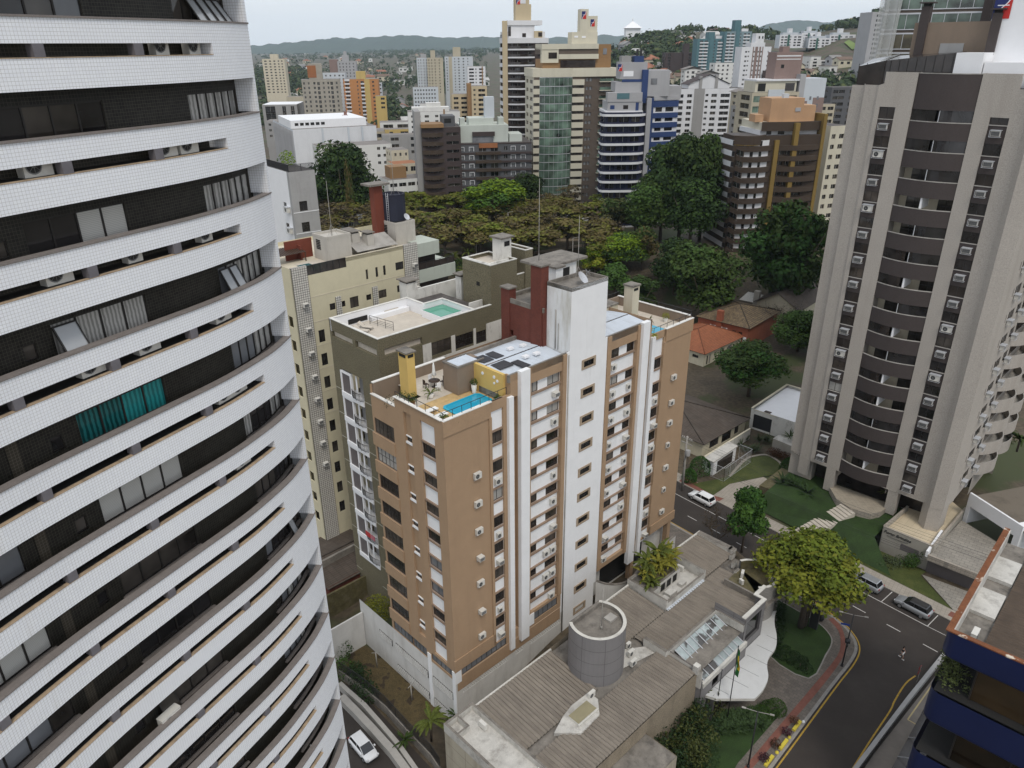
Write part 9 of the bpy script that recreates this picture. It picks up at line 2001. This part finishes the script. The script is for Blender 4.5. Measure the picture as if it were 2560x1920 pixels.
# glass tower and its netting beside the granite tower
T = Blk('mirror_tower','brown and green mirror glass tower rising behind the granite tower',z7(945,-60),150,-30,24,20,base=0)
T.side('r','brownm',(),3,1);T.side('l','brownm',(),3,1);b = MB();b.box(.05,-.12,-2.6,16,0,-.25,0);b.box(0,-.18,-.25,16,0,0,1);b.box(0,-.18,-2.75,16,0,-2.6,1)
for i in range(9): b.box(2 * i - .04,-.17,-2.6,2 * i + .04,0,-.2,1)
g = M['g_green'];me1 = b.mesh('curtain_wall',[g,M['alu']]);me2 = b.mesh('curtain_wall',[glass('bronze_mirror',(0.10,0.085,0.05),var=.8,vs=.3,rough=.06,spec=.9),M['alu']])
for k in range(10): inst('curtain_wall',me1 if k in (0,1) else me2,T.o,(0,0,T.zt - 3.2 * k))
T.box(16,-1.5,26,8,-40,3,'paleblue');T.box(18,-1.55,23,-1.5,-4.5,-3.7,'smoke');T.done()
net = bpy.data.materials.new('safety_net');net.use_nodes = True;nb = net.node_tree.nodes['Principled BSDF'];nb.inputs['Base Color'].default_value = (.55,.56,.55,1);nb.inputs['Alpha'].default_value = .38;nb.inputs['Roughness'].default_value = .9
a,b_ = z7(730,640),z7(930,640);P_ = PY(*a,146);Q_ = PY(*b_,147);b = MB()
for i in range(8):
 p = Vector(P_[:2]).lerp(Vector(Q_[:2]),i / 8);q = Vector(P_[:2]).lerp(Vector(Q_[:2]),(i + 1) / 8);wv = .5 * math.sin(i * 1.9);wq = .5 * math.sin((i + 1) * 1.9)
 b.face([(p.x,p.y + wv,20),(q.x,q.y + wq,20),(q.x + 1.2,q.y + wq,82),(p.x + 1.2,p.y + wv,82)])
 b.face([(p.x,p.y + wv + .04,20),(q.x,q.y + wq + .04,20),(q.x + 1.2,q.y + wq + .04,82),(p.x + 1.2,p.y + wv + .04,82)][::-1])
tag(b.build('safety_net',net),'pale translucent construction netting hanging beside the mirror glass tower','netting')
T = Blk('netted_building','grey many-windowed tower seen through the construction netting',z7(820,110),700,6,60,20,base=30);T.side('r','greyt',[(4,10,1.8),(16,22,1.8),(30,36,1.8),(44,50,1.8)],3.6,11,2,1.8,.4);T.side('l','greyt');T.done()
L4 = [  # px, Y, ang, W, D, wall, label, right cols, left cols, fh, extras
 ((460,690),560,14,26.5,15,'rawconc','unfinished raw concrete tower with rows of empty window holes',[(2,4,1.8),(8,10,1.8),(15,17.5,1.8),(20,23,2.4),(27,29,1.8),(33,35,1.8),(37,40,2.4),(44,46,1.8)],[(3,6,1.8),(14,18,1.8)],3.7,[(10,6,28,22,0,17,'rawconc'),(9,5.5,20,6,2,15,'rustwall')]),
 ((820,685),680,4,29,14,'orange','orange and yellow apartment tower with white balcony strips',[(3,9,1.6),(21,23,1.6),(27,32,1.8),(36,40,1.8),(45,48,1.6)],[(8,14)],3.8,[(20,6,34,18,0,10,'yellowt'),(33,-.4,41,0,-64,0,'yellowt'),(2,-.5,10,0,-1.5,0,'towerwhite')]),
 ((770,530),860,6,19.5,14,'greyt','grey tower with a stepped head behind the orange tower',[(4,6,1.8),(11,13,1.8),(18,20,1.8),(25,27,1.8),(33,35,1.8)],[(6,10)],3.8,[(10,6,24,18,0,10,'greyt'),(14,7,20,16,10,16,'greyt'),(-18,4,0,22,-80,3,'rosebrown')]),
 ((645,630),700,6,19,12,'paleblue','pale blue block with small windows between the concrete and orange towers',[(3,5),(9,11),(15,17),(21,23),(26,28)],[],3.6,[]),
 ((120,510),900,6,24,16,'creamr','white square block standing alone over the dark woods by the curved tower',[(4,9,1.5),(14,18,1.5),(23,27,1.5),(32,35,1.5),(39,42,1.5)],[(6,12)],3.6,[(16,6,32,18,0,8,'creamr')]),
 ((1455,500),880,6,13.5,16,'paleblue','pale wing of the twin hillside towers, on the side of the houses',[(3,5,1.5),(9,11,1.5),(16,18,1.5),(23,26,1.5)],[(6,12)],3.6,[(10,6,24,18,0,6,'greyt')]),
 ((1545,500),870,6,17,16,'beige2','beige wing of the twin hillside towers with a narrow lift head',[(3,5,1.5),(9,11,1.5),(16,18,1.5),(25,27,1.5)],[(6,12)],3.6,[(8,6,18,18,0,12,'beige2')]),
 ((1700,490),900,6,31,16,'paleblue','pale hillside tower with a beige stair strip beside the striped tower',[(3,5,1.5),(20,22,1.5),(28,31,1.5),(38,41,1.5),(48,50,1.5)],[(6,12)],3.6,[(18,6,34,18,0,16,'beige2'),(8,-.4,15,0,-70,0,'beige2')]),
 ((1895,575),720,6,16,14,'towerwhite','white block with orange edged windows next to the striped tower',[(3,12,1.6),(15,17),(22,30,1.6)],[(5,9)],3.4,[(27,-.3,29,0,-45,0,'ochre')]),
 ((1760,815),470,8,11,10,'sand','beige block with loggias beside the striped tower',[(2,7,1.5),(10,16,1.5)],[(4,8)],3.2,[]),
 ((1930,745),462,8,9,12,'sand','taller beige block tucked against the striped tower',[(2,4,1.2),(7,14,1.6)],[(4,8)],3.2,[(-4,2,0,14,-40,2.5,'ochre')]),
 ((1380,970),410,8,27,14,'whitecity','white stepped apartment block with a sloping roof head and brown strips',[(3,7,1.3),(9,12,1.3),(16,20,1.4),(26,29,1.3),(36,40,1.3)],[(5,9),(13,16)],3.2,[(4,4,40,18,0,3.5,'whitecity'),(18,6,32,16,3.5,7,'whitecity'),(34,-.2,35.5,0,-30,2,'ochre')]),
 ((1425,755),640,8,20,10,'paleblue','long low grey white block with two rows of windows beyond the parking lot',[(3,6),(9,12),(15,18),(21,24),(27,30),(33,36),(39,42),(45,48)],[(5,9)],3.6,[]),
 ((1485,900),520,8,8,8,'whitecity','small white block with a turquoise roof tank',[(3,6),(12,15),(19,22)],[],3.2,[(14,4,17,7,0,2.2,'teal')]),
]
L4W = (50,54,40,30,46,30,34,60,34,20,16,50,54,26)
for (px,Y,ang,W,D,m,lb,rc,lc,fh,ex),w0 in zip(L4,L4W):
 k_ = W / w0;rc = [(c[0] * k_,c[1] * k_,(c[2] if len(c) > 2 else 1.5) * .85) for c in rc];lc = [(c[0] * .55,c[1] * .55,1.3) for c in lc];fh *= .81;ex = [(e[0] * k_,e[1] * .55,e[2] * k_,e[3] * .55,e[4] * (.6 if e[4] > 0 else 1),e[5] * .6,e[6]) for e in ex]
 T = Blk('apartment_tower' if Y > 540 else 'apartment_block',lb,z4(*px),Y,ang,W,D);T.maxw = 90
 T.side('r',m,rc,fh,12,1.6,1.3,.3,('g_dark',4,'g_room',2));T.side('l',m,lc,fh,12,1.6,1.3,.3)
 for e in ex: T.box(*e)
 if m == 'orange':
  b = MB();b.box(1,-.5,-1.1,5.4,0,0);b.box(14.5,-.5,-1.1,17.6,0,0);T.repeat('balcony',b,[M['towerwhite']],11,3.08,-3.1)
 T.done('cityroof')
# white mall and its neighbours
T = Blk('mall','large white shopping mall with a ribbed grey metal facade and smooth white corner panels',z4(385,1120),385,25,42,60);T.side('r','towerwhite');T.side('l','paleblue')
b = MB()
for i in range(34): b.box(-.5,1 + i * 1.75,T.zt - 32,-.0,1.5 + i * 1.75,T.zt - .8)
b.build('facade_rib',M['greyt'],T.o)
for x in (14,27,34): T.box(x,-.3 - x * .02,x + .8,0,-32,0,'paleblue')
T.box(0,4,38,40,0,3.8,'cleanwhite')
for i in range(6): T.box(2 + i * 2.6,3.9,3.8 + i * 2.6,4,1.3,2.6,'g_dark')
t = text_mesh('MALL',.1,.01,M['metal']) if False else None
T.done('cityroof')
for px,Y,ang,W,D,m,rm,lb,rc in (
 ((120,905),560,5,24,30,'stoneg','cleanwhite','warehouse with a big white roof near the curved tower',[(4,18,5),(28,33,5),(40,45,5)]),((330,835),640,5,14,10,'beige2','cityroof','long beige shed behind the white roofed warehouse',[]),
 ((600,1275),350,22,34,16,'whitecity','cityroof','white two storey block with a stained flat roof behind the conifer like tree',[(26,28,2.4),(38,40),(42,44)]),((1235,1300),330,22,7.5,10,'creamr','cityroof','small beige block with three wall air conditioners next to the white stained block',[(2,3.2),(5,6.2),(8.5,9.6)]),
 ((740,1075),430,15,7,9,'whitecity','cityroof','white old three storey block left of the lattice mast',[(2,4),(7,9),(12,14)]),((800,1105),425,12,12,8,'creamr','cityroof','cream old block right behind the lattice mast',[(2,4),(8,10),(14,16),(20,22)]),
 ((1000,1140),430,12,13,20,'beige2','cityroof','low brown roofed shed by the parking lot',[(5,10,2)]),((1185,1120),430,12,13.5,9,'yellowt','cityroof','low yellow walled shop block beyond the parking lot',[(5,10,1.6),(20,30,1.6)]),
 ((1160,1170),390,12,18.5,9,'stoneg','cityroof','grey flat roofed shop row in front of the yellow block',[(4,8),(14,18)]),((1140,1060),470,10,18,12,'whitecity','cityroof','low white car dealer hall at the parking lot',[(3,12,2.4),(16,26,2.4)]),
 ((1090,715),720,6,6.5,8,'paleblue','cityroof','small pale block beside the orange tower',[(3,6),(9,12)]),((1100,830),620,6,8,8,'yellowt','cityroof','yellow low block beside the foot of the orange tower',[(4,7)]),((145,1050),470,5,15,16,'stoneg','cityroof','grey low block in front of the white roofed warehouse',[(4,7),(12,16),(24,28)]),
 ((1260,1420),300,24,10,9,'creamr','rustwall','cream building with a rust coloured roof wall beside the narrow dark block',[(6,9,2),(11,15,2)]),((1210,1560),270,27,19,10,'whitecity','cityroof','white hotel like block with grey flat roof and wooden stair head',[(1,5,1.4),(6,10,1.4),(11,15,1.4),(16,20,1.4),(21,26,1.4)]),((960,1560),262,24,6,8,'cleanwhite','cityroof','low white house with a turquoise roof tank behind the red chimney',[(1,2.6),(4,5.6)])):
 mx_ = max([c[1] for c in rc] + [1]);rc = [(c[0] * W * .92 / mx_,c[1] * W * .92 / mx_,(c[2] if len(c) > 2 else 1.4) * .9) for c in rc] if mx_ > W else rc
 T = Blk('low_block',lb,z4(*px),Y,ang,W,D,'low town blocks');T.side('r',m,rc,3.2,3,1.2,1.5,.3);T.side('l',m,[(D * .2,D * .35),(D * .6,D * .75)],3.2,3,1.2)
 if 'turquoise' in lb: T.box(2,2,4.4,4.4,0,2.6,'cleanwhite').box(2.6,2.6,3.8,3.8,2.6,3.7,'teal')
 if 'stair head' in lb: T.box(2,3,8,9,0,4,'ochre')
 T.done(rm)
m = MB();q = PY(*z4(865,1240),420);h = PY(*z4(855,960),420).z
for (a,b_) in ((-1,-1),(1,-1),(1,1),(-1,1)): m.tube([(a * 1.5,b_ * 1.5,0),(a * .5,b_ * .5,h)],.16,4)
for k in range(14):
 z0 = h * k / 14;z1 = h * (k + 1) / 14;s0 = 1.5 - z0 / h;s1 = 1.5 - z1 / h
 for (a,b_,c,d) in ((-1,-1,1,-1),(1,-1,1,1),(1,1,-1,1),(-1,1,-1,-1)): m.tube([(a * s0,b_ * s0,z0),(c * s1,d * s1,z1)],.1,3);m.tube([(c * s0,d * s0,z0),(a * s1,b_ * s1,z1)],.1,3)
for k in range(5): m.box(-1.6,-1.6,h * (.45 + k * .11),1.6,-.9,h * (.45 + k * .11) + 2)
tag(m.build('lattice_mast',mat('mast_red',(0.22,0.09,0.06),var=.2),None,(q.x,q.y,0)),'rusty red lattice radio mast with panels in the low town','radio mast')
# ================================================================== far hillside: houses, woods, ridges, air
HM = []
def house_mesh(w_,d_,h_,wm,rm,hip):
 b = MB();wall(b,(0,0),(w_,0),-3,h_,[(w_ * .15,w_ * .35,h_ * .35,h_ * .7,.2,2),(w_ * .6,w_ * .8,h_ * .35,h_ * .7,.2,2)],.2,0);wall(b,(w_,0),(w_,d_),-3,h_);wall(b,(w_,d_),(0,d_),-3,h_);wall(b,(0,d_),(0,0),-3,h_,[(d_ * .3,d_ * .6,h_ * .35,h_ * .7,.2,2)],.2)
 b.face([(.3,.22,h_ * .3),(w_ - .3,.22,h_ * .3),(w_ - .3,.22,h_ * .75),(.3,.22,h_ * .75)],2);b.face([(.22,d_ - .3,h_ * .3),(.22,.3,h_ * .3),(.22,.3,h_ * .75),(.22,d_ - .3,h_ * .75)],2)
 g = h_ + min(w_,d_) * .28;k = d_ / 2 if hip else -.6
 E_ = [(-.7,-.7,h_ - .15),(w_ + .7,-.7,h_ - .15),(w_ + .7,d_ + .7,h_ - .15),(-.7,d_ + .7,h_ - .15)];a,c = (k,d_ / 2,g),(w_ - k,d_ / 2,g)
 if rm:
  roofplane(b,E_[0],E_[1],c,a,1);roofplane(b,E_[2],E_[3],a,c,1)
  if hip: roofplane(b,E_[1],E_[2],c,c,1);roofplane(b,E_[3],E_[0],a,a,1)
  else: b.face([(0,d_,h_),(0,0,h_),(0,d_ / 2,g - .2)],0);b.face([(w_,0,h_),(w_,d_,h_),(w_,d_ / 2,g - .2)],0)
 else: b.box(-.3,-.3,h_,w_ + .3,d_ + .3,h_ + .5,1)
 return b.mesh('hillside_house',[M[wm],M[rm or 'cityroof'],M['g_dark']])
M['roofclay'] = mat('far_clay_roof',(0.29,0.125,0.075),var=.25,vs=.2);M['roofbrown'] = mat('far_brown_roof',(0.17,0.115,0.085),var=.25,vs=.2);M['roofgrey'] = mat('far_grey_roof',(0.24,0.23,0.22),var=.25,vs=.2);M['rooflight'] = mat('far_light_roof',(0.48,0.47,0.45),var=.2,vs=.2)
kinds_h = [('creamw','roofclay',True,'small cream house with a clay red hipped roof'),('whitecity','roofclay',False,'small white house with a clay red gabled roof'),('whitecity','roofgrey',True,'small white house with a grey hipped roof'),('creamw','roofbrown',False,'small cream house with a brown gabled roof'),('sand','roofbrown',True,'small sand coloured house with a brown hipped roof'),('whitecity','rooflight',False,'small white house with a pale metal roof'),('whitecity',None,False,'small white flat roofed house'),('pinkish','roofclay',True,'small pinkish house with a clay red hipped roof'),('greyt','roofgrey',False,'small grey house with a grey gabled roof'),('yellowt','roofclay',True,'small yellow house with a clay red hipped roof')]
HM = [house_mesh(random.uniform(12,17),random.uniform(9,12),random.choice((3.6,6.2,6.4)),a,b_,c) for a,b_,c,_ in kinds_h]
taken = []
def place_houses(n,u0,u1,v0,v1,where,avoid=None,sc=(1.0,1.5)):
 c = 0;tries = 0
 while c < n and tries < n * 30:
  tries += 1;u = random.uniform(u0,u1);v = random.uniform(v0,v1)
  if avoid and avoid(u,v): continue
  p = far_point(u,v)
  if p is None or p.y < 330: continue
  if any((p.x - q[0]) ** 2 + (p.y - q[1]) ** 2 < q[2] for q in taken): continue
  k = random.choices(range(10),(3,3,3,2,2,2,2,.8,1.2,.6))[0];s_ = random.uniform(*sc);taken.append((p.x,p.y,(13 * s_) ** 2))
  lb = kinds_h[k][3] + ' ' + where;o = inst('hillside_house',HM[k],None,(p.x,p.y,ground_z(p.x,p.y)),random.choice((.2,.35,1.75,1.9,-.3)) + random.uniform(-.1,.1),s_)
  tag(o,lb,'house',lb.replace('small ','small ') + ' (several)');c += 1
place_houses(105,640,1215,138,215,'on the plain before the blue ridge',sc=(1.0,1.6))
place_houses(35,700,1210,215,330,'among the low town blocks',sc=(.9,1.2))
place_houses(48,1360,1800,96,175,'on the hill above the glass tower',sc=(1.1,1.6))
place_houses(26,1600,1830,170,225,'below the teal towers on the slope',sc=(1.0,1.3))
place_houses(22,1850,2160,150,260,'near the green and white estate',sc=(1.0,1.4))
place_houses(10,1320,1500,120,150,'behind the glass tower head',sc=(1.1,1.5))
print('far houses',len(taken))
# woods as one mass of many small crowns
def woods():
 mb = MB();rnd = random.Random(5)
 def blob(x,y,z,r,h,n):
  for _ in range(n):
   d = Vector((rnd.gauss(0,1),rnd.gauss(0,1),rnd.gauss(0,1) + .4)).normalized();q = Vector((x,y,z + h * .55)) + Vector((d.x * r,d.y * r,d.z * h * .5)) * rnd.uniform(.75,1.05);s = r * rnd.uniform(.22,.42)
   t = d.cross(Vector((rnd.gauss(0,1),rnd.gauss(0,1),rnd.gauss(0,1)))).normalized();b = d.cross(t);mb.face([q - t * s,q - b * s * .7,q + t * s,q + b * s * .7],0 if rnd.random() < .6 else (1 if rnd.random() < .7 else 2))
 def scatter(n,u0,u1,v0,v1,r=(5,9),h=(9,16),nn=26,prob=None):
  c = 0
  for _ in range(n * 6):
   if c >= n: break
   u,v = rnd.uniform(u0,u1),rnd.uniform(v0,v1)
   if any(a <= u <= b_ and c_ <= v <= e_ for a,b_,c_,e_ in ((1940,2160,55,215),(1730,1885,55,180),(1840,1940,90,215))): continue
   p = far_point(u,v)
   if p is None: continue
   if any((p.x - q[0]) ** 2 + (p.y - q[1]) ** 2 < 90 for q in taken): continue
   blob(p.x,p.y,ground_z(p.x,p.y),rnd.uniform(*r),rnd.uniform(*h),nn);c += 1
 scatter(520,630,1215,130,230,(5,10),(8,14),18);scatter(300,640,1215,122,150,(7,14),(9,16),18);scatter(170,640,1000,200,330,(4,8),(7,13),26)
 scatter(160,640,770,175,240,(6,10),(12,18),30);scatter(120,1050,1215,165,215,(6,10),(10,16),28);scatter(60,880,1030,255,310,(4,7),(7,11),34);scatter(40,1100,1215,205,240,(5,8),(9,13),30)
 scatter(420,1330,2200,84,180,(6,11),(9,17),22);scatter(260,1340,1830,140,235,(5,9),(7,13),24);scatter(200,1850,2200,110,260,(5,10),(8,16),24)
 # crest trees on the hill skyline
 for _ in range(200):
  a = rnd.uniform(.10,.52);rr = rnd.uniform(1250,1500);y = rr / math.sqrt(1 + a * a);x = a * y
  k = .35 + .65 * (math.sin(a * 47) * .5 + .5)
  if rnd.random() < k: blob(x,y,ground_z(x,y),rnd.uniform(6,12),rnd.uniform(6,15) * k + 4,26)
 for _ in range(260):
  u = rnd.uniform(900,1330);p = far_point(u,128 + rnd.uniform(-4,8))
  if p: blob(p.x,p.y,ground_z(p.x,p.y),rnd.uniform(10,22),rnd.uniform(12,24),16)
 tag(mb.build('woods',[M['L_far'],leafmat('leaf_far_dark',(0.026,0.042,0.018),.4),leafmat('leaf_far_light',(0.07,0.085,0.03),.4)]),'mass of woods covering the far hillside and plain','woods',kind='stuff')
woods()
# meadows
for pts,z in (([(1620,150),(1690,118),(1720,128),(1660,160)],0),([(2110,108),(2170,70),(2180,100),(2130,126)],0),([(1990,185),(2060,190),(2080,205),(2010,205)],0)):
 q = [far_point(*p) for p in pts]
 if all(q):
  n = 8;mb = MB()
  for i in range(n):
   for j in range(n):
    def P(s_,t_): a = q[0].lerp(q[1],s_);b_ = q[3].lerp(q[2],s_);c_ = a.lerp(b_,t_);return (c_.x,c_.y,ground_z(c_.x,c_.y) + .6)
    mb.face([P(i / n,j / n),P((i + 1) / n,j / n),P((i + 1) / n,(j + 1) / n),P(i / n,(j + 1) / n)])
  for k in range(len(mb.f)):
   pass
  o = mb.build('field',mat('far_meadow',(0.14,0.20,0.045),var=.2,vs=.02));tag(o,kind='structure')
# white pyramid roof on the crest
p = PY(*z5(1490,238),1400);m = MB();m.prism([(-12,-12),(12,-12),(12,12),(-12,12)],-30,-1,0);m.add([(-15,-15,-1),(15,-15,-1),(15,15,-1),(-15,15,-1),(0,0,10)],[(0,1,4),(1,2,4),(2,3,4),(3,0,4)],0);m.tube([(0,0,9),(0,0,15)],.6,5)
o = empty('chapel','white pyramid roofed chapel among trees on the hill crest','chapel',(p.x,p.y,p.z));m.build('roof',M['cleanwhite'],o)
# parked cars far away
M['c_far'] = M['cp_white']
_cm = MB();_cm.prism([(-2.1,-.85),(2.1,-.85),(2.1,.85),(-2.1,.85)],.3,.95,0);_cm.prism([(-1.7,-.75),(.9,-.75),(.9,.75),(-1.7,.75)],[.95] * 4,[1.5] * 4,1,0);_cm.box(-1.5,-.88,0,-.9,.88,.6,2);_cm.box(.9,-.88,0,1.5,.88,.6,2)
_cw = _cm.mesh('far_car',[M['cp_white'],M['carglass'],M['tyre']]);_cs = _cm.mesh('far_car',[M['cp_silver'],M['carglass'],M['tyre']]);_cdk = _cm.mesh('far_car',[M['cp_dark'],M['carglass'],M['tyre']])
for i in range(44):
 u,v = z4(985 + (i % 15) * 12 + random.uniform(-2,2),1072 + (i // 15) * 15);p = G(u,v,.6);k = random.choice((0,0,1,2))
 lb = ('tiny white car in the crowded parking lot beyond the lattice mast','tiny silver car in the crowded parking lot beyond the lattice mast','tiny dark car in the crowded parking lot beyond the lattice mast')[k]
 o = inst('parked_car',(_cw,_cs,_cdk)[k],None,(p.x,p.y,.02),1.7 + random.uniform(-.1,.1),1.15);tag(o,lb,'car',lb.replace('tiny ','').replace(' car ',' cars '))
# blue ridges
def ridge(name,Y,prof,depth,col,n=160):
 us = [p[0] for p in prof];vs = [];fs = [];rnd = random.Random(int(Y))
 for i in range(n + 1):
  u = us[0] + (us[-1] - us[0]) * i / n
  for (ua,va),(ub,vb) in zip(prof[:-1],prof[1:]):
   if ua <= u <= ub: v = va + (vb - va) * (u - ua) / (ub - ua)
  v += rnd.uniform(-1.0,1.0) + 1.2 * math.sin(i * .9)
  p = PY(u,v,Y);vs += [(p.x,p.y - depth,-20),(p.x,p.y - depth * .4,p.z * .55),(p.x,p.y,p.z),(p.x,p.y + depth,-20)]
 for i in range(n):
  for k in range(3): fs.append((i * 4 + k,(i + 1) * 4 + k,(i + 1) * 4 + k + 1,i * 4 + k + 1))
 me = bpy.data.meshes.new(name);me.from_pydata(vs,[],fs);me.materials.append(col);tag(inst(name,me),kind='structure')
rm_ = mat('ridge_forest',(0.030,0.048,0.028),var=.3,vs=.004)
ridge('mountains',7800,[(560,118),(640,114),(700,108),(780,101),(840,94),(900,96),(960,90),(1020,88),(1080,92),(1140,94),(1215,92),(1300,98),(1420,104),(1500,112)],1200,rm_)
ridge('mountains',8600,[(1350,95),(1500,88),(1700,90),(1900,66),(1960,53),(2010,50),(2060,56),(2120,50),(2180,48),(2260,56),(2500,70),(2700,70)],1500,rm_)
hz = bpy.data.materials.new('haze');hz.use_nodes = True;t = hz.node_tree
for n in list(t.nodes):
 if n.type != 'OUTPUT_MATERIAL': t.nodes.remove(n)
pv = t.nodes.new('ShaderNodeVolumePrincipled');pv.inputs['Color'].default_value = (0.72,0.87,1.0,1);pv.inputs['Density'].default_value = 0.00005;pv.inputs['Anisotropy'].default_value = 0.0
t.links.new(pv.outputs[0],[n for n in t.nodes if n.type == 'OUTPUT_MATERIAL'][0].inputs['Volume'])
m = MB();m.box(-9700,-400,-30,9700,10400,420);tag(m.build('haze',hz),kind='stuff')
